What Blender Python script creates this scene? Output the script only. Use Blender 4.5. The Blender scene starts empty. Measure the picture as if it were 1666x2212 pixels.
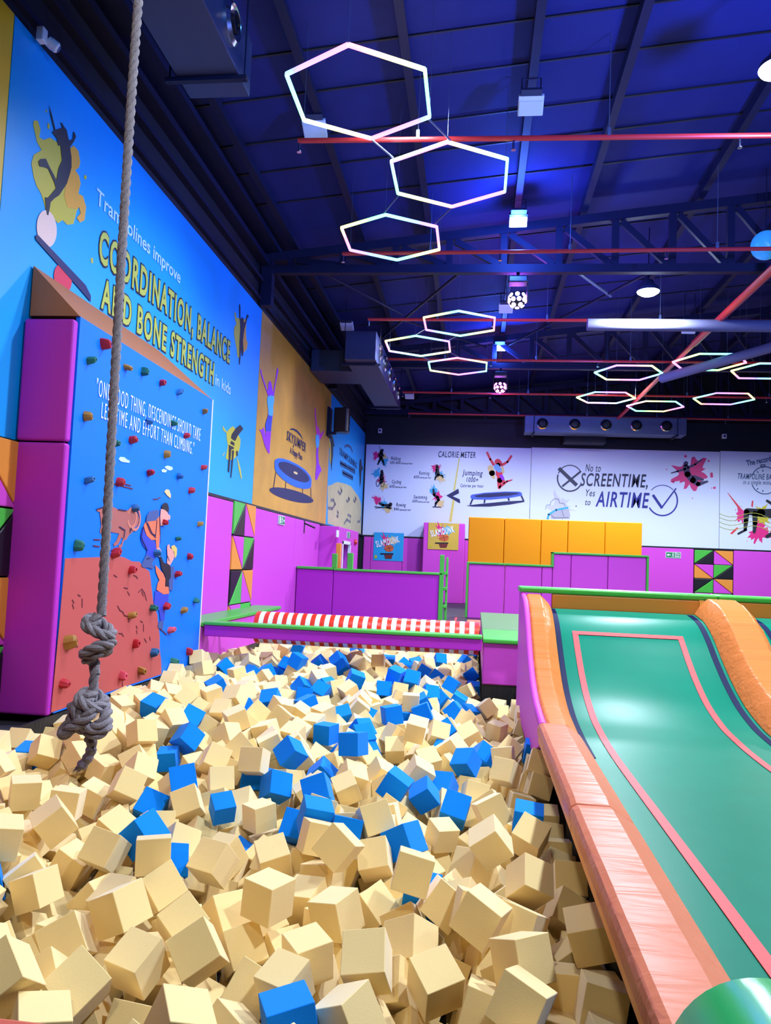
import bpy, bmesh, math, random
from mathutils import Vector, Matrix, Quaternion
random.seed(11)
SC = bpy.context.scene
COL = SC.collection
PI = math.pi

# ------------------------------------------------------------------ camera
IW, IH, FPX = 1666, 2212, 1660.0
CAM = Vector((0, 0, 1.55))
RIGHT = Vector((0.9923978, 0.1157689, 0.0417623))
UP = Vector((-0.0339656, -0.0685213, 0.9970713))
FWD = Vector((-0.1182915, 0.9909098, 0.0640682))
cd = bpy.data.cameras.new('camera')
cam = bpy.data.objects.new('camera', cd)
COL.objects.link(cam)
cd.sensor_fit = 'VERTICAL'
cd.sensor_height = 36.0
cd.lens = FPX / IH * 36.0
cd.clip_end = 200
mw = Matrix((RIGHT, UP, -FWD)).transposed().to_4x4()
mw.translation = CAM
cam.matrix_world = mw
SC.camera = cam

# ------------------------------------------------------------------ world, lights, exposure
SC.view_settings.view_transform = 'Standard'
SC.view_settings.look = 'None'
SC.view_settings.gamma = 1
SC.view_settings.use_curve_mapping = False
SC.view_settings.exposure = 0.0
w = bpy.data.worlds.new('hall_air')
SC.world = w
w.use_nodes = True
w.node_tree.nodes['Background'].inputs[0].default_value = (0.25, 0.33, 0.9, 1)
w.node_tree.nodes['Background'].inputs[1].default_value = 0.05
SC.cycles.max_bounces = 6
SC.cycles.diffuse_bounces = 4
SC.cycles.use_denoising = True
SC.cycles.sample_clamp_indirect = 6


def lamp(name, kind, loc, power, color, size=.2, target=None, angle=60, blend=.6):
    d = bpy.data.lights.new(name, kind)
    d.energy = power
    d.color = color
    if kind in ('POINT', 'SPOT'):
        d.shadow_soft_size = size
    if kind == 'SPOT':
        d.spot_size = math.radians(angle)
        d.spot_blend = blend
    if kind == 'AREA':
        d.shape = 'DISK'
        d.size = size
    o = bpy.data.objects.new(name, d)
    COL.objects.link(o)
    o.location = loc
    if target is not None:
        o.rotation_euler = (Vector(target) - Vector(loc)).to_track_quat('-Z', 'Y').to_euler()
    return o


COOL = (.74, .85, 1.0)
WARM = (1.0, .95, .86)
# high bay lamps of the hall (the right hand row), the same row carries on behind the camera
for (x, y, p) in ((3.05, 8.3, 2900), (3.15, 15.07, 2300), (3.1, 1.6, 1500), (3.6, 22.0, 2100), (9.0, 9.0, 1300), (9.5, 21.0, 2700)):
    lamp('high_bay_light', 'SPOT', (x, y, 6.85), p, COOL, .2, (x, y, 0), 165, .5)
for (x, y) in ((3.05, 8.3), (3.15, 15.07)):
    lamp('lamp_upward_glow', 'POINT', (x, y, 6.82), 110, (.55, .7, 1), .2)
# floodlights on the left row of purlins
for (x, y, p, c) in ((.52, 12.75, 320, (.05, .16, 1)), (.46, 20.4, 260, (.05, .16, 1))):
    lamp('flood_light', 'POINT', (x, y, 7.2), p, c, .12)
for (x, y, p, c) in ((-1.2, -1.5, 480, WARM), (-.5, 24.2, 900, COOL), (-1.5, 17.0, 900, COOL), (-1.0, 8.6, 1100, COOL)):  # the warm one is an added front fill, unseen behind the camera
    lamp('flood_light', 'SPOT', (x, y, 6.9), p, c, .25, (x - .3, y + (4 if y < 5 else .6), 0), 150, .8)
# violet moving heads, then added blue washes without fixtures
lamp('disco_glow', 'POINT', (.6, 14.6, 6.62), 90, (.35, .08, 1), .15)
lamp('disco_glow', 'POINT', (.5, 23.2, 6.45), 50, (.6, .1, 1), .15)
lamp('added_wash_light', 'SPOT', (1.0, 3.0, 6.4), 900, (.05, .34, 1), .15, (-4.2, 11.5, 4.4), 62, .8)  # added to brighten the left mural
lamp('added_wash_light', 'SPOT', (4.6, 6.0, 4.8), 3000, (.10, .2, 1), .3, (3.0, 9.2, 8.3), 150, .9)  # added uplight in mid-air, turns the roof blue
lamp('added_wash_light', 'SPOT', (3.0, 17.0, 5.0), 420, (.14, .14, .9), .3, (2.0, 18.5, 8.3), 150, .9)  # second added uplight for the roof


# ------------------------------------------------------------------ helpers
def at(x, y, axis, val):
    """the point of the plane (axis = val) seen at photo pixel (x, y)"""
    d = RIGHT * ((x - IW / 2) / FPX) - UP * ((y - IH / 2) / FPX) + FWD
    return CAM + d * ((val - CAM[axis]) / d[axis])


class MB:
    def __init__(s):
        s.v, s.f, s.m = [], [], []

    def add(s, v, f, mi=0):
        n = len(s.v)
        s.v += [tuple(p) for p in v]
        s.f += [tuple(i + n for i in q) for q in f]
        s.m += [mi] * len(f)
        return s

    def box(s, x0, x1, y0, y1, z0, z1, mi=0):
        v = [(x, y, z) for x in (x0, x1) for y in (y0, y1) for z in (z0, z1)]
        return s.add(v, [(0, 1, 3, 2), (4, 6, 7, 5), (0, 4, 5, 1), (2, 3, 7, 6), (0, 2, 6, 4), (1, 5, 7, 3)], mi)

    def tube(s, pts, r, n=10, cap=True, mi=0):
        pts = [Vector(p) for p in pts]
        rs = r if isinstance(r, (list, tuple)) else [r] * len(pts)
        v = []
        t0 = (pts[1] - pts[0]).normalized()
        u = t0.orthogonal().normalized()
        for i, p in enumerate(pts):
            a, b = pts[max(i - 1, 0)], pts[min(i + 1, len(pts) - 1)]
            t = (b - a).normalized()
            u = (u - t * u.dot(t)).normalized()
            q = t.cross(u)
            for k in range(n):
                an = 2 * PI * k / n
                v.append(p + (u * math.cos(an) + q * math.sin(an)) * rs[i])
        f = []
        for i in range(len(pts) - 1):
            for k in range(n):
                k2 = (k + 1) % n
                f.append((i * n + k, i * n + k2, (i + 1) * n + k2, (i + 1) * n + k))
        if cap:
            f.append(tuple(range(n))[::-1])
            f.append(tuple((len(pts) - 1) * n + k for k in range(n)))
        return s.add(v, f, mi)

    def lathe(s, c, axis, prof, n=20, mi=0):
        """prof: (radius, height along axis)"""
        c, axis = Vector(c), Vector(axis).normalized()
        u = axis.orthogonal().normalized()
        q = axis.cross(u)
        v, f = [], []
        for (r, h) in prof:
            for k in range(n):
                an = 2 * PI * k / n
                v.append(c + axis * h + (u * math.cos(an) + q * math.sin(an)) * r)
        for i in range(len(prof) - 1):
            for k in range(n):
                k2 = (k + 1) % n
                f.append((i * n + k, i * n + k2, (i + 1) * n + k2, (i + 1) * n + k))
        f.append(tuple(range(n))[::-1])
        f.append(tuple((len(prof) - 1) * n + k for k in range(n)))
        return s.add(v, f, mi)

    def slab(s, pts, d, mi=0):
        """a planar outline given thickness along vector d"""
        n = len(pts)
        d = Vector(d)
        a = [Vector(p) for p in pts]
        v = a + [p + d for p in a]
        f = [tuple(range(n))[::-1], tuple(range(n, 2 * n))]
        for i in range(n):
            j = (i + 1) % n
            f.append((i, j, n + j, n + i))
        return s.add(v, f, mi)

    def mesh(s, name, origin=(0, 0, 0)):
        o = Vector(origin)
        me = bpy.data.meshes.new(name)
        me.from_pydata([tuple(Vector(p) - o) for p in s.v], [], s.f)
        me.polygons.foreach_set('material_index', s.m)
        bm = bmesh.new()
        bm.from_mesh(me)
        bmesh.ops.recalc_face_normals(bm, faces=bm.faces)
        bm.to_mesh(me)
        bm.free()
        return me


ORIG = {}


def tag(o, label=None, cat=None, group=None, kind=None):
    if label: o['label'] = label
    if cat: o['category'] = cat
    if group: o['group'] = group
    if kind: o['kind'] = kind
    return o


def thing(name, label, cat, loc=(0, 0, 0), group=None):
    o = bpy.data.objects.new(name, None)
    o.empty_display_size = .1
    COL.objects.link(o)
    o.location = loc
    ORIG[o.name] = Vector(loc)
    return tag(o, label, cat, group)


def obj(name, mb, mat, parent=None, smooth=False, bevel=0, seg=2, origin=None, sub=0):
    og = ORIG[parent.name] if parent else Vector(origin or (0, 0, 0))
    me = mb.mesh(name, og) if isinstance(mb, MB) else mb
    for m in (mat if isinstance(mat, (list, tuple)) else [mat]):
        me.materials.append(m)
    if smooth:
        me.polygons.foreach_set('use_smooth', [True] * len(me.polygons))
        me.set_sharp_from_angle(angle=math.radians(22))
    o = bpy.data.objects.new(name, me)
    COL.objects.link(o)
    if parent:
        o.parent = parent
        ORIG[o.name] = og
    else:
        o.location = og
        ORIG[o.name] = og
    if bevel:
        b = o.modifiers.new('bevel', 'BEVEL')
        b.width, b.segments, b.limit_method = bevel, seg, 'ANGLE'
        b.angle_limit = math.radians(40)
    if sub:
        b = o.modifiers.new('sub', 'SUBSURF')
        b.levels = b.render_levels = sub
    return o


def kids(o):
    return [c for c in COL.objects if c.parent == o]


def copy_tree(o, loc=None, label=None, group=None, parent=None):
    c = o.copy()
    COL.objects.link(c)
    if parent: c.parent = parent
    if loc is not None: c.location = loc
    if label: c['label'] = label
    if group: c['group'] = group
    ORIG[c.name] = Vector(c.location) if parent is None else ORIG[parent.name]
    for ch in [k for k in o.children]:
        copy_tree(ch, parent=c)
    return c


# ------------------------------------------------------------------ materials
def srgb(r, g, b):
    f = lambda c: (c / 255 / 12.92) if c / 255 <= .04045 else ((c / 255 + .055) / 1.055) ** 2.4
    return (f(r), f(g), f(b), 1)


def mat(name, col, rough=.5, metal=0, bump=0, scale=40, spec=.5, var=0, emit=None, es=0, stretch=None, alpha=None):
    m = bpy.data.materials.new(name)
    m.use_nodes = True
    nt = m.node_tree
    b = nt.nodes['Principled BSDF']
    c = col if len(col) == 4 else srgb(*col)
    b.inputs['Base Color'].default_value = c
    b.inputs['Roughness'].default_value = rough
    b.inputs['Metallic'].default_value = metal
    b.inputs['Specular IOR Level'].default_value = spec
    if alpha: b.inputs['Alpha'].default_value = alpha
    if emit:
        b.inputs['Emission Color'].default_value = emit if len(emit) == 4 else srgb(*emit)
        b.inputs['Emission Strength'].default_value = es
    if bump or var:
        tc = nt.nodes.new('ShaderNodeTexCoord')
        mp = nt.nodes.new('ShaderNodeMapping')
        if stretch: mp.inputs['Scale'].default_value = stretch
        nz = nt.nodes.new('ShaderNodeTexNoise')
        nz.inputs['Scale'].default_value = scale
        nz.inputs['Detail'].default_value = 4
        nt.links.new(tc.outputs['Object'], mp.inputs[0])
        nt.links.new(mp.outputs[0], nz.inputs['Vector'])
        if bump:
            bp = nt.nodes.new('ShaderNodeBump')
            bp.inputs['Strength'].default_value = bump
            bp.inputs['Distance'].default_value = .02
            nt.links.new(nz.outputs['Fac'], bp.inputs['Height'])
            nt.links.new(bp.outputs[0], b.inputs['Normal'])
        if var:
            n2 = nt.nodes.new('ShaderNodeTexNoise')
            n2.inputs['Scale'].default_value = max(scale * .06, .7)
            n2.inputs['Detail'].default_value = 3
            nt.links.new(tc.outputs['Object'], n2.inputs['Vector'])
            mx = nt.nodes.new('ShaderNodeMix')
            mx.data_type = 'RGBA'
            mx.inputs[6].default_value = tuple(k * (1 - var) for k in c[:3]) + (1,)
            mx.inputs[7].default_value = tuple(min(k * (1 + var), 1) for k in c[:3]) + (1,)
            nt.links.new(n2.outputs['Fac'], mx.inputs[0])
            nt.links.new(mx.outputs[2], b.inputs['Base Color'])
    return m


M = dict(
    foam=mat('beige_foam', (247, 218, 151), .95, bump=.12, scale=260, spec=.2),
    foamblue=mat('blue_foam', (0, 132, 245), .9, bump=.12, scale=260, spec=.15),
    purple=mat('purple_vinyl', (204, 72, 194), .5, bump=.06, scale=9, spec=.2),
    green=mat('green_vinyl', (70, 176, 62), .35, bump=.15, scale=22),
    gdark=mat('green_mat', (96, 140, 78), .4, bump=.1, scale=30),
    orange=mat('orange_vinyl', (226, 138, 78), .3, bump=.35, scale=7, stretch=(1, 5, 1)),
    orangeflat=mat('orange_panel', (226, 140, 50), .45, bump=.05, scale=10),
    yellow=mat('yellow_orange_vinyl', (246, 156, 0), .5, bump=.05, scale=8, spec=.25),
    black=mat('black_vinyl', (16, 15, 24), .4, bump=.08, scale=20),
    brown=mat('brown_board', (160, 96, 56), .6, bump=.1, scale=30),
    white=mat('white_paint', (225, 228, 235), .5),
    cream=mat('cream_edge', (235, 205, 190), .6),
    net=mat('black_pit_liner', (17, 17, 22), .55, bump=.5, scale=30, stretch=(1, 1, .1)),
    wallblue=mat('blue_print', (0, 158, 250), .4, var=.12, scale=12, bump=.04),
    wallgold=mat('gold_print', (206, 148, 44), .45, var=.25, scale=30, bump=.05),
    wallyellow=mat('yellow_print', (230, 190, 20), .45),
    banner=mat('white_banner', (206, 214, 244), .4, bump=.02, scale=3),
    climb=mat('blue_climbing_board', (0, 112, 240), .5, bump=.03, scale=40, spec=.2),
    coral=mat('coral_paint', (186, 84, 80), .55, spec=.2),
    navy=mat('navy_print', (18, 20, 78), .5),
    ink=mat('black_print', (10, 10, 30), .5),
    pale=mat('pale_blue_print', (190, 226, 250), .5),
    whiteprint=mat('white_print', (240, 244, 250), .5),
    letteryellow=mat('olive_yellow_print', (184, 186, 66), .5),
    splashyellow=mat('yellow_splash_print', (196, 180, 40), .5),
    splashorange=mat('orange_splash_print', (226, 160, 30), .5),
    splashpink=mat('magenta_splash_print', (216, 24, 120), .5),
    splashred=mat('red_splash_print', (214, 40, 60), .5),
    splashcyan=mat('cyan_splash_print', (50, 160, 214), .5),
    splashtan=mat('tan_splash_print', (214, 186, 130), .5),
    goat=mat('goat_brown_print', (168, 92, 84), .5),
    skin=mat('skin_print', (224, 150, 140), .5),
    jacket=mat('orange_jacket_print', (220, 110, 74), .5),
    jeans=mat('blue_trouser_print', (36, 62, 190), .5),
    slate=mat('slate_print', (58, 80, 140), .5),
    violet=mat('violet_print', (150, 30, 220), .5),
    magentap=mat('magenta_print', (214, 30, 190), .5),
    royal=mat('royal_blue_print', (20, 96, 240), .5),
    moon=mat('moon_rock_print', (196, 184, 140), .5, var=.2, scale=30),
    greyp=mat('grey_print', (120, 112, 116), .5),
    tramp=mat('green_trampoline_bed', (0, 116, 90), .34, bump=.02, scale=60, var=.1, spec=.06),
    webbing=mat('navy_webbing', (4, 14, 58), .6, spec=.1),
    pink=mat('coral_line', (242, 70, 68), .5, spec=.2),
    red=mat('red_pipe_paint', (200, 50, 48), .3),
    steel=mat('dark_steel_paint', (22, 22, 52), .6, bump=.05, scale=30, spec=.25),
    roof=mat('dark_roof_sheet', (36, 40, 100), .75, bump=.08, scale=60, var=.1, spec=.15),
    darkwall=mat('black_wall_paint', (14, 14, 24), .6),
    floorm=mat('dark_floor', (60, 58, 70), .6, var=.2),
    galv=mat('galvanised_duct', (96, 108, 134), .45, .6, bump=.25, scale=26),
    ductgrey=mat('painted_duct', (52, 58, 92), .5, .3),
    chrome=mat('chrome', (200, 205, 215), .2, 1),
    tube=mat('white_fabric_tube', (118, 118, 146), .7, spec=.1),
    plastic=mat('white_plastic', (225, 228, 235), .4),
    darkplastic=mat('black_plastic', (20, 18, 30), .35),
    glass=mat('frosted_lamp_glass', (215, 220, 232), .2),
    rope=mat('grey_hemp_rope', (150, 142, 152), .9, bump=.5, scale=300, stretch=(1, 1, .25), var=.25),
    ropeend=mat('taped_rope', (120, 108, 120), .22, bump=.6, scale=60),
    exitg=mat('exit_green', (0, 112, 66), .5, emit=(0, 112, 66), es=.15),
    redhold=mat('red_resin', (176, 16, 36), .6, bump=.2, scale=60),
    greenhold=mat('green_resin', (4, 100, 84), .6, bump=.2, scale=60),
    bluehold=mat('blue_resin', (26, 92, 150), .6, bump=.2, scale=60),
    ochrehold=mat('ochre_resin', (160, 112, 40), .6, bump=.2, scale=60),
    pinkhold=mat('pink_resin', (206, 70, 92), .6, bump=.2, scale=60),
    stripered=mat('red_roller_vinyl', (222, 52, 24), .3, bump=.2, scale=20),
    stripewhite=mat('white_roller_vinyl', (232, 236, 248), .35, bump=.1, scale=20),
    blueposter=mat('blue_poster', (30, 160, 224), .5),
    goldposter=mat('gold_poster', (206, 172, 66), .5, var=.2, scale=20),
    lampwhite=mat('lit_lamp_glass', (255, 255, 255), .3, emit=(235, 240, 255), es=30),
    lampblue=mat('lit_flood_glass', (255, 255, 255), .3, emit=(225, 235, 255), es=14),
    lensviolet=mat('violet_lens', (255, 255, 255), .3, emit=(225, 190, 255), es=9),
    lenspink=mat('pink_lens', (255, 255, 255), .3, emit=(255, 120, 230), es=6),
    sky=mat('blue_glow_globe', (60, 150, 230), .3, emit=(50, 150, 230), es=.6),
)


for k_ in ('foam', 'foamblue'):
    b_ = M[k_].node_tree.nodes['Principled BSDF']
    b_.inputs['Sheen Weight'].default_value = .45 if k_ == 'foam' else .1
    b_.inputs['Sheen Roughness'].default_value = .5
    b_.inputs['Sheen Tint'].default_value = (.86, .88, 1, 1)
M['endpad'] = mat('shaded_purple_vinyl', (176, 44, 180), .5, bump=.06, scale=9, spec=.2)  # purple vinyl darkened to stand in for weak light on viewer-facing pads


# ------------------------------------------------------------------ flat print on walls
class Plane:
    """a wall plane: axis 0 -> x = val (u runs along y), axis 1 -> y = val (u runs along x); n points into the hall"""

    def __init__(s, axis, val, sgn):
        s.axis, s.val, s.sgn = axis, val, sgn

    def uv(s, x, y):
        p = at(x, y, s.axis, s.val)
        return Vector((p[1 - s.axis], p[2]))

    def P(s, u, v, off=0):
        p = Vector((0, 0, v))
        p[s.axis] = s.val + s.sgn * off
        p[1 - s.axis] = u
        return p

    def n(s, t=1.0):
        d = Vector((0, 0, 0))
        d[s.axis] = s.sgn * t
        return d


def zoomed(pts, ox, oy, k):
    return [(ox + x / k, oy + y / k) for x, y in pts]


def shape(pl, polys, off=.004, th=.003, mb=None):
    """polys: list of photo outlines lying on plane pl"""
    mb = mb or MB()
    for poly in polys:
        uv = [pl.uv(x, y) for x, y in poly]
        mb.slab([pl.P(u, v, off) for u, v in uv], pl.n(th))
    return mb


def stroke(pl, lines, wd, off=.006, mb=None):
    mb = mb or MB()
    for ln in lines:
        uv = [pl.uv(x, y) for x, y in ln]
        for a, b in zip(uv, uv[1:]):
            d = (b - a)
            if d.length < 1e-6: continue
            n = Vector((-d.y, d.x)).normalized() * wd / 2
            e = d.normalized() * wd * .3
            mb.slab([pl.P(*q, off) for q in (a - e + n, a - e - n, b + e - n, b + e + n)], pl.n(.002))
    return mb


def splash(pl, cx, cy, ru, rv, seed, off=.003, drops=6, mb=None, spike=.55):
    """an irregular paint splash; centre is a photo pixel, radii in metres"""
    r = random.Random(seed)
    c = pl.uv(cx, cy)
    n = 44
    ph = [r.uniform(0, 6.28) for _ in range(5)]
    pts = []
    for k in range(n):
        a = 2 * PI * k / n
        q = .72 + .13 * math.sin(3 * a + ph[0]) + .1 * math.sin(5 * a + ph[1]) + .1 * math.sin(9 * a + ph[2])
        if r.random() < .2: q += r.uniform(.1, spike)
        pts.append(pl.P(c.x + ru * q * math.cos(a), c.y + rv * q * math.sin(a), off))
    mb = mb or MB()
    mb.slab(pts, pl.n(.001))
    for _ in range(drops):
        a = r.uniform(0, 6.28)
        d = r.uniform(1.05, 1.5)
        s = r.uniform(.03, .09)
        mb.slab([pl.P(c.x + ru * (d * math.cos(a) + s * math.cos(t * PI / 4)), c.y + rv * (d * math.sin(a) + s * math.sin(t * PI / 4)), off) for t in range(8)], pl.n(.001))
    return mb


def ring(pl, cx, cy, ru, rv, wd, a0=0, a1=360, off=.005, mb=None, n=40):
    c = pl.uv(cx, cy)
    mb = mb or MB()
    for k in range(n):
        t0, t1 = [math.radians(a0 + (a1 - a0) * j / n) for j in (k, k + 1)]
        mb.slab([pl.P(c.x + (ru + e) * math.cos(t), c.y + (rv + e) * math.sin(t), off) for t, e in ((t0, wd / 2), (t0, -wd / 2), (t1, -wd / 2), (t1, wd / 2))], pl.n(.002))
    return mb


def limb(pl, pts, off=.005, mb=None, n=8):
    """silhouette limb: list of (px, py, half width in metres)"""
    mb = mb or MB()
    q = [(pl.uv(x, y), w_) for x, y, w_ in pts]
    for (a, wa), (b, wb) in zip(q, q[1:]):
        d = (b - a).normalized()
        t = Vector((-d.y, d.x))
        out = []
        for k in range(n + 1):
            an = PI / 2 + PI * k / n
            out.append(a + (d * math.cos(an) + t * math.sin(an)) * wa)
        for k in range(n + 1):
            an = -PI / 2 + PI * k / n
            out.append(b + (d * math.cos(an) + t * math.sin(an)) * wb)
        mb.slab([pl.P(*p, off) for p in out], pl.n(.002))
    return mb


def glyph_mesh(s, bold, shear, space):
    cu = bpy.data.curves.new('glyphs', 'FONT')
    cu.body, cu.size, cu.offset, cu.shear, cu.space_character = s, 1, bold, shear, space
    cu.resolution_u = 3
    cu.extrude = .001
    o = bpy.data.objects.new('glyphs', cu)
    COL.objects.link(o)
    bpy.context.view_layer.update()
    me = bpy.data.meshes.new_from_object(o.evaluated_get(bpy.context.evaluated_depsgraph_get()))
    bpy.data.objects.remove(o)
    return me


CAP = max(v.co.y for v in glyph_mesh('H', 0, 0, 1).vertices)


def text(pl, s, p0, p1, hpx, name, m, parent, off=.006, bold=.012, shear=0, grow=0, space=1.0, th=.002):
    """lettering from photo pixel p0 (baseline start) to p1 (baseline end); hpx = capital height in photo pixels"""
    h = pl.uv(p0[0], p0[1] - hpx).y - pl.uv(*p0).y
    me = glyph_mesh(s, bold, shear, space)
    me.name = name
    xs = [v.co.x for v in me.vertices]
    x0, x1 = min(xs) + grow, max(xs) - grow
    a, b = pl.uv(*p0), pl.uv(*p1)
    d = b - a
    L = d.length
    e = d.normalized()
    nrm = Vector((-e.y, e.x))
    if nrm.y < 0: nrm = -nrm
    og = ORIG[parent.name]
    for v in me.vertices:
        q = a + e * ((v.co.x - x0) / (x1 - x0) * L) + nrm * (v.co.y / CAP * h)
        v.co = pl.P(q.x, q.y, off + (th if v.co.z > 0 else 0)) - og
    me.materials.append(m)
    ob = bpy.data.objects.new(name, me)
    COL.objects.link(ob)
    ob.parent = parent
    ORIG[ob.name] = og
    return ob


# ------------------------------------------------------------------ the setting
XL, XF, YF = -4.15, -3.65, 27.6       # left wall, climbing wall face, far wall
XR, YB = 13.0, -5.0
roofz = lambda x: 7.42 + .117 * (x - XL)


def struct(name, mb, m):
    return tag(obj(name, mb, m), kind='structure')


struct('floor', MB().box(XL - .3, XR, 16.0, YF + .3, -.15, .18).box(XL - .3, XF - .02, YB, 16.0, -.15, .0).box(.72, XR, YB, 16.0, -.15, .02), M['floorm'])
struct('wall_left', MB().box(XL - .3, XL - .02, YB, YF + .3, -.8, 8.0), M['darkwall'])
struct('wall_back', MB().box(XL - .3, XR, YF + .02, YF + .3, -.2, 10.0), M['darkwall'])
struct('wall_right', MB().box(XR, XR + .2, YB, YF + .3, -.2, 10.0), M['darkwall'])
struct('wall_front', MB().box(XL - .3, XR, YB - .2, YB, -.8, 10.0), M['darkwall'])
mb = MB()
z0, z1 = roofz(XL - .3), roofz(XR)
mb.add([(XL - .3, YB, z0), (XR, YB, z1), (XR, YF + .3, z1), (XL - .3, YF + .3, z0), (XL - .3, YB, z0 + .1), (XR, YB, z1 + .1), (XR, YF + .3, z1 + .1), (XL - .3, YF + .3, z0 + .1)],
       [(0, 1, 2, 3), (7, 6, 5, 4), (0, 4, 5, 1), (1, 5, 6, 2), (2, 6, 7, 3), (3, 7, 4, 0)])
struct('ceiling', mb, M['roof'])
# sheet laps of the roof and girts above the left wall
for i, y in enumerate((7.2, 8.6, 9.4, 10.4, 11.2, 12.2, 14.6, 16.2, 17.8, 19.0, 22, 24)):
    mb = MB()
    mb.slab([(XL, y, roofz(XL) - .002), (XR, y + .35, roofz(XR) - .002), (XR, y + .38, roofz(XR) - .002), (XL, y + .03, roofz(XL) - .002)], (0, 0, -.02))
    struct('trim_%d' % (i + 1), mb, M['darkwall'])
for i, (z, d, h) in enumerate(((6.28, .05, .05), (6.62, .08, .05), (6.95, .16, .1), (7.22, .34, .1))):
    struct('trim_%d' % (i + 20), MB().box(XL - .02, XL + d, YB, YF, z, z + h), M['steel'])
struct('trim_30', MB().box(XL - .02, XL + .03, 6.4, YF, 2.455, 2.5), M['black'])
struct('trim_31', MB().box(XL, 10.5, YF - .03, YF + .02, 2.42, 2.47), M['black'])

# ------------------------------------------------------------------ foam pit
t = thing('foam_pit', 'black lined foam pit sunk between climbing wall and orange pads', 'foam pit', (-1.5, 8, -.7))
obj('pit_floor', MB().box(XF, .7, 1.5, 15.9, -.72, -.66), M['net'], t)
obj('pit_liner', MB().box(XF - .03, XF, 1.5, 13.5, -.72, .075), M['net'], t)
obj('pit_liner', MB().box(.70, .74, 1.5, 10.1, -.72, .3), M['net'], t)
obj('pit_liner', MB().box(XF, .7, 15.7, 15.75, -.72, .15), M['net'], t)
obj('pit_liner', MB().box(XF, .7, 1.46, 1.5, -.72, .25), M['net'], t)
obj('pit_liner', MB().box(.14, .7, 10.13, 10.16, -.72, .02), M['net'], t)
obj('pit_liner', MB().box(.16, .2, 10.16, 15.7, -.72, .04), M['net'], t)

# ------------------------------------------------------------------ climbing wall
CW0, CW1 = 6.5, 10.05
cw = thing('climbing_wall', 'blue climbing wall with painted climbers, coral rock and coloured holds', 'climbing wall', (XF, CW0, .09))
PC = Plane(0, XF, 1)
obj('climbing_board', MB().box(XF - .04, XF, CW0, CW1, .09, 3.66), M['climb'], cw)
obj('edge_strip', MB().box(XF - .05, XF + .004, CW1, CW1 + .03, .09, 3.66), M['cream'], cw)
obj('frame', MB().box(XL, XF - .04, CW0 + .02, CW1, .09, 3.6), M['darkwall'], cw)
mb = MB()
a, b = Vector((XF, CW0 - .02, 3.66)), Vector((XF, CW1, 3.66))
tp, tq = Vector((XL + .02, CW0 - .02, 4.13)), Vector((XL + .02, CW1 - .75, 4.13))
v = [a, b, tp, tq, Vector((XL + .02, CW0 - .02, 3.66)), Vector((XL + .02, CW1, 3.66))]
mb.add(v, [(0, 1, 3, 2), (0, 2, 4), (1, 5, 3), (4, 5, 1, 0), (2, 3, 5, 4)])
obj('sloping_top', mb, M['brown'], cw)
# painted picture on the board, traced on the plane of the board
Z3 = lambda pts: zoomed(pts, 0, 1000, 3.4708)
Z2 = lambda pts: zoomed(pts, 0, 560, 2.975)
rock = [(486, 716), (740, 706), (840, 704), (885, 700), (930, 708), (990, 738), (1045, 742), (1085, 790), (1118, 812), (1128, 870), (1135, 940), (1150, 1060), (1178, 1140), (1186, 1225), (1195, 1290), (1196, 1400), (1206, 1480), (1210, 1582), (790, 1724), (380, 1872), (440, 1240)]
obj('painted_rock', shape(PC, [Z3(rock)], .001, .003), M['coral'], cw)
goat = [(722, 345), (745, 335), (765, 332), (830, 322), (880, 348), (940, 358), (975, 345), (1005, 352), (1030, 380), (1040, 425), (1030, 465), (1005, 488), (990, 520), (965, 540), (945, 575), (925, 582), (915, 620), (895, 650), (885, 645), (888, 615), (905, 610), (920, 565), (905, 560), (893, 590), (880, 612), (850, 625), (848, 605), (865, 590), (880, 555), (890, 530), (850, 522), (815, 515), (800, 560), (815, 580), (820, 610), (805, 625), (795, 590), (780, 530), (745, 525), (748, 500), (757, 470), (748, 400), (745, 370), (725, 362)]
obj('painted_goat', shape(PC, [Z3(goat)], .004, .002), M['goat'], cw)
mb = ring(PC, *Z3([(985, 410)])[0], .10, .10, .03, 200, 520, .007)
ring(PC, *Z3([(1008, 420)])[0], .12, .115, .03, 230, 480, .0095, mb)
obj('painted_horns', mb, mat('horn_print', (198, 118, 100), .5), cw)
# upper climber
obj('painted_trousers', shape(PC, [Z3([(1066, 480), (1052, 530), (1052, 580), (1070, 625), (1098, 655), (1092, 690), (1150, 722), (1162, 690), (1168, 640), (1160, 590), (1130, 578), (1090, 540)])], .005), M['jeans'], cw)
obj('painted_jacket', shape(PC, [Z3([(1072, 470), (1088, 440), (1150, 420), (1192, 400), (1196, 440), (1196, 520), (1190, 590), (1186, 640), (1168, 640), (1162, 575), (1130, 578), (1095, 545), (1080, 505)])], .007), M['jacket'], cw)
obj('painted_rucksack', shape(PC, [Z3([(1088, 440), (1095, 395), (1115, 365), (1170, 350), (1188, 356), (1180, 410), (1160, 432)])], .009), M['slate'], cw)
obj('painted_face', shape(PC, [Z3([(1195, 400), (1200, 345), (1240, 350), (1255, 385), (1272, 395), (1268, 425), (1252, 425), (1240, 455), (1222, 470), (1198, 470)])], .009), M['skin'], cw)
obj('painted_hat', shape(PC, [Z3([(1203, 338), (1210, 312), (1230, 297), (1250, 305), (1260, 340), (1256, 375), (1230, 352)])], .011), M['ink'], cw)
obj('painted_boots', shape(PC, [Z3([(1092, 685), (1150, 722), (1135, 755), (1150, 785), (1140, 797), (1110, 785), (1070, 785), (1054, 770), (1068, 735)])], .007), M['slate'], cw)
obj('painted_hand', shape(PC, [Z3([(1168, 640), (1185, 632), (1200, 655), (1198, 690), (1188, 705), (1170, 695), (1158, 670)])], .011), M['skin'], cw)
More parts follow.
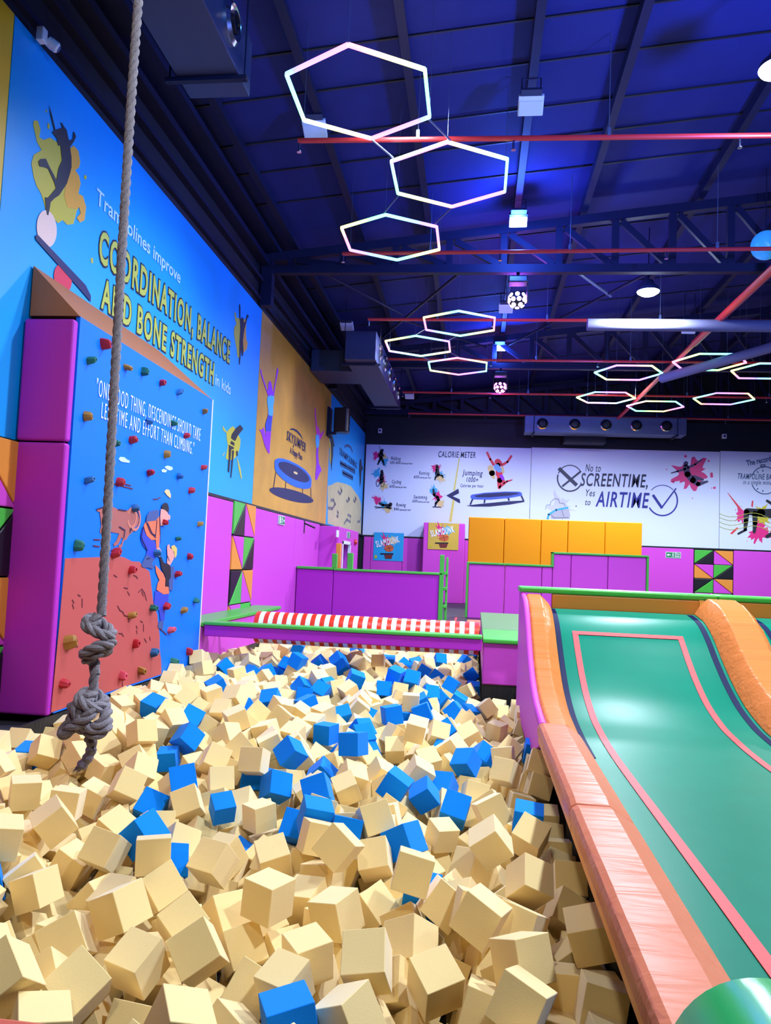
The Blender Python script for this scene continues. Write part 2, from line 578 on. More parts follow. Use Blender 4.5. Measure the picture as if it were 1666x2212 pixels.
# lower climber
obj('painted_trousers', shape(PC, [Z3([(1158, 960), (1262, 970), (1258, 1040), (1235, 1100), (1228, 1180), (1200, 1188), (1190, 1110), (1150, 1060)])], .005), M['jeans'], cw)
obj('painted_jacket', shape(PC, [Z3([(1158, 765), (1175, 780), (1220, 830), (1235, 870), (1232, 925), (1265, 930), (1262, 980), (1220, 985), (1168, 950), (1178, 900), (1190, 880), (1165, 820)])], .007), M['jacket'], cw)
obj('painted_sleeve', shape(PC, [Z3([(1190, 700), (1205, 705), (1220, 745), (1270, 770), (1278, 800), (1270, 930), (1234, 925), (1236, 850), (1205, 790)])], .009), M['ink'], cw)
obj('painted_rucksack', shape(PC, [Z3([(1272, 780), (1298, 775), (1300, 850), (1290, 880), (1288, 955), (1260, 955), (1258, 880), (1272, 860)])], .011), M['slate'], cw)
obj('painted_face', shape(PC, [Z3([(1246, 640), (1250, 615), (1262, 610), (1270, 640), (1290, 650), (1303, 700), (1285, 740), (1268, 768), (1246, 752), (1250, 700)])], .009), M['skin'], cw)
obj('painted_cap', shape(PC, [Z3([(1275, 625), (1300, 615), (1320, 640), (1318, 690), (1305, 715), (1298, 665), (1282, 650)])], .011), mat('yellow_cap_print', (210, 180, 90), .5), cw)
obj('painted_boots', shape(PC, [Z3([(1192, 1185), (1222, 1185), (1216, 1245), (1185, 1240), (1178, 1222)])], .007), M['slate'], cw)
obj('painted_hat', shape(PC, [Z3([(1228, 215), (1245, 196), (1265, 203), (1278, 240), (1275, 265), (1250, 245)])], .005), M['splashtan'], cw)
clouds = [Z2([(760, 1285), (770, 1270), (795, 1272), (815, 1288), (832, 1295), (828, 1308), (800, 1305), (775, 1300)]), Z2([(1055, 1335), (1075, 1326), (1105, 1335), (1108, 1350), (1090, 1358), (1070, 1350)]), Z2([(1035, 1355), (1050, 1347), (1072, 1357), (1062, 1370), (1040, 1368)])]
obj('painted_cloud', shape(PC, clouds, .003), M['pale'], cw)
lines = [[(580, 988), (598, 1000)], [(538, 1028), (550, 1048)], [(540, 1062), (548, 1092)], [(612, 1018), (612, 1082)], [(850, 840), (872, 856)], [(998, 842), (1018, 850), (1028, 868)], [(925, 935), (955, 942)], [(952, 965), (968, 992)], [(1035, 970), (1060, 945), (1080, 975), (1096, 1032)], [(1060, 965), (1072, 998)], [(878, 1072), (895, 1105), (918, 1118), (930, 1145), (955, 1150), (963, 1195)], [(888, 1278), (910, 1280), (922, 1300)], [(1018, 1222), (1026, 1240)], [(1020, 1255), (1024, 1278)], [(1072, 1210), (1072, 1262)], [(1050, 1185), (1066, 1196)], [(1080, 1318), (1095, 1345)], [(1118, 1305), (1124, 1330)], [(545, 1365), (578, 1380)], [(914, 1600), (914, 1682)], [(852, 158), (992, 194)], [(880, 142), (978, 170)], [(1145, 272), (1175, 272), (1198, 258)], [(700, 574), (748, 576)], [(695, 620), (742, 628)], [(830, 655), (870, 658)], [(1195, 1240), (1225, 1268), (1245, 1288)]]
obj('painted_crack_lines', stroke(PC, [Z3(l) for l in lines], .012), mat('maroon_print', (96, 20, 36), .5), cw)
obj('painted_outline', stroke(PC, [Z3(l) for l in ([(722, 345), (765, 332)], [(888, 478), (930, 505), (922, 560)], [(968, 500), (978, 490), (968, 522)], [(880, 348), (940, 358)], [(1088, 440), (1120, 520), (1160, 558)], [(1170, 430), (1160, 540)], [(1190, 400), (1196, 600)], [(1066, 480), (1052, 560), (1098, 655)], [(1100, 450), (1135, 530), (1160, 545)], [(1245, 360), (1258, 375)], [(1095, 720), (1118, 712)], [(1250, 700), (1262, 735)])], .012, .0125), M['navy'], cw)
text(PC, '"ONE GOOD THING, DESCENDINGS SHOULD TAKE', (206, 854), (431, 953), 38, 'lettering', M['whiteprint'], cw, bold=-.012, space=1.25)
text(PC, 'LESS TIME AND EFFORT THAN CLIMBING."', (217, 903), (417, 983), 36, 'lettering', M['whiteprint'], cw, bold=-.012, space=1.25)
# holds
holds = [(228, 743, 'red', 1.5), (198, 778, 'green', 1.2), (277, 794, 'ochre', 1.1), (313, 802, 'green', 1.2), (352, 826, 'red', 1.1), (389, 846, 'blue', 1.1), (190, 900, 'ochre', 1.2), (443, 888, 'ochre', 1.1), (323, 910, 'blue', 1.1), (376, 914, 'green', 1.2), (404, 941, 'red', 1.1), (288, 950, 'red', 1.3), (250, 957, 'green', 1.2), (361, 982, 'ochre', 1.2), (441, 1009, 'red', 1.1), (326, 1021, 'red', 1.3), (389, 1029, 'blue', 1.1), (194, 1036, 'blue', 1.2), (260, 1041, 'red', 1.3), (414, 1059, 'red', 1.2), (292, 1097, 'blue', 1.2), (433, 1132, 'ochre', 1.1), (357, 1128, 'red', 1.1), (386, 1163, 'green', .9), (171, 1178, 'green', 1.3), (340, 1195, 'blue', 1.2), (411, 1202, 'red', 1.1), (250, 1195, 'red', 1.5), (286, 1231, 'red', 1.5), (385, 1240, 'red', 1.3), (424, 1298, 'green', 1.2), (332, 1313, 'green', 1.5), (360, 1309, 'red', 1.4), (398, 1318, 'ochre', 1.2), (286, 1328, 'ochre', 1.3), (371, 1360, 'pink', 1.3), (151, 1388, 'ochre', 1.8), (294, 1390, 'red', 1.3), (333, 1409, 'blue', 1.5), (409, 1407, 'red', 1.3), (377, 1428, 'green', 1.4), (306, 1449, 'ochre', 1.4), (265, 1459, 'pink', 1.5), (139, 1477, 'red', 1.3)]
HM = dict(red=M['redhold'], green=M['greenhold'], blue=M['bluehold'], ochre=M['ochrehold'], pink=M['pinkhold'])
for i, (x, y, c, s) in enumerate(holds):
    r = random.Random(i)
    p = at(x, y, 0, XF + .03)
    k = .027 * s
    a = r.uniform(0, 6.28)
    ax = Vector((1, r.uniform(-.35, .35), r.uniform(-.2, .3))).normalized()
    u = Vector((0, math.cos(a), math.sin(a)))
    q = ax.cross(u)
    mb = MB()
    prof = [(1.25, -1.0), (1.2, -.2), (1.05, .8), (.8, 1.25), (.42, 1.3), (.36, .7), (.05, .7)]
    v, f, n = [], [], 12
    jit = [r.uniform(.8, 1.2) for _ in range(n)]
    for (rr, h) in prof:
        for kk in range(n):
            an = 2 * PI * kk / n
            v.append(p + ax * h * k + (u * math.cos(an) * 1.15 + q * math.sin(an) * .85) * rr * k * (jit[kk] if rr > .5 else 1))
    for ii in range(len(prof) - 1):
        for kk in range(n):
            k2 = (kk + 1) % n
            f.append((ii * n + kk, ii * n + k2, (ii + 1) * n + k2, (ii + 1) * n + kk))
    f.append(tuple((len(prof) - 1) * n + kk for kk in range(n)))
    f.append(tuple(range(n))[::-1])
    mb.add(v, f)
    h = obj('climbing_hold', mb, HM[c], cw, smooth=True)
    h['label'] = c + ' climbing hold'

# purple end pads of the climbing wall
for (z0, z1, lb) in ((2.50, 3.61, 'upper purple pad on the near end of the climbing wall'), (.08, 2.485, 'tall lower purple pad on the near end of the climbing wall')):
    tag(obj('end_pad', MB().box(XL + .02, XF - .005, CW0 - .1, CW0 - .01, z0, z1), M['endpad'], bevel=.025, seg=3, origin=(XF - .25, CW0, z0)), lb, 'wall pad', 'purple end pads')

# ------------------------------------------------------------------ left wall: printed panels
PL = Plane(0, XL, 1)


def panel(name, pl, u0, u1, v0, v1, m, label, cat='wall panel', th=.02, group=None):
    t = thing(name, label, cat, pl.P((u0 + u1) / 2, v0), group)
    obj('sheet', MB().slab([pl.P(u0, v0, -.018), pl.P(u1, v0, -.018), pl.P(u1, v1, -.018), pl.P(u0, v1, -.018)], pl.n(.018)), m, t)
    return t


panel('wall_mural', PL, 3.0, 5.965, 2.5, 6.17, M['wallyellow'], 'yellow printed wall panel at the left edge of the photo')
bl = panel('wall_mural', PL, 5.975, 13.82, 2.5, 6.17, M['wallblue'], 'blue wall mural about coordination, balance and bone strength')
gd = panel('wall_mural', PL, 13.84, 20.9, 2.5, 6.17, M['wallgold'], 'gold wall mural with jumping figures above a blue trampoline')
mo = panel('wall_mural', PL, 20.92, 27.55, 2.5, 6.17, M['wallblue'], 'far blue wall mural with pale moon rock, beyond the gold mural')
Z1 = lambda pts: zoomed(pts, 0, 0, 2.975)
ZG = lambda pts: zoomed(pts, 480, 560, 5.206)
ZH = lambda pts: zoomed(pts, 480, 880, 5.206)
# jumping girl on a yellow splash, on an egg shaped ball and a seesaw
sp = [(215, 775), (240, 775), (258, 830), (250, 880), (275, 900), (320, 885), (360, 910), (385, 940), (395, 985), (440, 960), (470, 935), (500, 970), (512, 1040), (505, 1075), (480, 1095), (505, 1130), (515, 1180), (500, 1245), (530, 1260), (550, 1330), (540, 1415), (510, 1430), (490, 1400), (515, 1370), (505, 1330), (490, 1360), (478, 1410), (470, 1440), (430, 1445), (400, 1415), (370, 1435), (340, 1400), (300, 1385), (280, 1300), (260, 1240), (235, 1200), (215, 1140), (200, 1050), (215, 995), (265, 965), (235, 910), (225, 860), (212, 805)]
obj('paint_splash', shape(PL, [Z1(sp), Z1([(288, 710), (300, 705), (300, 725)]), Z1([(305, 790), (318, 800), (315, 830), (303, 825)]), Z1([(540, 1125), (556, 1130), (552, 1155), (538, 1145)]), Z1([(580, 1660), (595, 1655), (597, 1690), (586, 1692)])], .002, .002), M['splashyellow'], bl)
obj('paint_splash', shape(PL, [Z1([(445, 965), (470, 935), (500, 970), (512, 1040), (505, 1075), (480, 1095), (505, 1130), (515, 1180), (500, 1245), (530, 1260), (550, 1330), (540, 1415), (510, 1430), (490, 1400), (515, 1370), (505, 1330), (480, 1345), (430, 1330), (410, 1260), (420, 1180), (450, 1110)])], .0045, .002), M['splashorange'], bl)
girl = [(310, 675), (330, 740), (352, 835), (372, 828), (385, 825), (398, 820), (385, 790), (392, 788), (408, 815), (425, 838), (435, 890), (440, 905), (465, 892), (468, 845), (476, 855), (484, 878), (470, 910), (445, 945), (455, 1010), (455, 1075), (440, 1130), (425, 1180), (395, 1225), (375, 1255), (345, 1275), (320, 1300), (316, 1330), (305, 1385), (295, 1378), (290, 1330), (285, 1268), (305, 1270), (330, 1240), (355, 1210), (345, 1175), (325, 1130), (305, 1085), (280, 1075), (250, 1070), (242, 1040), (255, 1022), (290, 1020), (303, 1050), (320, 1085), (345, 1130), (358, 1160), (372, 1080), (395, 1030), (388, 975), (385, 935), (368, 935), (362, 890), (345, 870), (330, 850), (345, 838), (325, 760)]
obj('jumping_silhouette', shape(PL, [Z1(girl)], .007, .002), M['ink'], bl)


def ell(cx, cy, rx, ry, n=24, rot=0):
    o = []
    for k in range(n):
        a = 2 * PI * k / n
        x, y = rx * math.cos(a), ry * math.sin(a)
        o.append((cx + x * math.cos(rot) - y * math.sin(rot), cy + x * math.sin(rot) + y * math.cos(rot)))
    return o


obj('printed_ball', shape(PL, [Z1(ell(296, 1470, 64, 120, rot=-.08))], .006, .002), mat('pale_pink_print', (236, 200, 190), .5), bl)
obj('printed_ball', shape(PL, [Z2(ell(400, 122, 56, 92, rot=-.2))], .006, .002), M['splashred'], bl)
obj('printed_seesaw', shape(PL, [Z1([(222, 1515), (236, 1508), (545, 1832), (578, 1900), (578, 1940), (500, 1850), (225, 1540)])], .009, .002), M['navy'], bl)
text(PL, 'Trampolines improve', (206, 438), (388, 613), 35, 'lettering', M['pale'], bl, bold=.012)
for s, p0, p1, h in (('COORDINATION, BALANCE', (211, 561), (495, 784), 69), ('AND BONE STRENGTH', (216, 662), (460, 830), 64)):
    text(PL, s, p0, p1, h, 'lettering_outline', M['ink'], bl, .004, .07, 0, .03, 1.2)
    text(PL, s, p0, p1, h, 'lettering', M['letteryellow'], bl, .008, .026, 0, -.012, 1.2)
text(PL, 'in kids', (464, 830), (497, 853), 24, 'lettering', M['pale'], bl, bold=.012)
# girl with raised arms at the far end of the blue mural
obj('paint_splash', shape(PL, [ZG([(135, 600), (150, 600), (155, 660), (185, 660), (200, 690), (205, 760), (195, 900), (192, 1000), (188, 1105), (172, 1100), (160, 1000), (145, 930), (130, 830), (135, 760), (160, 730), (145, 680)])], .003, .002), M['splashyellow'], bl)
obj('paint_splash', shape(PL, [ZG([(240, 690), (255, 665), (270, 700), (265, 800), (270, 900), (285, 940), (275, 1010), (240, 1050), (230, 900)])], .003, .002), M['splashorange'], bl)
obj('jumping_silhouette', shape(PL, [ZG([(188, 520), (196, 500), (202, 540), (200, 640), (207, 690), (212, 660), (225, 652), (236, 670), (240, 720), (258, 700), (270, 650), (280, 618), (298, 648), (280, 660), (262, 730), (246, 790), (236, 860), (230, 920), (235, 1000), (232, 1085), (220, 1090), (212, 1010), (205, 1080), (195, 1185), (187, 1180), (188, 1080), (190, 950), (195, 860), (200, 780), (196, 700), (190, 620)])], .006, .002), M['ink'], bl)
# knee joint on a splash
obj('paint_splash', shape(PL, [ZH([(45, 280), (85, 235), (120, 210), (160, 260), (185, 320), (205, 360), (200, 430), (190, 480), (170, 530), (140, 570), (110, 590), (60, 590), (38, 570), (50, 500), (62, 430), (50, 360)]), ZH([(0, 210), (10, 215), (48, 275), (40, 285), (8, 255)]), ZH([(160, 555), (180, 600), (205, 690), (220, 800), (210, 805), (185, 700)]), ZH([(0, 540), (28, 500), (30, 510), (2, 552)])], .003, .002), M['splashyellow'], bl)
obj('knee_joint_print', shape(PL, [ZH([(200, 195), (232, 235), (228, 250), (170, 320), (145, 375), (130, 375), (95, 345), (102, 305), (150, 235)]), ZH([(100, 375), (135, 400), (132, 435), (85, 405)]), ZH([(70, 420), (130, 450), (125, 470), (100, 470), (75, 735), (60, 720), (68, 560)]), ZH([(108, 482), (130, 485), (110, 700), (98, 795), (90, 790), (100, 640)]), ZH([(152, 495), (172, 485), (172, 545), (156, 550)])], .006, .002), M['ink'], bl)

# gold mural
obj('jumping_figure_arms', shape(PL, [ZG([(425, 1235), (437, 1240), (442, 1285), (470, 1370), (500, 1460), (515, 1480), (515, 1410), (525, 1375), (545, 1372), (556, 1420), (566, 1480), (575, 1500), (582, 1440), (600, 1340), (610, 1260), (620, 1215), (630, 1250), (620, 1300), (600, 1400), (588, 1480), (575, 1560), (520, 1550), (495, 1480), (470, 1410), (440, 1320), (430, 1280)])], .005, .002), M['violet'], gd)
obj('jumping_figure_shirt', shape(PL, [ZG([(505, 1545), (545, 1530), (578, 1540), (582, 1590), (570, 1650), (570, 1720), (560, 1770), (520, 1770), (515, 1680), (505, 1620)])], .006, .002), mat('sky_print', (70, 180, 250), .5), gd)
obj('jumping_figure_legs', shape(PL, [ZH([(515, 20), (570, 0), (566, 90), (550, 200), (545, 300), (535, 430), (530, 518), (515, 515), (480, 440), (455, 350), (440, 290), (415, 245), (445, 255), (462, 220), (475, 270), (485, 330), (490, 260), (485, 190), (515, 90)])], .005, .002), M['violet'], gd)
obj('jumping_figure_shorts', shape(PL, [ZH([(515, 85), (560, 100), (552, 180), (545, 270), (485, 265), (482, 190), (500, 130)])], .0075, .002), M['jeans'], gd)
obj('jumping_figure_arms', shape(PL, [ZH([(1040, 10), (1050, 10), (1056, 130), (1066, 220), (1085, 225), (1090, 265), (1110, 300), (1130, 275), (1145, 250), (1142, 280), (1115, 340), (1095, 370), (1070, 330), (1056, 270), (1045, 130)])], .005, .002), M['magentap'], gd)
obj('jumping_figure_shirt', shape(PL, [ZH([(1052, 310), (1085, 305), (1092, 370), (1085, 440), (1060, 460), (1048, 380)])], .006, .002), mat('sky_print', (70, 180, 250), .5), gd)
obj('jumping_figure_legs', shape(PL, [ZH([(1058, 460), (1082, 440), (1078, 540), (1088, 640), (1100, 660), (1118, 710), (1095, 740), (1065, 815), (1046, 815), (1048, 740), (1058, 640), (1055, 540)])], .005, .002), M['violet'], gd)
text(PL, 'SKYJUMPER', (618.8, 950), (659.8, 976.5), 21, 'lettering', M['navy'], gd, bold=.02, shear=.1, space=1.2)
text(PL, 'A Happy Place', (626, 979), (652.5, 994.5), 14, 'lettering', M['navy'], gd, bold=.01)
obj('logo_arc', shape(PL, [ZH([(755, 250), (775, 237), (800, 235), (840, 255), (880, 300), (905, 355), (908, 365), (880, 325), (840, 280), (800, 255), (770, 250)])], .005, .002), M['navy'], gd)
obj('trampoline_shadow_print', shape(PL, [ZH(ell(777, 988, 256, 62, 30, .26))], .003, .002), M['navy'], gd)
obj('trampoline_rim_print', shape(PL, [ZH([(585, 620), (592, 590), (625, 572), (680, 575), (760, 600), (850, 645), (930, 700), (985, 765), (1003, 810), (998, 890), (975, 912), (920, 918), (840, 900), (760, 865), (680, 810), (620, 750), (590, 700)])], .007, .002), M['royal'], gd)
obj('trampoline_bed_print', shape(PL, [ZH(ell(802, 727, 198, 72, 30, .52))], .010, .002), M['navy'], gd)
obj('trampoline_centre_print', shape(PL, [ZH(ell(820, 737, 26, 13, 16, .5))], .013, .002), M['splashtan'], gd)
obj('trampoline_leg_print', stroke(PL, [ZH(l) for l in ([(600, 735), (575, 900)], [(714, 842), (710, 905)], [(903, 915), (903, 965)], [(995, 905), (998, 1008)])], .045), M['navy'], gd)
# moon mural
moonp = [(1186, 885), (1230, 872), (1262, 850), (1300, 840), (1355, 852), (1400, 865), (1450, 890), (1490, 945), (1530, 1000), (1555, 1060), (1566, 1110), (1560, 1440), (1480, 1390), (1300, 1345), (1186, 1305)]
obj('moon_rock_print', shape(PL, [ZH(moonp)], .003, .002), M['moon'], mo)
for crater in ([(1300, 945), (1325, 975), (1345, 940), (1330, 908)], [(1190, 1130), (1235, 1140), (1270, 1090), (1250, 1042), (1220, 1045)], [(1285, 1220), (1300, 1230), (1305, 1185), (1290, 1170)], [(1370, 1310), (1400, 1260), (1440, 1290), (1445, 1225), (1410, 1208)], [(1395, 1045), (1410, 1060), (1430, 1030), (1415, 1015)], [(1475, 1040), (1490, 1062), (1505, 1030), (1490, 1012)], [(1520, 1285), (1545, 1285), (1555, 1240)]):
    obj('moon_crater_print', stroke(PL, [ZH(crater)], .09), M['greyp'], mo)
text(PL, 'TRAMPOLINING', (732.6, 981), (770.5, 1012.5), 15, 'lettering', mat('dark_teal_print', (0, 70, 130), .5), mo, bold=.02)
obj('logo_arc', stroke(PL, [ZH(l) for l in ([(1378, 440), (1410, 425), (1445, 450), (1465, 500)],)], .08), M['slate'], mo)
obj('small_print', stroke(PL, [ZH(l) for l in ([(1328, 615), (1400, 655)], [(1410, 662), (1492, 705)], [(1330, 640), (1420, 690)], [(1430, 697), (1492, 735)], [(1352, 720), (1468, 780)], [(1355, 745), (1468, 805)])], .10), mat('dark_teal_print', (0, 70, 130), .5), mo)
obj('jumping_silhouette', shape(PL, [ZH([(1215, 330), (1225, 310), (1240, 330), (1250, 370), (1262, 440), (1248, 440), (1245, 540), (1235, 620), (1228, 715), (1222, 640), (1225, 540), (1222, 420)])], .006, .002), M['ink'], mo)
obj('jumping_silhouette', shape(PL, [ZH([(1545, 600), (1560, 575), (1568, 640), (1585, 690), (1565, 720), (1560, 830), (1548, 900), (1545, 800), (1540, 690)])], .006, .002), M['ink'], mo)
obj('paint_splash', shape(PL, [ZH([(1196, 390), (1212, 370), (1222, 430), (1228, 560), (1215, 650), (1205, 560), (1212, 480)])], .003, .002), M['splashyellow'], mo)

# ------------------------------------------------------------------ padded tile patterns and lower wall pads
TRI = [[('green', 'black', 'up'), ('orangeflat', 'purple', 'down')], [('purple', 'orangeflat', 'down'), ('green', 'black', 'up')], [('black', 'green', 'up'), ('orangeflat', 'purple', 'down')], [('purple', 'orangeflat', 'down'), ('green', 'black', 'up')]]


def tiles(name, pl, u0, w_, v1, h, cols, rows, label):
    t = thing(name, label, 'wall pad', pl.P(u0 + w_, v1 - h * len(rows)))
    g = .008
    for r_ in rows:
        for ci, c in enumerate(cols):
            a, b, d = TRI[r_][c]
            x0, x1 = u0 + ci * w_ + g, u0 + (ci + 1) * w_ - g
            k = rows.index(r_)
            y1, y0 = v1 - k * h - g, v1 - (k + 1) * h + g
            e = .012
            if d == 'up':      # first colour upper left, second lower right
                A = [(x0, y0 + e), (x0, y1), (x1 - e, y1)]
                B = [(x0 + e, y0), (x1, y0), (x1, y1 - e)]
            else:              # first colour upper right, second lower left
                A = [(x0 + e, y1), (x1, y1), (x1, y0 + e)]
                B = [(x0, y1 - e), (x0, y0), (x1 - e, y0)]
            for tri, cn in ((A, a), (B, b)):
                o = obj('triangle_pad', MB().slab([pl.P(*p, -.01) for p in tri], pl.n(.06)), M[cn], t, bevel=.012)
                o['label'] = cn.replace('flat', '') + ' triangular pad'
    return t


tiles('triangle_pads', PL, 5.13, .66, 2.49, .607, (0, 1), (0, 1, 2, 3), 'triangle patterned wall pads left of the climbing wall')
tiles('triangle_pads', PL, 12.66, .65, 2.48, .594, (0, 1), (0, 1, 2, 3), 'triangle patterned column of pads on the left magenta wall')


def pad(name, pl, u0, u1, v0, v1, m, label, group=None, th=.05, off=-.018, bev=.02):
    mb = MB().slab([pl.P(u0, v0, off), pl.P(u1, v0, off), pl.P(u1, v1, off), pl.P(u0, v1, off)], pl.n(th))
    return tag(obj(name, mb, m, bevel=bev, seg=2, origin=pl.P((u0 + u1) / 2, v0)), label, 'wall pad', group)


pad('wall_pad', PL, 10.1, 12.645, .1, 2.45, M['purple'], 'magenta wall pad between the climbing wall and triangle pads', 'left wall pads')
pad('wall_pad', PL, 13.975, 17.2, .1, 2.45, M['purple'], 'magenta wall pad right of the triangle pads, under exit sign', 'left wall pads')
pad('wall_pad', PL, 17.22, 19.98, .18, 2.45, M['purple'], 'magenta wall pad before the recessed doorway corner', 'left wall pads')
pad('wall_pad', PL, 3.0, 5.11, .05, 2.45, M['purple'], 'magenta wall pad at far left edge, beside triangle pads', 'left wall pads')
# doorway box
mb = MB().box(XL, -3.6, 20.0, 20.62, .18, 2.42).box(XL, -3.6, 21.95, 23.4, .18, 2.42).box(XL, -3.6, 20.62, 21.95, 2.06, 2.42)
tag(obj('doorway_casing', mb, M['purple'], bevel=.02, origin=(-3.8, 20, .18)), 'magenta padded casing around the white doorway on the left', 'doorway')
d = thing('door_1', None, None, (-3.7, 21.3, .18))
d['kind'] = 'structure'
obj('door_leaf', MB().box(-3.85, -3.8, 20.7, 21.9, .18, 2.0), M['white'], d)
obj('door_frame', MB().box(-3.66, -3.585, 20.62, 20.72, .18, 2.06).box(-3.66, -3.585, 21.87, 21.95, .18, 2.06).box(-3.66, -3.585, 20.62, 21.95, 1.98, 2.07), M['white'], d)
PJ = Plane(0, -3.6, 1)


def sign(name, pl, x0, y0, x1, y1, face, label, marks=None):
    a, b = pl.uv(x0, y1), pl.uv(x1, y0)
    t = thing(name, label, 'sign', pl.P((a.x + b.x) / 2, a.y))
    obj('sign_plate', MB().slab([pl.P(a.x, a.y), pl.P(b.x, a.y), pl.P(b.x, b.y), pl.P(a.x, b.y)], pl.n(.02)), M['white'], t)
    e = (b - a) * .07
    e = Vector((min(abs(e.x), abs(e.y)) * (1 if b.x > a.x else -1), min(abs(e.x), abs(e.y))))
    obj('sign_face', MB().slab([pl.P(a.x + e.x, a.y + e.y, .02), pl.P(b.x - e.x, a.y + e.y, .02), pl.P(b.x - e.x, b.y - e.y, .02), pl.P(a.x + e.x, b.y - e.y, .02)], pl.n(.002)), face, t)
    return t, a, b


PLp = Plane(0, XL + .035, 1)
t, a, b = sign('exit_sign', PLp, 600, 1116, 614, 1132, M['exitg'], 'green and white exit sign with running figure on left wall')


def runner(pl, a, b, f0, f1, off, t):
    """running figure in the box f0..f1 (fractions of the sign)"""
    W_, H_ = b.x - a.x, b.y - a.y
    q = lambda x, y: pl.P(a.x + W_ * (f0 + (f1 - f0) * x), a.y + H_ * y, off)
    mb = MB()
    for poly in ([(.42, .78), (.58, .78), (.58, .9), (.42, .9)], [(.35, .45), (.6, .45), (.66, .74), (.4, .74)], [(.4, .46), (.2, .3), (0, .3), (0, .22), (.26, .2), (.52, .44)], [(.5, .46), (.76, .32), (.66, .1), (.76, .1), (.92, .36), (.64, .52)], [(.62, .72), (.9, .58), (1, .64), (.7, .8)], [(.4, .72), (.16, .64), (.14, .56), (.42, .62)]):
        mb.slab([q(*p) for p in poly], pl.n(.002))
    return obj('running_figure', mb, M['white'], t)


runner(PLp, a, b, .36, .66, .023, t)
q = lambda x, y: PLp.P(a.x + (b.x - a.x) * x, a.y + (b.y - a.y) * y, .023)
obj('arrow', MB().slab([q(.72, .45), q(.8, .45), q(.8, .3), q(.94, .5), q(.8, .7), q(.8, .55), q(.72, .55)], PLp.n(.002)), M['white'], t)
obj('door_symbol', MB().slab([q(.1, .15), q(.3, .15), q(.3, .85), q(.1, .85)], PLp.n(.002)), M['white'], t)
t, a, b = sign('exit_sign', PJ, 749, 1150, 756, 1162, M['exitg'], 'small green exit sign over the white doorway')
runner(PJ, a, b, .3, .7, .023, t)
sign('wall_notice', PJ, 726, 1146, 731, 1160, M['white'], 'small white notice left above the white doorway')
tag(obj('fire_alarm_bell', MB().lathe(at(766, 1171, 0, -3.6), (1, 0, 0), [(.09, 0), (.09, .04), (.05, .08)]), M['red'], origin=at(766, 1171, 0, -3.6)), 'small red alarm at the right of the doorway', 'alarm')
p = at(655, 1129, 0, XL)
t = thing('wall_hook', 'small black bracket on the magenta wall right of the exit sign', 'bracket', p)
obj('arm', MB().tube([p, p + Vector((.3, 0, -.12))], .02), M['black'], t)
obj('plate', MB().box(p.x, p.x + .04, p.y - .05, p.y + .05, p.z - .25, p.z + .05), M['black'], t)
# ------------------------------------------------------------------ bridge across the pit
t = thing('padded_ledge', 'magenta ledge with green top along the left wall', 'ledge', (XL, 10.1, .05))
obj('body', MB().box(XL + .04, XF + .01, 10.12, 14.25, .08, .57), M['purple'], t, bevel=.015)
obj('green_top', MB().box(XL + .04, XF + .04, 10.1, 12.2, .57, .625).box(XL + .04, XF + .04, 12.21, 14.27, .57, .625), M['green'], t, bevel=.012)
t = thing('padded_beam', 'long purple padded beam with green top across the foam pit', 'beam', (-1.75, 10.2, .44))
obj('body', MB().box(XF + .045, .12, 10.1, 10.3, .445, .595), M['endpad'], t, bevel=.012)
obj('green_top', MB().box(XF + .045, .12, 10.08, 10.32, .595, .64), M['green'], t, bevel=.012)
# striped roller
RX0, RX1, RY, RZ, RR = -3.06, .085, 10.78, .54, .225
t = thing('striped_roller', 'red and white striped roller lying across the pit behind the beam', 'roller', (-1.5, RY, RZ))
mb = MB()
n, seg = 47, 28
for i in range(n):
    x0, x1 = RX0 + (RX1 - RX0) * i / n, RX0 + (RX1 - RX0) * (i + 1) / n
    v, f = [], []
    for x in (x0, x1):
        for k in range(seg):
            an = 2 * PI * k / seg
            v.append((x, RY + RR * math.cos(an), RZ + RR * math.sin(an)))
    for k in range(seg):
        f.append((k, (k + 1) % seg, seg + (k + 1) % seg, seg + k))
    if i == 0: f.append(tuple(range(seg)))
    if i == n - 1: f.append(tuple(range(seg, 2 * seg)))
    mb.add(v, f, i % 2)
obj('drum', mb, [M['stripered'], M['stripewhite']], t, smooth=True)
obj('axle', MB().tube([(RX0 - .58, RY, RZ), (RX0 + .02, RY, RZ)], .045, 14).tube([(RX1 - .02, RY, RZ), (RX1 + .05, RY, RZ)], .045, 14), M['darkplastic'], t)
t = thing('padded_box', 'purple padded box with green mats at the right end of the beam', 'platform', (.37, 12, .02))
obj('body', MB().box(.14, .7, 10.12, 15.6, .02, .55), M['purple'], t, bevel=.015)
obj('green_mat', MB().box(.13, .95, 10.1, 11.6, .55, .61), M['green'], t, bevel=.015)
obj('green_mat', MB().box(.13, .95, 11.61, 15.6, .55, .615), M['gdark'], t, bevel=.015)
# low wall behind the pit
PW = Plane(1, 17.5, -1)
t = thing('low_wall', 'purple padded low wall with green top behind the roller', 'low wall', (-2.4, 17.5, .18))
obj('wall_pad', MB().box(XL + .05, -3.245, 17.5, 17.7, .18, 1.3), M['endpad'], t, bevel=.015)
obj('wall_pad', MB().box(-3.235, -.8, 17.5, 17.7, .18, 1.3), M['endpad'], t, bevel=.015)
obj('green_trim', MB().box(XL + .05, -3.245, 17.46, 17.74, 1.3, 1.36).box(-3.235, -.72, 17.46, 17.74, 1.29, 1.345), M['green'], t, bevel=.015)
obj('gate_pad', MB().box(-3.29, -3.17, 17.5, 17.62, 1.35, 1.68), M['green'], t, bevel=.015)['label'] = 'short green upright pad'
obj('gate_pad', MB().box(-3.28, -3.16, 17.9, 18.02, 1.0, 1.93), M['orangeflat'], t, bevel=.015)['label'] = 'orange upright pad'
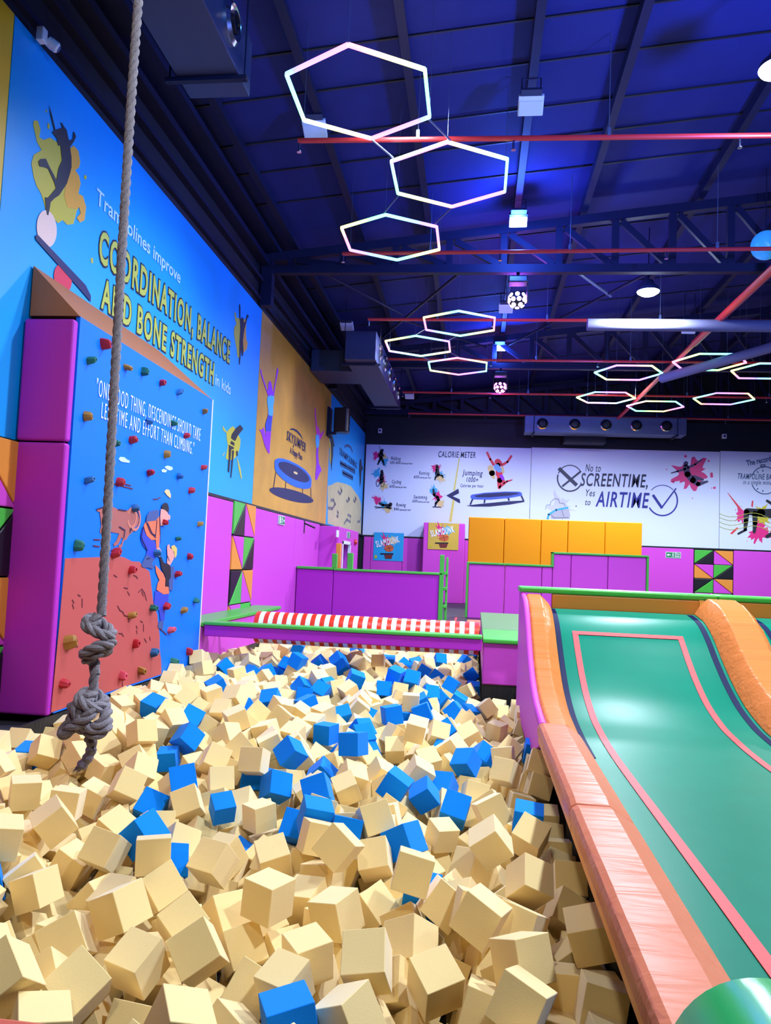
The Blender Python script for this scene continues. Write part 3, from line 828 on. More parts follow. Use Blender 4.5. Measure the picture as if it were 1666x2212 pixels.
obj('gate_pad', MB().box(-2.93, -2.8, 17.5, 17.62, 1.34, 1.71), M['green'], t, bevel=.015)['label'] = 'short green upright pad'
mb = MB().box(-.8, -.70, 17.46, 17.58, .18, 1.75).box(-.66, -.61, 17.6, 17.7, .18, 1.7)
for z in (.55, .95, 1.3): mb.box(-.7, -.61, 17.5, 17.66, z, z + .07)
obj('green_ladder', mb, M['green'], t, bevel=.012)
# barrier with step, yellow block behind
t = thing('stepped_barrier', 'magenta stepped barrier wall with green trim, in front of yellow block', 'barrier', (2, 20, .2))
for (x0, x1, z1) in ((-.16, .755, 1.58), (.765, 1.69, 1.58), (1.7, 1.955, 1.58), (1.965, 2.415, 1.92), (2.425, 3.33, 1.92), (3.34, 4.27, 1.92)):
    obj('barrier_pad', MB().box(x0, x1, 20, 20.25, .18, z1), M['purple'], t, bevel=.02)
obj('green_trim', MB().box(-.22, 1.93, 19.96, 20.3, 1.58, 1.63).box(1.93, 1.985, 19.96, 20.3, 1.58, 1.97).box(1.93, 4.33, 19.96, 20.3, 1.92, 1.97).box(4.275, 4.33, 19.96, 20.3, .18, 1.92).box(-.22, -.165, 19.96, 20.3, .18, 1.58), M['green'], t, bevel=.01)
t = thing('yellow_wall_block', 'tall yellow padded block wall in front of the white banner', 'padded wall', (2.3, 24, .18))
xs = (-.25, .85, 1.97, 2.78, 3.89, 4.99)
for x0, x1 in zip(xs, xs[1:]):
    obj('yellow_pad', MB().box(x0 + .005, x1 - .005, 24, 24.5, .18, 3.04), M['yellow'], t, bevel=.025)
# trampolines and pads glimpsed behind the bridge
t = thing('trampoline', 'dark trampoline bed glimpsed behind the low wall', 'trampoline', (-.2, 18.3, .18))
obj('bed', MB().box(-.6, .5, 16.2, 19.8, .18, .22), M['black'], t)
obj('marking', MB().box(-.45, -.4, 16.3, 19.5, .22, .225), M['pink'], t)
tag(obj('edge_pad', MB().box(-.15, .55, 16.1, 17.6, .19, .32), M['orange'], bevel=.03, origin=(.2, 16.5, .19)), 'orange edge pad behind the padded box, beside low wall', 'pad')

# ------------------------------------------------------------------ far wall
PB = Plane(1, YF, -1)
b1 = panel('wall_banner', PB, -4.1, 1.845, 2.48, 5.79, M['banner'], 'white calorie meter banner on the far wall')
b2 = panel('wall_banner', PB, 1.86, 8.29, 2.46, 5.82, M['banner'], 'white no to screentime banner on the far wall')
b3 = panel('wall_banner', PB, 8.305, 12.9, 2.44, 5.85, M['banner'], 'white trampoline record banner cut by the right edge of photo')
K1, K2 = 4.5027, 3.0513
ZA = lambda *p: zoomed(p, 780, 900, K1)
ZB = lambda *p: zoomed(p, 1120, 900, K2)
SK = .16


def t1(s, x0, y0, x1, y1, hpx, m=M['navy'], bold=.02, par=b1):
    (a, b) = ZA((x0, y0), (x1, y1))
    text(PB, s, a, b, hpx / K1, 'lettering', m, par, bold=bold * .35, shear=SK, space=1.14)


t1('CALORIE METER', 752, 393, 1115, 402, 56, bold=.05)
for s, x0, y0, x1, y1 in (('Walking', 290, 422, 387, 426), ('Cycling', 302, 649, 392, 652), ('Rowing', 343, 872, 435, 876), ('Running', 565, 563, 667, 567), ('Swimming', 513, 797, 645, 801)):
    t1(s, x0, y0, x1, y1, 34, bold=.02)
for s, x0, y0, x1, c1 in (('300-400', 280, 460, 382, 505), ('600', 279, 690, 325, 444), ('840', 321, 911, 366, 486), ('600', 515, 598, 562, 682), ('600', 500, 833, 547, 668)):
    t1(s, x0, y0, x1, y0 + 2, 27, bold=.02)
    t1('Calories per hour', x1 + 5, y0 + 2, c1, y0 + 5, 18, bold=.03)
t1('Jumping', 985, 568, 1183, 577, 52, bold=.04)
t1('1000+', 1025, 634, 1140, 638, 44, bold=.04)
t1('Calories per hour', 968, 684, 1192, 690, 30, bold=.04)
obj('less_than_mark', shape(PB, [ZA((830, 768), (948, 700), (955, 745), (893, 775), (960, 803), (967, 840), (955, 840))], .004), M['navy'], b1)
obj('divider_stripe', shape(PB, [ZA((955, 395), (960, 395), (905, 720), (884, 705))[0:0] or ZA((952, 400), (962, 400), (915, 720), (898, 715)), ZA((893, 800), (912, 812), (882, 1025), (855, 1022))], .003), mat('olive_stripe_print', (206, 190, 90), .5), b1)
obj('divider_line', stroke(PB, [ZA((966, 305), (966, 345), (960, 400))], .01), M['greyp'], b1)
for i, (x, y, p, c_, tn) in enumerate(((190, 400, (-38, -25), (38, 35), (25, -10)), (195, 610, (0, 5), (-40, -55), (25, 65)), (215, 840, (-55, -25), (10, 15), (45, 60)), (750, 555, (-25, -55), (15, 15), (25, 40)), (740, 790, (10, -15), (-35, -70), (30, 55)))):
    for (mbx, d, sd) in (('splashpink', p, 1), ('splashcyan', c_, 2), ('splashtan', tn, 3)):
        q = ZA((x + d[0], y + d[1]))[0]
        obj('paint_splash', splash(PB, q[0], q[1], .17, .17, i * 10 + sd, .002 + sd * .0015, 3, None, .8), M[mbx], b1)


def limbs(name, par, m, L, w, off=.010, k=ZA, scale=1):
    mb = MB()
    for pts in L:
        limb(PB, [(*k((x, y))[0], r * w) for x, y, r in pts], off, mb)
    return obj(name, mb, m, par)


limbs('walking_silhouette', b1, M['ink'], [[(207, 328, 1.1), (205, 330, 1.1)], [(198, 350, 1.3), (195, 400, 1.2)], [(195, 400, 1), (180, 430, .7), (165, 465, .5)], [(198, 400, 1), (215, 435, .7), (225, 470, .5)], [(190, 355, .6), (172, 380, .45), (185, 398, .4)], [(205, 360, .6), (222, 385, .4)], [(187, 340, .15), (180, 280, .1)]], .052)
limbs('cycling_silhouette', b1, M['ink'], [[(203, 532, 1.1), (203, 534, 1.1)], [(205, 555, 1.3), (200, 610, 1)], [(200, 565, .5), (185, 600, .4)], [(215, 600, .8), (205, 640, .6), (190, 650, .5)], [(195, 610, .7), (185, 645, .5)]], .05)
for (x, y) in ((165, 645), (210, 650)):
    q = ZA((x, y))[0]
    obj('bicycle_wheel_print', ring(PB, q[0], q[1], .06, .13, .02, off=.011, n=18), M['ink'], b1)
limbs('rowing_silhouette', b1, M['ink'], [[(288, 852, 1.3), (286, 858, 1.3)], [(275, 865, 1.0), (215, 860, .9), (185, 845, .9)], [(135, 875, .25), (300, 895, .25)], [(140, 890, .2), (300, 880, .2)], [(280, 890, .8), (250, 880, .5)]], .05)
limbs('running_silhouette', b1, M['ink'], [[(740, 480, 1.0), (740, 484, 1.0)], [(742, 500, 1.2), (752, 560, 1.1)], [(752, 565, .9), (790, 575, .6), (798, 595, .45)], [(750, 570, .9), (725, 590, .6), (720, 615, .45)], [(735, 515, .6), (728, 550, .5), (730, 575, .4)]], .05)
limbs('swimming_silhouette', b1, M['ink'], [[(705, 710, .7), (710, 760, .8), (745, 785, .9)], [(745, 785, 1.2), (755, 810, 1), (730, 840, .8), (722, 870, .5)], [(725, 740, .4), (715, 770, .4)], [(700, 878, .3), (775, 880, .3)]], .05)
limbs('jumping_woman_arms', b1, M['splashred'], [[(1228, 352, .7), (1258, 415, .7), (1290, 465, .9)], [(1462, 385, .7), (1425, 440, .7), (1375, 470, .9)], [(1330, 440, 2.0), (1345, 455, 1.9)], [(1335, 470, 1.4), (1335, 560, 1.6)]], .055)
limbs('jumping_woman_shirt', b1, mat('light_blue_print', (110, 160, 240), .5), [[(1320, 490, 1.8), (1345, 520, 1.6)]], .055, .0135)
limbs('jumping_woman_legs', b1, M['splashred'], [[(1350, 560, 1.8), (1350, 620, 1.7), (1345, 690, 1.0)], [(1350, 685, .8), (1420, 630, .6), (1470, 615, .3)], [(1370, 600, 1.4), (1390, 640, 1.0)]], .055, .012)
limbs('jumping_woman_shorts', b1, M['violet'], [[(1365, 580, 1.1), (1380, 605, 1.0)]], .055, .015)
limbs('tan_splash', b1, M['splashtan'], [[(1258, 500, 1.8), (1275, 550, 1.9), (1290, 590, 1.1)], [(1375, 500, 1), (1380, 540, 1)]], .055, .003)
obj('trampoline_rim_print', shape(PB, [ZA((1065, 770), (1080, 758), (1200, 740), (1400, 728), (1540, 730), (1565, 742), (1568, 768), (1450, 790), (1250, 808), (1100, 805), (1068, 795))], .006), mat('steel_blue_print', (64, 90, 190), .5), b1)
obj('trampoline_bed_print', shape(PB, [ZA((1100, 770), (1200, 750), (1400, 738), (1520, 740), (1540, 750), (1440, 770), (1250, 785), (1130, 785))], .009), M['navy'], b1)
for leg in (((1085, 805), (1065, 852)), ((1205, 810), (1200, 836)), ((1435, 795), (1440, 815)), ((1560, 770), (1580, 815))):
    obj('trampoline_leg_print', stroke(PB, [ZA(*leg)], .06, .006), M['navy'], b1)
obj('trampoline_shadow_print', shape(PB, [ZA((1025, 865), (1150, 850), (1400, 825), (1590, 815), (1590, 830), (1450, 855), (1250, 875), (1080, 875))], .004), M['navy'], b1)


def t2(s, x0, y0, x1, y1, hpx, m=M['navy'], bold=.02, par=b2):
    (a, b) = ZB((x0, y0), (x1, y1))
    text(PB, s, a, b, hpx / K2, 'lettering', m, par, bold=bold * .35, shear=.22, space=1.12)


dk = mat('dark_indigo_print', (14, 14, 60), .5)
t2('No to', 442, 361, 543, 364, 48, dk, .02)
t2('SCREENTIME,', 408, 455, 852, 466, 82, dk, .045)
t2('Yes', 443, 523, 505, 526, 44, dk, .02)
t2('to', 440, 582, 475, 584, 40, dk, .02)
blu = mat('indigo_print', (16, 20, 130), .5)
t2('AIRTIME', 508, 590, 864, 602, 96, blu, .05)
q = ZB((340, 406))[0]
mb = ring(PB, q[0], q[1], .43, .46, .035, 30, 160)
ring(PB, q[0], q[1], .43, .46, .05, 165, 330, mb=mb)
stroke(PB, [ZB((272, 345), (380, 448))], .13, .007, mb)
stroke(PB, [ZB((410, 362), (292, 458))], .07, .009, mb)
obj('cross_mark', mb, dk, b2)
q = ZB((950, 552))[0]
mb = ring(PB, q[0], q[1], .50, .53, .05, -150, 40)
ring(PB, q[0], q[1], .50, .53, .025, 45, 140, mb=mb)
stroke(PB, [ZB((890, 520), (945, 600))], .09, .007, mb)
stroke(PB, [ZB((945, 600), (1038, 475))], .05, .009, mb)
obj('tick_mark', mb, blu, b2)
q = ZB((1140, 380))[0]
obj('paint_splash', splash(PB, q[0], q[1], .62, .60, 77, .003, 9, None, .4), M['splashpink'], b2)
limbs('leaping_silhouette', b2, mat('violet_black_print', (44, 20, 90), .5), [[(1105, 308, .9), (1103, 314, .9)], [(1105, 335, 1.2), (1115, 380, 1.2), (1150, 420, 1.2)], [(1150, 420, 1.1), (1185, 445, .9), (1245, 428, .4)], [(1160, 400, .9), (1215, 415, .5)], [(1120, 335, .5), (1165, 315, .4), (1208, 283, .25)], [(1100, 345, .5), (1050, 360, .35), (1008, 372, .2)]], .085, .009, ZB)
mb = splash(PB, *ZB((270, 600))[0], .42, .42, 5, .003, 5, None, .9)
obj('paint_splash', mb, mat('pale_grey_print', (190, 190, 205), .5), b2)
obj('headset_print', shape(PB, [ZB((210, 640), (240, 620), (330, 600), (342, 650), (338, 672), (215, 672))], .006), mat('warm_grey_print', (168, 166, 180), .5), b2)
obj('headset_strap_print', stroke(PB, [ZB((194, 672), (200, 645), (250, 615), (325, 600))], .07, .010), M['splashcyan'], b2)
obj('headset_outline', stroke(PB, [ZB((180, 610), (185, 585), (210, 580), (215, 560), (240, 540), (265, 545), (272, 570), (300, 572), (310, 592)), ZB((215, 645), (235, 668), (330, 665)), ZB((285, 612), (300, 660))], .012, .012), M['navy'], b2)
tealp = mat('teal_print', (20, 66, 120), .5)
text(PB, 'The record', ZB((1508, 325))[0], ZB((1668, 292))[0], 11.5, 'lettering', tealp, b3, bold=.02)
t2('TRAMPOLINE BA', 1447, 410, 1668, 416, 36, tealp, .04, b3)
t2('in a single minu', 1482, 445, 1668, 449, 28, tealp, .01, b3)
q = ZB((1625, 420))[0]
mb = ring(PB, q[0], q[1], .44, .47, .03, 20, 160)
ring(PB, q[0], q[1], .44, .47, .03, 200, 340, mb=mb)
stroke(PB, [ZB((1600, 318), (1625, 318), (1625, 330), (1600, 330), (1600, 318)), ZB((1612, 330), (1612, 338)), ZB((1612, 352), (1612, 362)), ZB((1575, 362), (1580, 370)), ZB((1575, 480), (1580, 472)), ZB((1612, 495), (1612, 485))], .03, .006, mb)
obj('stopwatch_print', mb, tealp, b3)
obj('paint_splash', splash(PB, *ZB((1470, 650))[0], .22, .26, 8, .003, 6, None, .6), M['splashpink'], b3)
obj('paint_splash', splash(PB, *ZB((1590, 750))[0], .34, .5, 9, .003, 6, None, .5), M['splashpink'], b3)
obj('paint_splash', splash(PB, *ZB((1600, 650))[0], .3, .36, 10, .0045, 5, None, .6), M['splashyellow'], b3)
for drop in (((1375, 498), (1385, 505), (1465, 600), (1470, 615), (1455, 612)), ((1395, 770), (1440, 730), (1452, 735), (1410, 775)), ((1535, 590), (1540, 555), (1550, 553), (1545, 600))):
    obj('paint_splash', shape(PB, [ZB(*drop)], .003), M['splashred'], b3)
limbs('backflip_silhouette', b3, M['ink'], [[(1690, 640, 2), (1600, 635, 1.6), (1510, 625, 1.3)], [(1505, 630, 1.1), (1500, 690, .9), (1495, 745, .6)], [(1500, 745, .5), (1450, 772, .4)], [(1560, 640, 1.1), (1560, 700, .9), (1555, 760, .6)], [(1640, 555, .5), (1680, 580, .6)], [(1640, 790, .7), (1690, 760, .8)]], .085, .009, ZB)
obj('staff_lines', stroke(PB, [ZB(*[(1326 + 34 * k, y0 + 22 * math.sin(k * .62 + .4) + k * 4) for k in range(11)]) for y0 in (630, 655, 685, 715)], .016, .013), M['letteryellow'], b3)

# lower far wall pads
xs = (-4.05, -3.78, -2.62, -1.78, -.55, .3, 5.0, 5.7, 7.47)
for i, (x0, x1) in enumerate(zip(xs, xs[1:])):
    pad('wall_pad', PB, x0 + .005, x1 - .005, .18, 2.42, M['purple'], ('narrow magenta pad in the far left corner', 'magenta pad behind the blue slam dunk poster', 'magenta pad between the two slam dunk posters', 'magenta pad behind the gold poster column', 'magenta pad right of the gold poster column', 'magenta pad hidden behind the yellow block', 'narrow magenta pad right of the yellow block', 'magenta pad under the far green fire exit sign')[i])
tiles('triangle_pads', PB, 7.48, .64, 2.40, .49, (0, 1), (0, 1, 2, 3), 'triangle patterned pads on the far right wall')
pad('wall_pad', PB, 8.78, 12.9, .18, 2.42, M['purple'], 'magenta pad at right edge, beyond far triangle pads')
tag(obj('padded_column', MB().box(-1.85, -.4, 27.0, 27.5, .18, 2.98), M['purple'], bevel=.03, origin=(-1.1, 27.2, .18)), 'tall magenta padded column carrying the gold poster', 'padded column')
PC2 = Plane(1, 26.99, -1)
PB3 = Plane(1, YF - .035, -1)


def poster(pl, x0, y0, x1, y1, m, label, flip):
    a, b = pl.uv(x0, y1), pl.uv(x1, y0)
    t = thing('poster', label, 'poster', pl.P((a.x + b.x) / 2, a.y))
    obj('sheet', MB().slab([pl.P(a.x, a.y), pl.P(b.x, a.y), pl.P(b.x, b.y), pl.P(a.x, b.y)], pl.n(.012)), m, t)
    W_, H_ = x1 - x0, y1 - y0
    q = lambda fx, fy: (x0 + W_ * fx, y0 + H_ * fy)
    obj('paint_splash', splash(pl, *q(.42, .3), .2, .24, 3, .014, 4, None, .9), M['splashpink'], t)
    obj('paint_splash', splash(pl, *q(.66, .27), .2, .18, 4, .0155, 4, None, .9), M['splashtan'] if flip else M['splashcyan'], t)
    obj('ball_print', shape(pl, [[q(.52 + .15 * math.cos(k * PI / 8), .56 + .13 * math.sin(k * PI / 8)) for k in range(16)]], .018), mat('ball_orange_print', (206, 96, 50), .5), t)
    obj('ball_seams', stroke(pl, [[q(.38, .6), q(.52, .55), q(.66, .5)], [q(.48, .44), q(.52, .56), q(.55, .69)]], .012, .0215), M['ink'], t)
    obj('hoop_print', shape(pl, [[q(.24, .74), q(.66, .74), q(.66, .79), q(.24, .79)]], .018), M['ink'], t)
    obj('net_print', shape(pl, [[q(.36, .8), q(.64, .8), q(.6, .95), q(.4, .95)]], .018), mat('rust_print', (110, 34, 30), .5), t)
    obj('corner_badge', shape(pl, [[q(.05, .82), q(.13, .82), q(.13, .93), q(.05, .93)]], .018), M['splashyellow'], t)
    text(pl, 'SLAM', q(.12, .52), q(.45, .42), 13, 'lettering', M['whiteprint'], t, .024, .03, 0, 0, 1.2)
    text(pl, 'DUNK', q(.48, .43), q(.86, .33), 13, 'lettering', M['whiteprint'], t, .024, .03, 0, 0, 1.2)
    return t


poster(PB3, 806, 1152, 873, 1210, M['blueposter'], 'blue slam dunk poster on the far wall', True)
poster(PC2, 924, 1131, 992, 1186, M['goldposter'], 'gold slam dunk poster on the padded column', False)
t, a, b = sign('exit_sign', PB3, 1438, 1193, 1471, 1205, M['exitg'], 'green and white fire exit sign on the far wall')
runner(PB3, a, b, .40, .56, .023, t)
q = lambda x, y: PB3.P(a.x + (b.x - a.x) * x, a.y + (b.y - a.y) * y, .023)
obj('arrow', MB().slab([q(.32, .42), q(.18, .42), q(.18, .25), q(.07, .5), q(.18, .75), q(.18, .58), q(.32, .58)], PB3.n(.002)), M['white'], t)
fx = lambda s, y: text(PB3, s, (1438 + 33 * .62, 1193 + 12 * y), (1438 + 33 * .92, 1193.2 + 12 * y), 4.2, 'lettering', M['white'], t, .023, .02)
fx('Fire', .46)
fx('Exit', .88)
# ------------------------------------------------------------------ curved trampoline ramp on the right
KEY = [(1.2, .25), (3.5, .245), (5.3, .235), (5.95, .245), (6.35, .27), (6.7, .31), (7.1, .41), (7.45, .56), (7.75, .73), (8.05, .92), (8.35, 1.05), (8.72, 1.11)]


def catmull(P, k):
    out = []
    for i in range(len(P) - 1):
        p0, p1, p2, p3 = P[max(i - 1, 0)], P[i], P[i + 1], P[min(i + 2, len(P) - 1)]
        for j in range(k):
            t = j / k
            out.append(tuple(.5 * (2 * b + (c - a) * t + (2 * a - 5 * b + 4 * c - d) * t * t + (3 * b - a - 3 * c + d) * t ** 3) for a, b, c, d in zip(p0, p1, p2, p3)))
    return out + [P[-1]]


PROF = catmull(KEY, 6)


def nrm(i, P=PROF):
    a, b = P[max(i - 1, 0)], P[min(i + 1, len(P) - 1)]
    d = Vector((b[0] - a[0], b[1] - a[1])).normalized()
    return Vector((-d.y, d.x))


def strip(sec, y0, y1, closed=True, wrinkle=0, seed=1, P=PROF):
    """sweeps the cross-section sec [(x, height above bed)] along the ramp profile"""
    r = random.Random(seed)
    idx = [i for i, p in enumerate(P) if y0 - 1e-6 <= p[0] <= y1 + 1e-6]
    v, f, n = [], [], len(sec)
    for i in idx:
        nn = nrm(i, P)
        wv = r.uniform(-1, 1) * wrinkle
        for (x, h) in sec:
            hh = h + (wv if h > .05 else 0)
            v.append((x, P[i][0] + nn.x * hh, P[i][1] + nn.y * hh))
    m = len(idx)
    for i in range(m - 1):
        for k in range(n if closed else n - 1):
            k2 = (k + 1) % n
            f.append((i * n + k, i * n + k2, (i + 1) * n + k2, (i + 1) * n + k))
    if closed:
        f.append(tuple(range(n))[::-1])
        f.append(tuple((m - 1) * n + k for k in range(n)))
    return MB().add(v, f)


def flatbed(x0, x1, y0, y1, h=.0):
    return strip([(x0, h), (x1, h), (x1, h - .02), (x0, h - .02)], y0, y1)


def wrinkled(name, base, sc, amp, stretch):
    m = mat(name, base, .3, spec=.05)
    nt = m.node_tree
    tc = nt.nodes.new('ShaderNodeTexCoord')
    mp = nt.nodes.new('ShaderNodeMapping')
    mp.inputs['Scale'].default_value = stretch
    nz = nt.nodes.new('ShaderNodeTexNoise')
    nz.inputs['Scale'].default_value = sc
    nz.inputs['Detail'].default_value = 3
    nz.inputs['Distortion'].default_value = .8
    bp = nt.nodes.new('ShaderNodeBump')
    bp.inputs['Strength'].default_value = amp
    bp.inputs['Distance'].default_value = .03
    b = nt.nodes['Principled BSDF']
    nt.links.new(tc.outputs['Object'], mp.inputs[0])
    nt.links.new(mp.outputs[0], nz.inputs['Vector'])
    nt.links.new(nz.outputs['Fac'], bp.inputs['Height'])
    nt.links.new(bp.outputs[0], b.inputs['Normal'])
    return m


WR = wrinkled('wrinkled_orange_vinyl', (204, 118, 60), 2.2, .4, (.7, 7, 7))
WRF = wrinkled('creased_orange_vinyl', (208, 122, 92), 2.0, .3, (.8, 5, 5))
PLANEOR = mat('smooth_orange_vinyl', (226, 150, 96), .4, bump=.04, scale=8)

tb = thing('trampoline_ramp', 'green curved trampoline bed rising away, with coral rectangle marking', 'trampoline', (1.6, 5, .2))
obj('bed', flatbed(.815, 2.42, 1.2, 8.72), M['tramp'], tb, smooth=True)
obj('edge_webbing', strip([(.835, .004), (.885, .004), (.885, .001), (.835, .001)], 5.6, 8.7), M['webbing'], tb, smooth=True)
obj('edge_webbing', strip([(2.29, .004), (2.345, .004), (2.345, .001), (2.29, .001)], 1.2, 8.7), M['webbing'], tb, smooth=True)
obj('edge_webbing', strip([(.835, .008), (.85, .008), (.85, .001), (.835, .001)], 1.2, 5.9), M['webbing'], tb, smooth=True)
LW = .055
LINE = strip([(1.0, .006), (1.0 + LW, .006), (1.0 + LW, .002), (1.0, .002)], 1.2, 8.06)
mbr = strip([(2.03, .006), (2.03 + LW, .006), (2.03 + LW, .002), (2.03, .002)], 1.2, 8.06)
LINE.add(mbr.v, mbr.f)
mbr = strip([(1.0, .007), (2.03 + LW, .007), (2.03 + LW, .003), (1.0, .003)], 8.0, 8.06)
LINE.add(mbr.v, mbr.f)
obj('coral_marking', LINE, M['pink'], tb, smooth=False)
tb2 = thing('trampoline_ramp', 'second green curved trampoline bed at the right edge of the photo', 'trampoline', (3.8, 5, .2))
obj('bed', flatbed(2.86, 4.6, 1.2, 8.72), M['tramp'], tb2, smooth=True)
obj('edge_webbing', strip([(2.93, .004), (2.985, .004), (2.985, .001), (2.93, .001)], 1.2, 8.7), M['webbing'], tb2, smooth=True)
LINE = strip([(3.12, .006), (3.12 + LW, .006), (3.12 + LW, .002), (3.12, .002)], 1.2, 8.06)
mbr = strip([(3.12, .007), (4.3, .007), (4.3, .003), (3.12, .003)], 8.0, 8.06)
LINE.add(mbr.v, mbr.f)
obj('coral_marking', LINE, mat('red_line', (240, 80, 50), .5), tb2)

PADSEC = lambda x0, x1, h, bv: [(x0, .0), (x0, h - .03), (x0 + .03, h), (x1 - bv, h), (x1, .03), (x1, .0)]
tag(obj('ramp_pad', strip([(.565, -.08), (.565, .12), (.59, .15), (.72, .15), (.825, .05), (.825, -.08)], 5.95, 8.73, True, .008, 3), WR, bevel=.01, smooth=True, origin=(.7, 6, .2)), 'wrinkled orange pad climbing the left edge of the green ramp', 'pad')
tag(obj('ramp_pad', strip([(2.37, .0), (2.43, .12), (2.5, .19), (2.76, .19), (2.83, .12), (2.88, .0)], 1.2, 8.73, True, .008, 4), WR, smooth=True, bevel=.01, origin=(2.6, 5, .2)), 'wide wrinkled orange pad between the two green ramps', 'pad')
tag(obj('ramp_top_pad', MB().box(.86, 2.44, 8.74, 8.8, 1.1, 1.27).box(2.82, 5.2, 8.74, 8.8, 1.1, 1.27), M['orangeflat'], bevel=.015, origin=(2, 8.75, 1.1)), 'orange pad strip along the top of the green ramps', 'pad')
tag(obj('ramp_top_beam', MB().box(.50, 2.62, 8.72, 9.1, 1.27, 1.335).box(2.63, 5.2, 8.72, 9.1, 1.27, 1.335), M['green'], bevel=.02, origin=(2, 8.8, 1.27)), 'green padded beam along the top edge of the green ramps', 'beam')
# purple side wall following the curve
mb = MB()
idx = [i for i, p in enumerate(PROF) if 5.95 <= p[0] <= 8.73]
v, f = [], []
for i in idx:
    nn = nrm(i)
    y, z = PROF[i][0] + nn.x * .1, PROF[i][1] + nn.y * .1
    for x in (.52, .56):
        v += [(x, y, z), (x, y, -.05 if y > 6.9 else z - (y - 5.6) * .35)]
for i in range(len(idx) - 1):
    a, b = i * 4, (i + 1) * 4
    f += [(a, a + 1, b + 1, b), (a + 2, b + 2, b + 3, a + 3), (a, b, b + 2, a + 2), (a + 1, a + 3, b + 3, b + 1)]
f += [(0, 2, 3, 1), (len(v) - 4, len(v) - 3, len(v) - 1, len(v) - 2)]
mb.add(v, f).box(.52, .56, 8.7, 9.1, -.05, 1.27)
sw = thing('ramp_side_wall', 'purple padded side wall with rounded edge, left of the green ramp', 'side wall', (.54, 7, 0))
obj('side_panel', mb, M['purple'], sw)
obj('rounded_edge', MB().tube([(.545, PROF[i][0] + nrm(i).x * .125, PROF[i][1] + nrm(i).y * .125) for i in idx], .028, 12), M['purple'], sw, smooth=True)
# flat pads along the pit
for (y0, y1, lb, sd) in ((4.0, 5.98, 'flat orange pad along the pit, farther one, meeting the ramp', 5), (1.96, 3.99, 'flat orange pad along the pit, nearest the viewer', 6)):
    pd = thing('edge_pad', lb, 'pad', (.66, y0, .28), 'flat orange edge pads')
    mb = MB()
    n = 24
    v, f = [], []
    sec = [(.51, .29), (.505, .36), (.515, .385), (.54, .40), (.70, .40), (.82, .315), (.83, .28)]
    r = random.Random(sd)
    for k in range(n + 1):
        y = y0 + (y1 - y0) * k / n
        e = .014 if k in (0, n) else 0
        for j, (x, z) in enumerate(sec):
            v.append((x, y, z - (e if 1 <= j <= 4 else 0) + (r.uniform(-.002, .002) if 1 < j < 5 else 0)))
    m_ = len(sec)
    for k in range(n):
        for j in range(m_ - 1):
            f.append((k * m_ + j, k * m_ + j + 1, (k + 1) * m_ + j + 1, (k + 1) * m_ + j))
        f.append((k * m_, (k + 1) * m_, (k + 1) * m_ + m_ - 1, k * m_ + m_ - 1))
    f += [tuple(range(m_))[::-1], tuple(n * m_ + j for j in range(m_))]
    obj('cushion', mb.add(v, f), WRF, pd, smooth=True, bevel=.006)
    obj('skirt', MB().box(.515, .74, y0, y1, .245, .29), M['orangeflat'], pd)
tag(obj('black_box_frame', MB().box(.72, .84, 1.5, 8.7, -.6, .2).box(.56, .72, 6.6, 8.7, -.6, -.06), M['black'], origin=(.78, 5, -.6)), 'black frame under the orange edge pads beside the pit', 'frame')
# viewer's platform
pf = thing('viewing_platform', 'reddish orange padded platform corner at the bottom left', 'platform', (-1, 1.2, -.6))
obj('body', MB().box(XF, .48, -2.5, 1.42, -.6, .3), M['black'], pf)
obj('edge_pad', MB().box(XF, -.5, .9, 1.86, .30, .392), mat('terracotta_vinyl', (200, 92, 70), .4, bump=.1, scale=10), pf, bevel=.02)
gb = thing('green_bolster', 'rounded green padded bolster in the bottom right corner', 'bolster', (.72, 1, .42))
mb = MB().lathe((.70, -.4, .40), (0, 1, 0), [(.235, 0), (.235, 1.6), (.234, 2.0), (.23, 2.28), (.222, 2.345), (.20, 2.375), (.15, 2.39)], 40)
obj('cover', mb, mat('glossy_green_vinyl', (40, 160, 84), .25, bump=.1, scale=14, stretch=(1, .2, 1)), gb, smooth=True)

# ------------------------------------------------------------------ climbing rope with knots
RXX, RYY = -1.54, 3.05
rp = thing('climbing_rope', 'thick twisted grey rope with two knots hanging over the foam pit', 'rope', (RXX, RYY, .64))


def twisted(path, rr, pitch, n=9, phase=0.):
    """three strands laid around a path (list of Vectors)"""
    mb = MB()
    T, U = [], []
    u = None
    L = [0]
    for i, p in enumerate(path):
        a, b = path[max(i - 1, 0)], path[min(i + 1, len(path) - 1)]
        t = (b - a).normalized()
        if u is None: u = t.orthogonal().normalized()
        u = (u - t * u.dot(t)).normalized()
        T.append(t)
        U.append(u.copy())
        if i: L.append(L[-1] + (p - path[i - 1]).length)
    for s in range(3):
        pts = []
        for p, t, u_, l in zip(path, T, U, L):
            an = 2 * PI * l / pitch + s * 2 * PI / 3 + phase
            q = t.cross(u_)
            pts.append(p + (u_ * math.cos(an) + q * math.sin(an)) * rr * .52)
        mb.tube(pts, rr * .56, n)
    return mb


def dense(P, step=.012):
    P = [Vector(p) for p in P]
    C = catmull([tuple(p) for p in P], 12)
    out = [Vector(C[0])]
    for c in C[1:]:
        c = Vector(c)
        while (c - out[-1]).length > step:
            out.append(out[-1] + (c - out[-1]).normalized() * step)
    return out


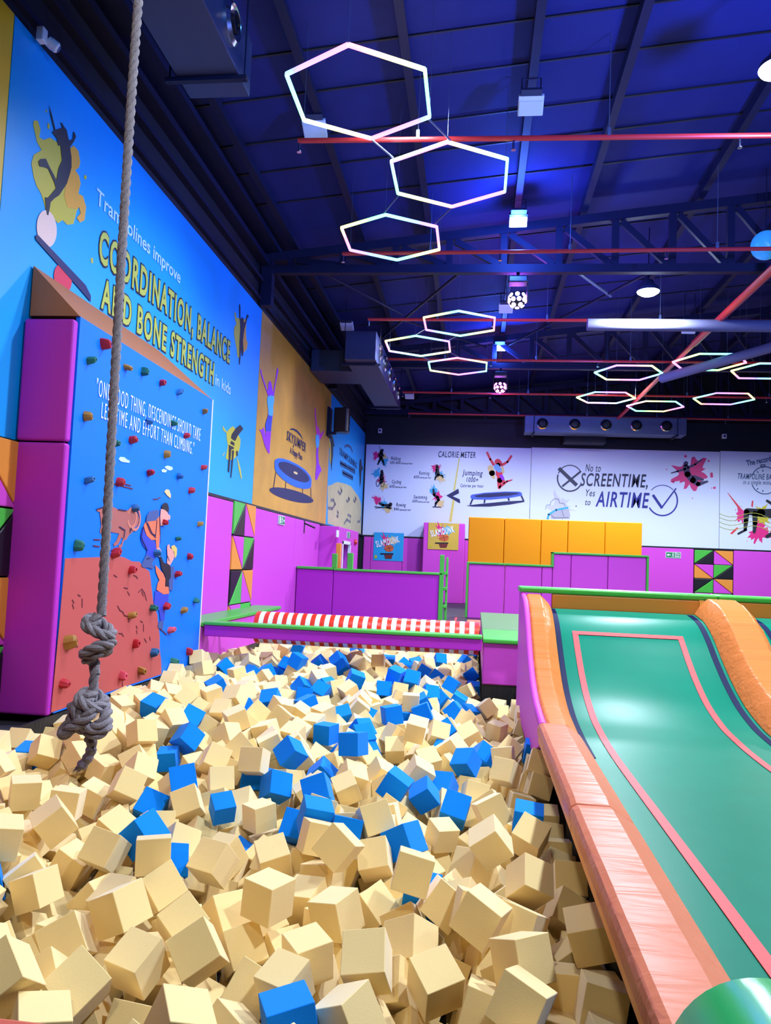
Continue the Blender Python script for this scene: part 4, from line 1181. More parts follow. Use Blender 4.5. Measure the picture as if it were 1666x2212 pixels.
RR_ = .0195
wob = lambda z: (RXX + .008 * math.sin(z * 1.4), RYY, z)
obj('rope_length', twisted(dense([wob(z) for z in (7.66, 6.5, 5.5, 4.5, 3.5, 2.5, 1.8, 1.27)], .016), RR_, .135, 8), M['rope'], rp, smooth=True)
kx = lambda dx, dy, z: (RXX + dx, RYY + dy, z)
k1 = [kx(-.004, 0, 1.28), kx(-.01, -.03, 1.245), kx(-.045, -.02, 1.255), kx(-.045, .03, 1.26), kx(.0, .045, 1.235), kx(.045, .03, 1.205), kx(.05, -.015, 1.195), kx(.01, -.05, 1.215), kx(-.035, -.04, 1.235), kx(-.05, .0, 1.24), kx(-.02, .03, 1.21), kx(.04, .03, 1.17), kx(.058, -.01, 1.165), kx(.02, -.05, 1.155), kx(-.03, -.045, 1.125), kx(-.05, .0, 1.115), kx(-.02, .045, 1.115), kx(.03, .03, 1.13), kx(.035, -.02, 1.14), kx(.0, -.035, 1.115), kx(-.035, -.02, 1.095), kx(-.02, .015, 1.085), kx(-.005, 0, 1.06), kx(-.005, 0, 1.03)]
obj('knot', twisted(dense(k1, .009), .0215, .13, 8), M['rope'], rp, smooth=True)
obj('rope_length', twisted(dense([kx(-.005, 0, 1.06), kx(-.006, 0, 1.0), kx(-.008, 0, .95), kx(-.01, 0, .92)], .012), RR_, .135, 8), M['rope'], rp, smooth=True)
k2 = [kx(-.008, 0, .96), kx(-.01, -.035, .94), kx(-.04, -.03, .945), kx(-.045, .02, .955), kx(-.005, .05, .94), kx(.03, .03, .915), kx(.02, -.04, .905), kx(-.03, -.055, .93), kx(-.05, -.01, .945),
      kx(-.02, .04, .93), kx(.035, .035, .90), kx(.06, -.01, .87), kx(.05, -.04, .835), kx(.01, -.05, .83), kx(-.03, -.055, .865), kx(-.055, -.05, .905), kx(-.08, -.02, .90), kx(-.09, .02, .87), kx(-.10, .0, .83), kx(-.11, -.03, .80), kx(-.085, -.055, .80), kx(-.05, -.065, .83), kx(.0, -.065, .865), kx(.02, -.045, .895), kx(-.01, -.0, .90), kx(-.06, .04, .88), kx(-.085, .03, .835), kx(-.05, .03, .80), kx(.01, .045, .82), kx(.055, .02, .84), kx(.065, -.02, .82), kx(.03, -.035, .80), kx(-.005, -.02, .81), kx(-.008, .0, .79), kx(-.006, 0, .76)]
obj('knot', twisted(dense(k2, .009), .0235, .14, 8), M['rope'], rp, smooth=True)
tail = dense([kx(-.005, 0, .80), kx(.002, 0, .76), kx(.0, 0, .72), kx(-.015, -.005, .685), kx(-.035, -.01, .66)], .01)
obj('taped_tail', MB().tube(tail, [.021 + .0025 * math.sin(i * 1.9) for i in range(len(tail))], 14), M['ropeend'], rp, smooth=True)
mb = MB()
r = random.Random(4)
for i in range(34):
    a = tail[-1] + Vector((r.uniform(-.014, .014), r.uniform(-.014, .014), r.uniform(-.004, .008)))
    d = Vector((-.55 + r.uniform(-.5, .4), r.uniform(-.5, .3), -.6 + r.uniform(-.4, .4))).normalized()
    ln = r.uniform(.012, .03) if i > 4 else r.uniform(.05, .08)
    mb.tube([a, a + d * ln * .5, a + d * ln + Vector((0, 0, -.004))], [.0025, .0018, .0006] if i > 4 else [.0008, .0006, .0004], 5)
obj('frayed_end', mb, M['ropeend'], rp, smooth=True)

# ------------------------------------------------------------------ roof steel
for i, x in enumerate((-3.55, -2.3, -1.05, .5, 1.7, 3.7, 5.6, 7.6, 9.6, 11.6)):
    z = roofz(x)
    o = obj('purlin', MB().box(x - .035, x + .035, YB, YF, z - .17, z + .0).box(x - .035, x + .075, YB, YF, z - .19, z - .17), M['steel'], origin=(x, 10, z - .15))
    tag(o, ('dark roof purlin nearest the left wall', 'dark roof purlin, second from the left wall', 'dark roof purlin, third from the left wall', 'dark roof purlin carrying the row of floodlights', 'dark roof purlin just right of the floodlight row', 'dark roof purlin above the bright round lamp', 'dark roof purlin over the right ramps', 'dark roof purlin near the right edge of the photo', 'dark roof purlin beyond right edge of the photo', 'dark roof purlin farthest right of all')[i], 'roof beam', 'roof purlins')


def truss(y, label):
    t = thing('roof_truss', label, 'roof truss', (4, y, 6.8), 'roof trusses')
    zb = 6.82
    top = lambda x: roofz(x) - .24
    obj('bottom_chord', MB().box(XL, XR, y - .07, y + .07, zb, zb + .15), M['steel'], t)
    mb = MB()
    mb.slab([(XL, y - .07, top(XL) - .16), (XR, y - .07, top(XR) - .16), (XR, y - .07, top(XR)), (XL, y - .07, top(XL))], (0, .14, 0))
    obj('top_chord', mb, M['steel'], t)
    xs = [-3.6 + .98 * k for k in range(17)]
    for k, x in enumerate(xs):
        if top(x) - .16 > zb + .16:
            obj('web_post', MB().box(x - .06, x + .06, y - .05, y + .05, zb + .14, top(x) - .12), M['steel'], t)
        if k + 1 < len(xs) and top(x) - .16 > zb + .2:
            x2 = xs[k + 1]
            a, b = Vector((x + .1, y - .04, top(x) - .17)), Vector((x2 - .08, y - .04, zb + .16))
            d = (b - a).normalized()
            n = Vector((-d.z, 0, d.x)) * .055
            obj('web_brace', MB().slab([a + n, a - n, b - n, b + n], (0, .08, 0)), M['steel'], t)
    return t


truss(13.7, 'dark steel roof truss nearest the viewer')
truss(20.5, 'dark steel roof truss, second one from the viewer')
truss(27.2, 'dark steel roof truss farthest away, at the far wall')
for (y, lb) in ((13.7, 'dark steel column under the nearest truss at the left wall'), (20.5, 'dark steel column under the second truss at the left wall')):
    tag(obj('steel_column', MB().box(XL + .01, XL + .22, y - .1, y + .1, 6.2, 7.15), M['steel'], origin=(XL + .1, y, 6.2)), lb, 'column')
for i, (p0, p1, z0, z1) in enumerate((((700, 590), (868, 678), 7.0, 7.2), ((995, 588), (740, 800), 7.05, 6.95), ((1100, 745), (1410, 585), 7.3, 7.3), ((1250, 590), (1320, 640), 7.3, 7.3), ((868, 690), (1050, 750), 7.1, 7.1))):
    a, b = at(*p0, 2, z0), at(*p1, 2, z1)
    tag(obj('brace_rod', MB().tube([a, b], .028, 8), M['galv'] if i == 3 else M['steel'], origin=a), ('light brace rod from the first truss down to the left bracket', 'dark diagonal brace rod crossing behind the near truss', 'dark diagonal brace rod left of the bright round lamp', 'short shiny brace rod left of the bright round lamp', 'thin brace rod running behind the middle hexagons')[i], 'brace rod')

# ------------------------------------------------------------------ sprinkler pipes
def pipe(x0, x1, y, z, label, dy=0):
    t = thing('sprinkler_pipe', label, 'pipe', (x0, y, z), 'red sprinkler pipes')
    obj('pipe', MB().tube([(x0, y, z), (x1, y + dy, z)], .032, 12), M['red'], t, smooth=True)
    x = x0 + .02
    while x < x1:
        yy = y + dy * (x - x0) / (x1 - x0)
        obj('sprinkler_head', MB().tube([(x, yy, z - .02), (x, yy, z - .14)], .014, 8).lathe((x, yy, z - .15), (0, 0, 1), [(.03, 0), (.03, .012)], 10), M['chrome'], t)
        x += 2.65
    x = x0 + 1.5
    while x < x1:
        yy = y + dy * (x - x0) / (x1 - x0)
        zt = roofz(x) - .02
        obj('hanger_rod', MB().tube([(x, yy, z), (x, yy, zt)], .006, 6).box(x - .02, x + .02, yy - .03, yy + .03, z + .0, z + .11), M['galv'], t)
        x += 2.3


pipe(-2.38, 11, 9.08, 6.75, 'red sprinkler pipe nearest the viewer, under the large hexagon', .3)
pipe(-2.43, 11, 12.6, 6.75, 'red sprinkler pipe just before the near truss', -.2)
pipe(-2.48, 11, 16.13, 6.75, 'red sprinkler pipe through the middle hexagons')
pipe(-2.45, 11, 19.35, 6.75, 'red sprinkler pipe just before the second truss')
pipe(-2.4, 11, 23.15, 6.75, 'red sprinkler pipe behind the far disco light')
pipe(-2.5, 11, 26.5, 6.75, 'red sprinkler pipe farthest away, above the far duct')
tag(obj('supply_pipe', MB().tube([(4.78, 9.0, 6.62), (4.62, 17.3, 6.62)], .075, 14).tube([(4.62, 17.3, 6.62), (4.55, 26.4, 6.62)], .055, 14), M['red'], smooth=True, origin=(4.6, 17, 6.6)), 'thick red supply pipe running away at the right', 'pipe')
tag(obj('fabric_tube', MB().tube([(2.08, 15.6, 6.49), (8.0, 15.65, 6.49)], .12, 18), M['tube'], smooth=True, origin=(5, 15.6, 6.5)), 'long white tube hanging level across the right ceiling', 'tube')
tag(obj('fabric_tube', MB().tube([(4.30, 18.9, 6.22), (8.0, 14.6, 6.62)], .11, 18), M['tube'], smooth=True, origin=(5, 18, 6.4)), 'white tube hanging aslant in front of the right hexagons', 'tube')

# ------------------------------------------------------------------ ducts
def duct(name, x0, x1, y0, y1, z0, z1, m, label, side, spots, r):
    t = thing(name, label, 'air duct', ((x0 + x1) / 2, (y0 + y1) / 2, z0))
    obj('duct_body', MB().box(x0, x1, y0, y1, z0, z1), m, t, bevel=.01)
    for s in spots:
        if side == 'x':
            c, a = Vector((x1, s, (z0 + z1) / 2)), (1, 0, 0)
        else:
            c, a = Vector((s, y0, (z0 + z1) / 2)), (0, -1, 0)
        nz = obj('jet_nozzle', MB().lathe(c, a, [(r, -.01), (r, .03), (r * .8, .06), (r * .72, .03), (r * .5, -.005)], 22), M['chrome'], t, smooth=True)
        obj('nozzle_throat', MB().lathe(c, a, [(r * .52, .0), (r * .5, .075), (r * .34, .075), (r * .3, .01)], 18), M['darkplastic'], nz, smooth=True)
    if side == 'x':
        for y in (y0 + .35, y1 - .35):
            mb = MB()
            mb.box(x0 - .12, x1 + .08, y - .03, y + .03, z0 - .05, z0 - .005)
            for x in (x0 - .08, x1 + .05): mb.tube([(x, y, z0 - .05), (x, y, roofz(x) - .02)], .01, 6)
            obj('hanger', mb, M['steel'], t)
    else:
        for x in (x0 + .3, x1 - .3):
            mb = MB()
            mb.box(x - .03, x + .03, y0 - .08, y1 + .08, z0 - .05, z0 - .005)
            for y in (y0 - .05, y1 + .05): mb.tube([(x, y, z0 - .05), (x, y, roofz(x) - .02)], .01, 6)
            obj('hanger', mb, M['steel'], t)
    return t


duct('air_duct', -3.12, -2.48, 2.5, 7.42, 6.28, 6.86, M['ductgrey'], 'dark air duct with round nozzle at the top left', 'x', (4.9, 6.72), .2)
duct('air_duct', -3.08, -2.38, 16.8, 22.4, 6.05, 6.7, M['ductgrey'], 'long air duct with five round nozzles above the left wall', 'x', (17.4, 18.4, 19.4, 20.5, 21.6), .2)
tag(obj('duct_branch', MB().box(XL + .03, -3.085, 18.0, 19.3, 6.07, 6.6), M['ductgrey'], bevel=.01, origin=(-3.6, 18.6, 6)), 'short duct branch between the long duct and left wall', 'air duct')
duct('air_duct', 1.5, 6.75, 26.0, 26.7, 6.1, 6.66, M['galv'], 'shiny metal duct with five nozzles above the far banner', 'y', (2.08, 3.14, 4.16, 5.14, 6.1), .19)
t = thing('air_handler', 'dark air handling box tucked beneath the far duct', 'air handler', (3.6, 27, 5.9))
obj('cabinet', MB().box(2.9, 4.3, 26.75, 27.4, 5.9, 6.25), M['darkwall'], t, bevel=.02)
for x in (3.0, 4.2): obj('hanger', MB().tube([(x, 27.05, 6.2), (x, 27.05, roofz(x) - .02)], .012, 6), M['steel'], t)

# ------------------------------------------------------------------ hexagon LED lights
def hue(h):
    i = int(h * 6) % 6
    f = h * 6 - int(h * 6)
    return [(1, f, 0), (1 - f, 1, 0), (0, 1, f), (0, 1 - f, 1), (f, 0, 1), (1, 0, 1 - f)][i]


def led_material(shift):
    m = bpy.data.materials.new('rainbow_led')
    m.use_nodes = True
    nt = m.node_tree
    b = nt.nodes['Principled BSDF']
    at_ = nt.nodes.new('ShaderNodeVertexColor')
    at_.layer_name = 'led'
    nt.links.new(at_.outputs['Color'], b.inputs['Emission Color'])
    b.inputs['Emission Strength'].default_value = 3.2
    b.inputs['Base Color'].default_value = (.5, .5, .5, 1)
    return m


LED = led_material(0)
HR = .82


def hexagon(cx, cy, z, a0, shift, label, group):
    t = thing('hexagon_light', label, 'light', (cx, cy, z), group)
    V = [Vector((cx + HR * math.cos(math.radians(a0 + 60 * k)), cy + HR * math.sin(math.radians(a0 + 60 * k)), z)) for k in range(6)]
    for k in range(6):
        a, b = V[k], V[(k + 1) % 6]
        mb = MB()
        N = 14
        d = (b - a).normalized()
        s = Vector((-d.y, d.x, 0)) * .017
        up = Vector((0, 0, .017))
        v, f = [], []
        for j in range(N + 1):
            p = a + (b - a) * j / N
            v += [p - s - up, p + s - up, p + s + up, p - s + up]
        for j in range(N):
            q = j * 4
            f += [(q + e, q + (e + 1) % 4, q + 4 + (e + 1) % 4, q + 4 + e) for e in range(4)]
        f += [(0, 3, 2, 1), (N * 4, N * 4 + 1, N * 4 + 2, N * 4 + 3)]
        me = mb.add(v, f).mesh('led_bar', (cx, cy, z))
        ca = me.color_attributes.new('led', 'FLOAT_COLOR', 'POINT')
        for i_, vv in enumerate(me.vertices):
            p = vv.co + Vector((cx, cy, z))
            tt = (p - a).length / (b - a).length
            c = hue(((k + tt) / 6 * 2.0 + shift) % 1)
            c = [.2 + .82 * q_ for q_ in c]
            ca.data[i_].color = (*c, 1)
        obj('led_bar', me, LED, t)
    for k in (0, 2, 4):
        obj('suspension_wire', MB().tube([V[k] + Vector((0, 0, .01)), Vector((V[k].x, V[k].y, roofz(V[k].x) - .01))], .003, 5), M['galv'], t)
    return t


g1, g2, g3 = 'hexagon lights of the near group', 'hexagon lights of the middle group', 'hexagon lights of the right group'
HX = [(-1.38, 7.78, -90, .95, 'largest hexagon light, nearest the viewer at the top', g1), (-.49, 9.53, -90, .0, 'hexagon light second in size, right of the red pipe end', g1), (-1.44, 11.39, -90, .45, 'third hexagon light of near group, just before the near truss', g1),
      (-.49, 15.57, -90, .4, 'upper right hexagon light of the middle group', g2), (-1.46, 17.23, -90, .4, 'left hexagon light of the middle group', g2), (-.6, 19.0, -90, .9, 'lowest hexagon light of the middle group', g2),
      (3.62, 19.42, -120, .8, 'hexagon light at the left end of upper right row', g3), (5.24, 18.34, -120, .3, 'hexagon light crossed by the slanting white tube', g3), (6.79, 19.1, -120, .5, 'hexagon light cut by right edge of the photo', g3),
      (3.55, 22.3, -120, .6, 'hexagon light at the left end of lower right row', g3), (5.15, 23.36, -120, .1, 'lowest hexagon light, crossed by the thick red pipe', g3), (6.75, 22.2, -120, .7, 'hexagon light at the right end of lower row', g3)]
for (x, y, a, s, lb, g) in HX:
    hexagon(x, y, 6.48, a, s, lb, g)
LK = [(0, 1), (1, 2), (3, 4), (4, 5)]
for i, j in LK:
    a, b = Vector((HX[i][0], HX[i][1], 6.5)), Vector((HX[j][0], HX[j][1], 6.5))
    d = (b - a).normalized()
    s = Vector((-d.y, d.x, 0)) * .4
    for sg, wd in ((1, 'left'), (-1, 'right')):
        p, q = a + d * (HR * .88) + s * sg, b - d * (HR * .88) + s * sg
        tag(obj('link_bar', MB().tube([p, q], .012, 6), M['galv'], origin=p), '%s thin grey bar linking the %s' % (wd, ('first and second near hexagons', 'second and third near hexagons', 'upper and left middle hexagons', 'left and lowest middle hexagons')[LK.index((i, j))]), 'link bar')

# ------------------------------------------------------------------ floodlights, lamps, disco lights
def flood(x, y, z, lit, label):
    t = thing('floodlight', label, 'floodlight', (x, y, z), 'floodlights under the roof')
    rot = Matrix.Rotation(math.radians(-30), 4, 'X')
    def bx(x0, x1, y0, y1, z0, z1):
        mb = MB().box(x0, x1, y0, y1, z0, z1)
        mb.v = [tuple(rot @ Vector(v) + Vector((x, y, z))) for v in mb.v]
        return mb
    obj('housing', bx(-.16, .16, -.12, .14, .0, .06), M['plastic'] if not lit else M['darkplastic'], t, bevel=.01)
    obj('lamp_glass', bx(-.145, .145, -.06, .125, -.012, .0), M['lampblue'] if lit else M['glass'], t)
    obj('driver_box', bx(-.13, .13, -.2, -.12, .0, .05), M['ductgrey'], t)
    zt = roofz(x) - .19
    obj('bracket', MB().tube([(x - .12, y, z + .05), (x - .12, y, zt), (x + .12, y, zt), (x + .12, y, z + .05)], .012, 6), M['steel'], t)


for (px, py, lit, lb) in ((1147, 228, 0, 'unlit white floodlight on the middle purlin, nearest'), (680, 265, 0, 'unlit floodlight seen inside the largest hexagon corner'), (1120, 476, 1, 'lit floodlight above the near truss'), (1093, 667, 0, 'unlit floodlight just behind the near disco light'), (1080, 750, 1, 'lit floodlight above the second truss'), (750, 688, 0, 'unlit floodlight over the left end of middle pipe'), (1490, 712, 0, 'unlit floodlight below the level white tube'), (885, 850, 0, 'small unlit floodlight over the far pipe end')):
    p = at(px, py, 2, 7.42)
    flood(p.x, p.y, min(7.42, roofz(p.x) - .3), lit, lb)


def bay(x, y, z, label):
    t = thing('high_bay_lamp', label, 'lamp', (x, y, z), 'round high bay lamps')
    obj('lens', MB().lathe((x, y, z), (0, 0, 1), [(.14, -.06), (.2, -.02), (.21, .0)], 24), M['lampwhite'], t, smooth=True)
    obj('reflector', MB().lathe((x, y, z), (0, 0, 1), [(.215, .0), (.2, .06), (.12, .14), (.08, .22)], 24), M['ductgrey'], t, smooth=True)
    obj('hook', MB().tube([(x, y, z + .2), (x, y, roofz(x) - .02)], .012, 6), M['steel'], t)


bay(3.05, 8.3, 6.98, 'bright round lamp at the right edge, near the top')
bay(3.15, 15.07, 6.98, 'bright round lamp above the level white tube')


def disco(x, y, z, m, label):
    t = thing('disco_light', label, 'disco light', (x, y, z), 'disco ball lights under the trusses')
    obj('base', MB().box(x - .17, x + .17, y - .13, y + .13, z + .28, z + .4), M['darkplastic'], t, bevel=.02)
    obj('yoke', MB().box(x - .2, x - .165, y - .06, y + .06, z - .05, z + .3).box(x + .165, x + .2, y - .06, y + .06, z - .05, z + .3), M['darkplastic'], t, bevel=.015)
    b = obj('ball', MB().lathe((x, y, z), (0, 0, 1), [(.155 * math.sin(math.radians(a)), -.155 * math.cos(math.radians(a))) for a in range(8, 180, 12)], 24), M['darkplastic'], t, smooth=True)
    for el, nn in ((-90, 1), (-50, 5), (-12, 9), (22, 7)):
        for k in range(nn):
            az = 2 * PI * (k + (el % 3) * .2) / nn
            d = Vector((math.cos(az) * math.cos(math.radians(el)), math.sin(az) * math.cos(math.radians(el)), math.sin(math.radians(el))))
            if d.y > .5: continue
            obj('lens', MB().lathe(Vector((x, y, z)) + d * .148, d, [(.04, 0), (.04, .014), (.022, .022)], 12), m, b)
    obj('clamp', MB().tube([(x, y, z + .4), (x, y, z + .52)], .03, 8), M['steel'], t)


disco(.59, 13.75, 6.36, M['lensviolet'], 'violet disco ball light under the near truss')
disco(.5, 20.5, 6.33, M['lenspink'], 'pink disco ball light under the second truss')
t = thing('glow_globe', 'blue glowing globe cut by the right edge of the photo', 'globe light', at(1655, 530, 1, 13.2))
p = at(1655, 530, 1, 13.2)
obj('globe', MB().lathe(p, (0, 0, 1), [(.24 * math.sin(math.radians(a)), -.24 * math.cos(math.radians(a))) for a in range(6, 180, 12)], 28), M['sky'], t, smooth=True)
obj('cord', MB().tube([p, (p.x, p.y, roofz(p.x))], .008, 6), M['steel'], t)

# ------------------------------------------------------------------ cameras, speaker
p = at(100, 82, 0, XL + .1)
t = thing('security_camera', 'white security camera above the blue mural, top left', 'camera', p)
obj('mount_box', MB().box(p.x - .06, p.x + .01, p.y - .07, p.y + .01, p.z - .06, p.z + .07), M['plastic'], t, bevel=.01)
obj('turret', MB().lathe(p + Vector((.0, .06, 0)), Vector((.75, .55, -.45)), [(.045, -.02), (.052, .02), (.05, .07), (.036, .085)], 20), M['plastic'], t, smooth=True)
obj('lens', MB().lathe(p + Vector((.0, .06, 0)) + Vector((.75, .55, -.45)).normalized() * .082, Vector((.75, .55, -.45)), [(.032, 0), (.028, .01), (.012, .014)], 16), M['slate'], t, smooth=True)
for (px, py, lb) in ((821, 930, 'small white security camera high on the far wall, left'), (1566, 942, 'small white security camera high on the far wall, right')):
    p = at(px, py, 1, YF - .1)
    t = thing('security_camera', lb, 'camera', p)
    obj('body', MB().box(p.x - .07, p.x + .07, p.y, p.y + .12, p.z - .08, p.z + .08), M['plastic'], t, bevel=.01)
    obj('lens', MB().lathe(p, (0, -1, 0), [(.04, 0), (.04, .02), (.01, .025)], 14), M['darkplastic'], t)
t = thing('speaker', 'black loudspeaker on a bracket at the end of gold mural', 'speaker', (-3.8, 20.6, 5.0))
mb = MB()
sec = [(-3.98, 20.5), (-3.62, 20.42), (-3.57, 20.5), (-3.57, 20.75), (-3.66, 20.86), (-3.98, 20.86)]
mb.slab([(x, y, 5.02) for x, y in sec], (0, 0, .68))
obj('cabinet', mb, M['darkplastic'], t, bevel=.03, seg=3)
obj('badge', MB().box(-3.565, -3.56, 20.55, 20.6, 5.2, 5.24), M['chrome'], t)
obj('bracket', MB().box(XL, -3.9, 20.45, 20.55, 4.95, 5.02).box(XL + .0, XL + .05, 20.4, 20.9, 4.9, 5.7), M['steel'], t)
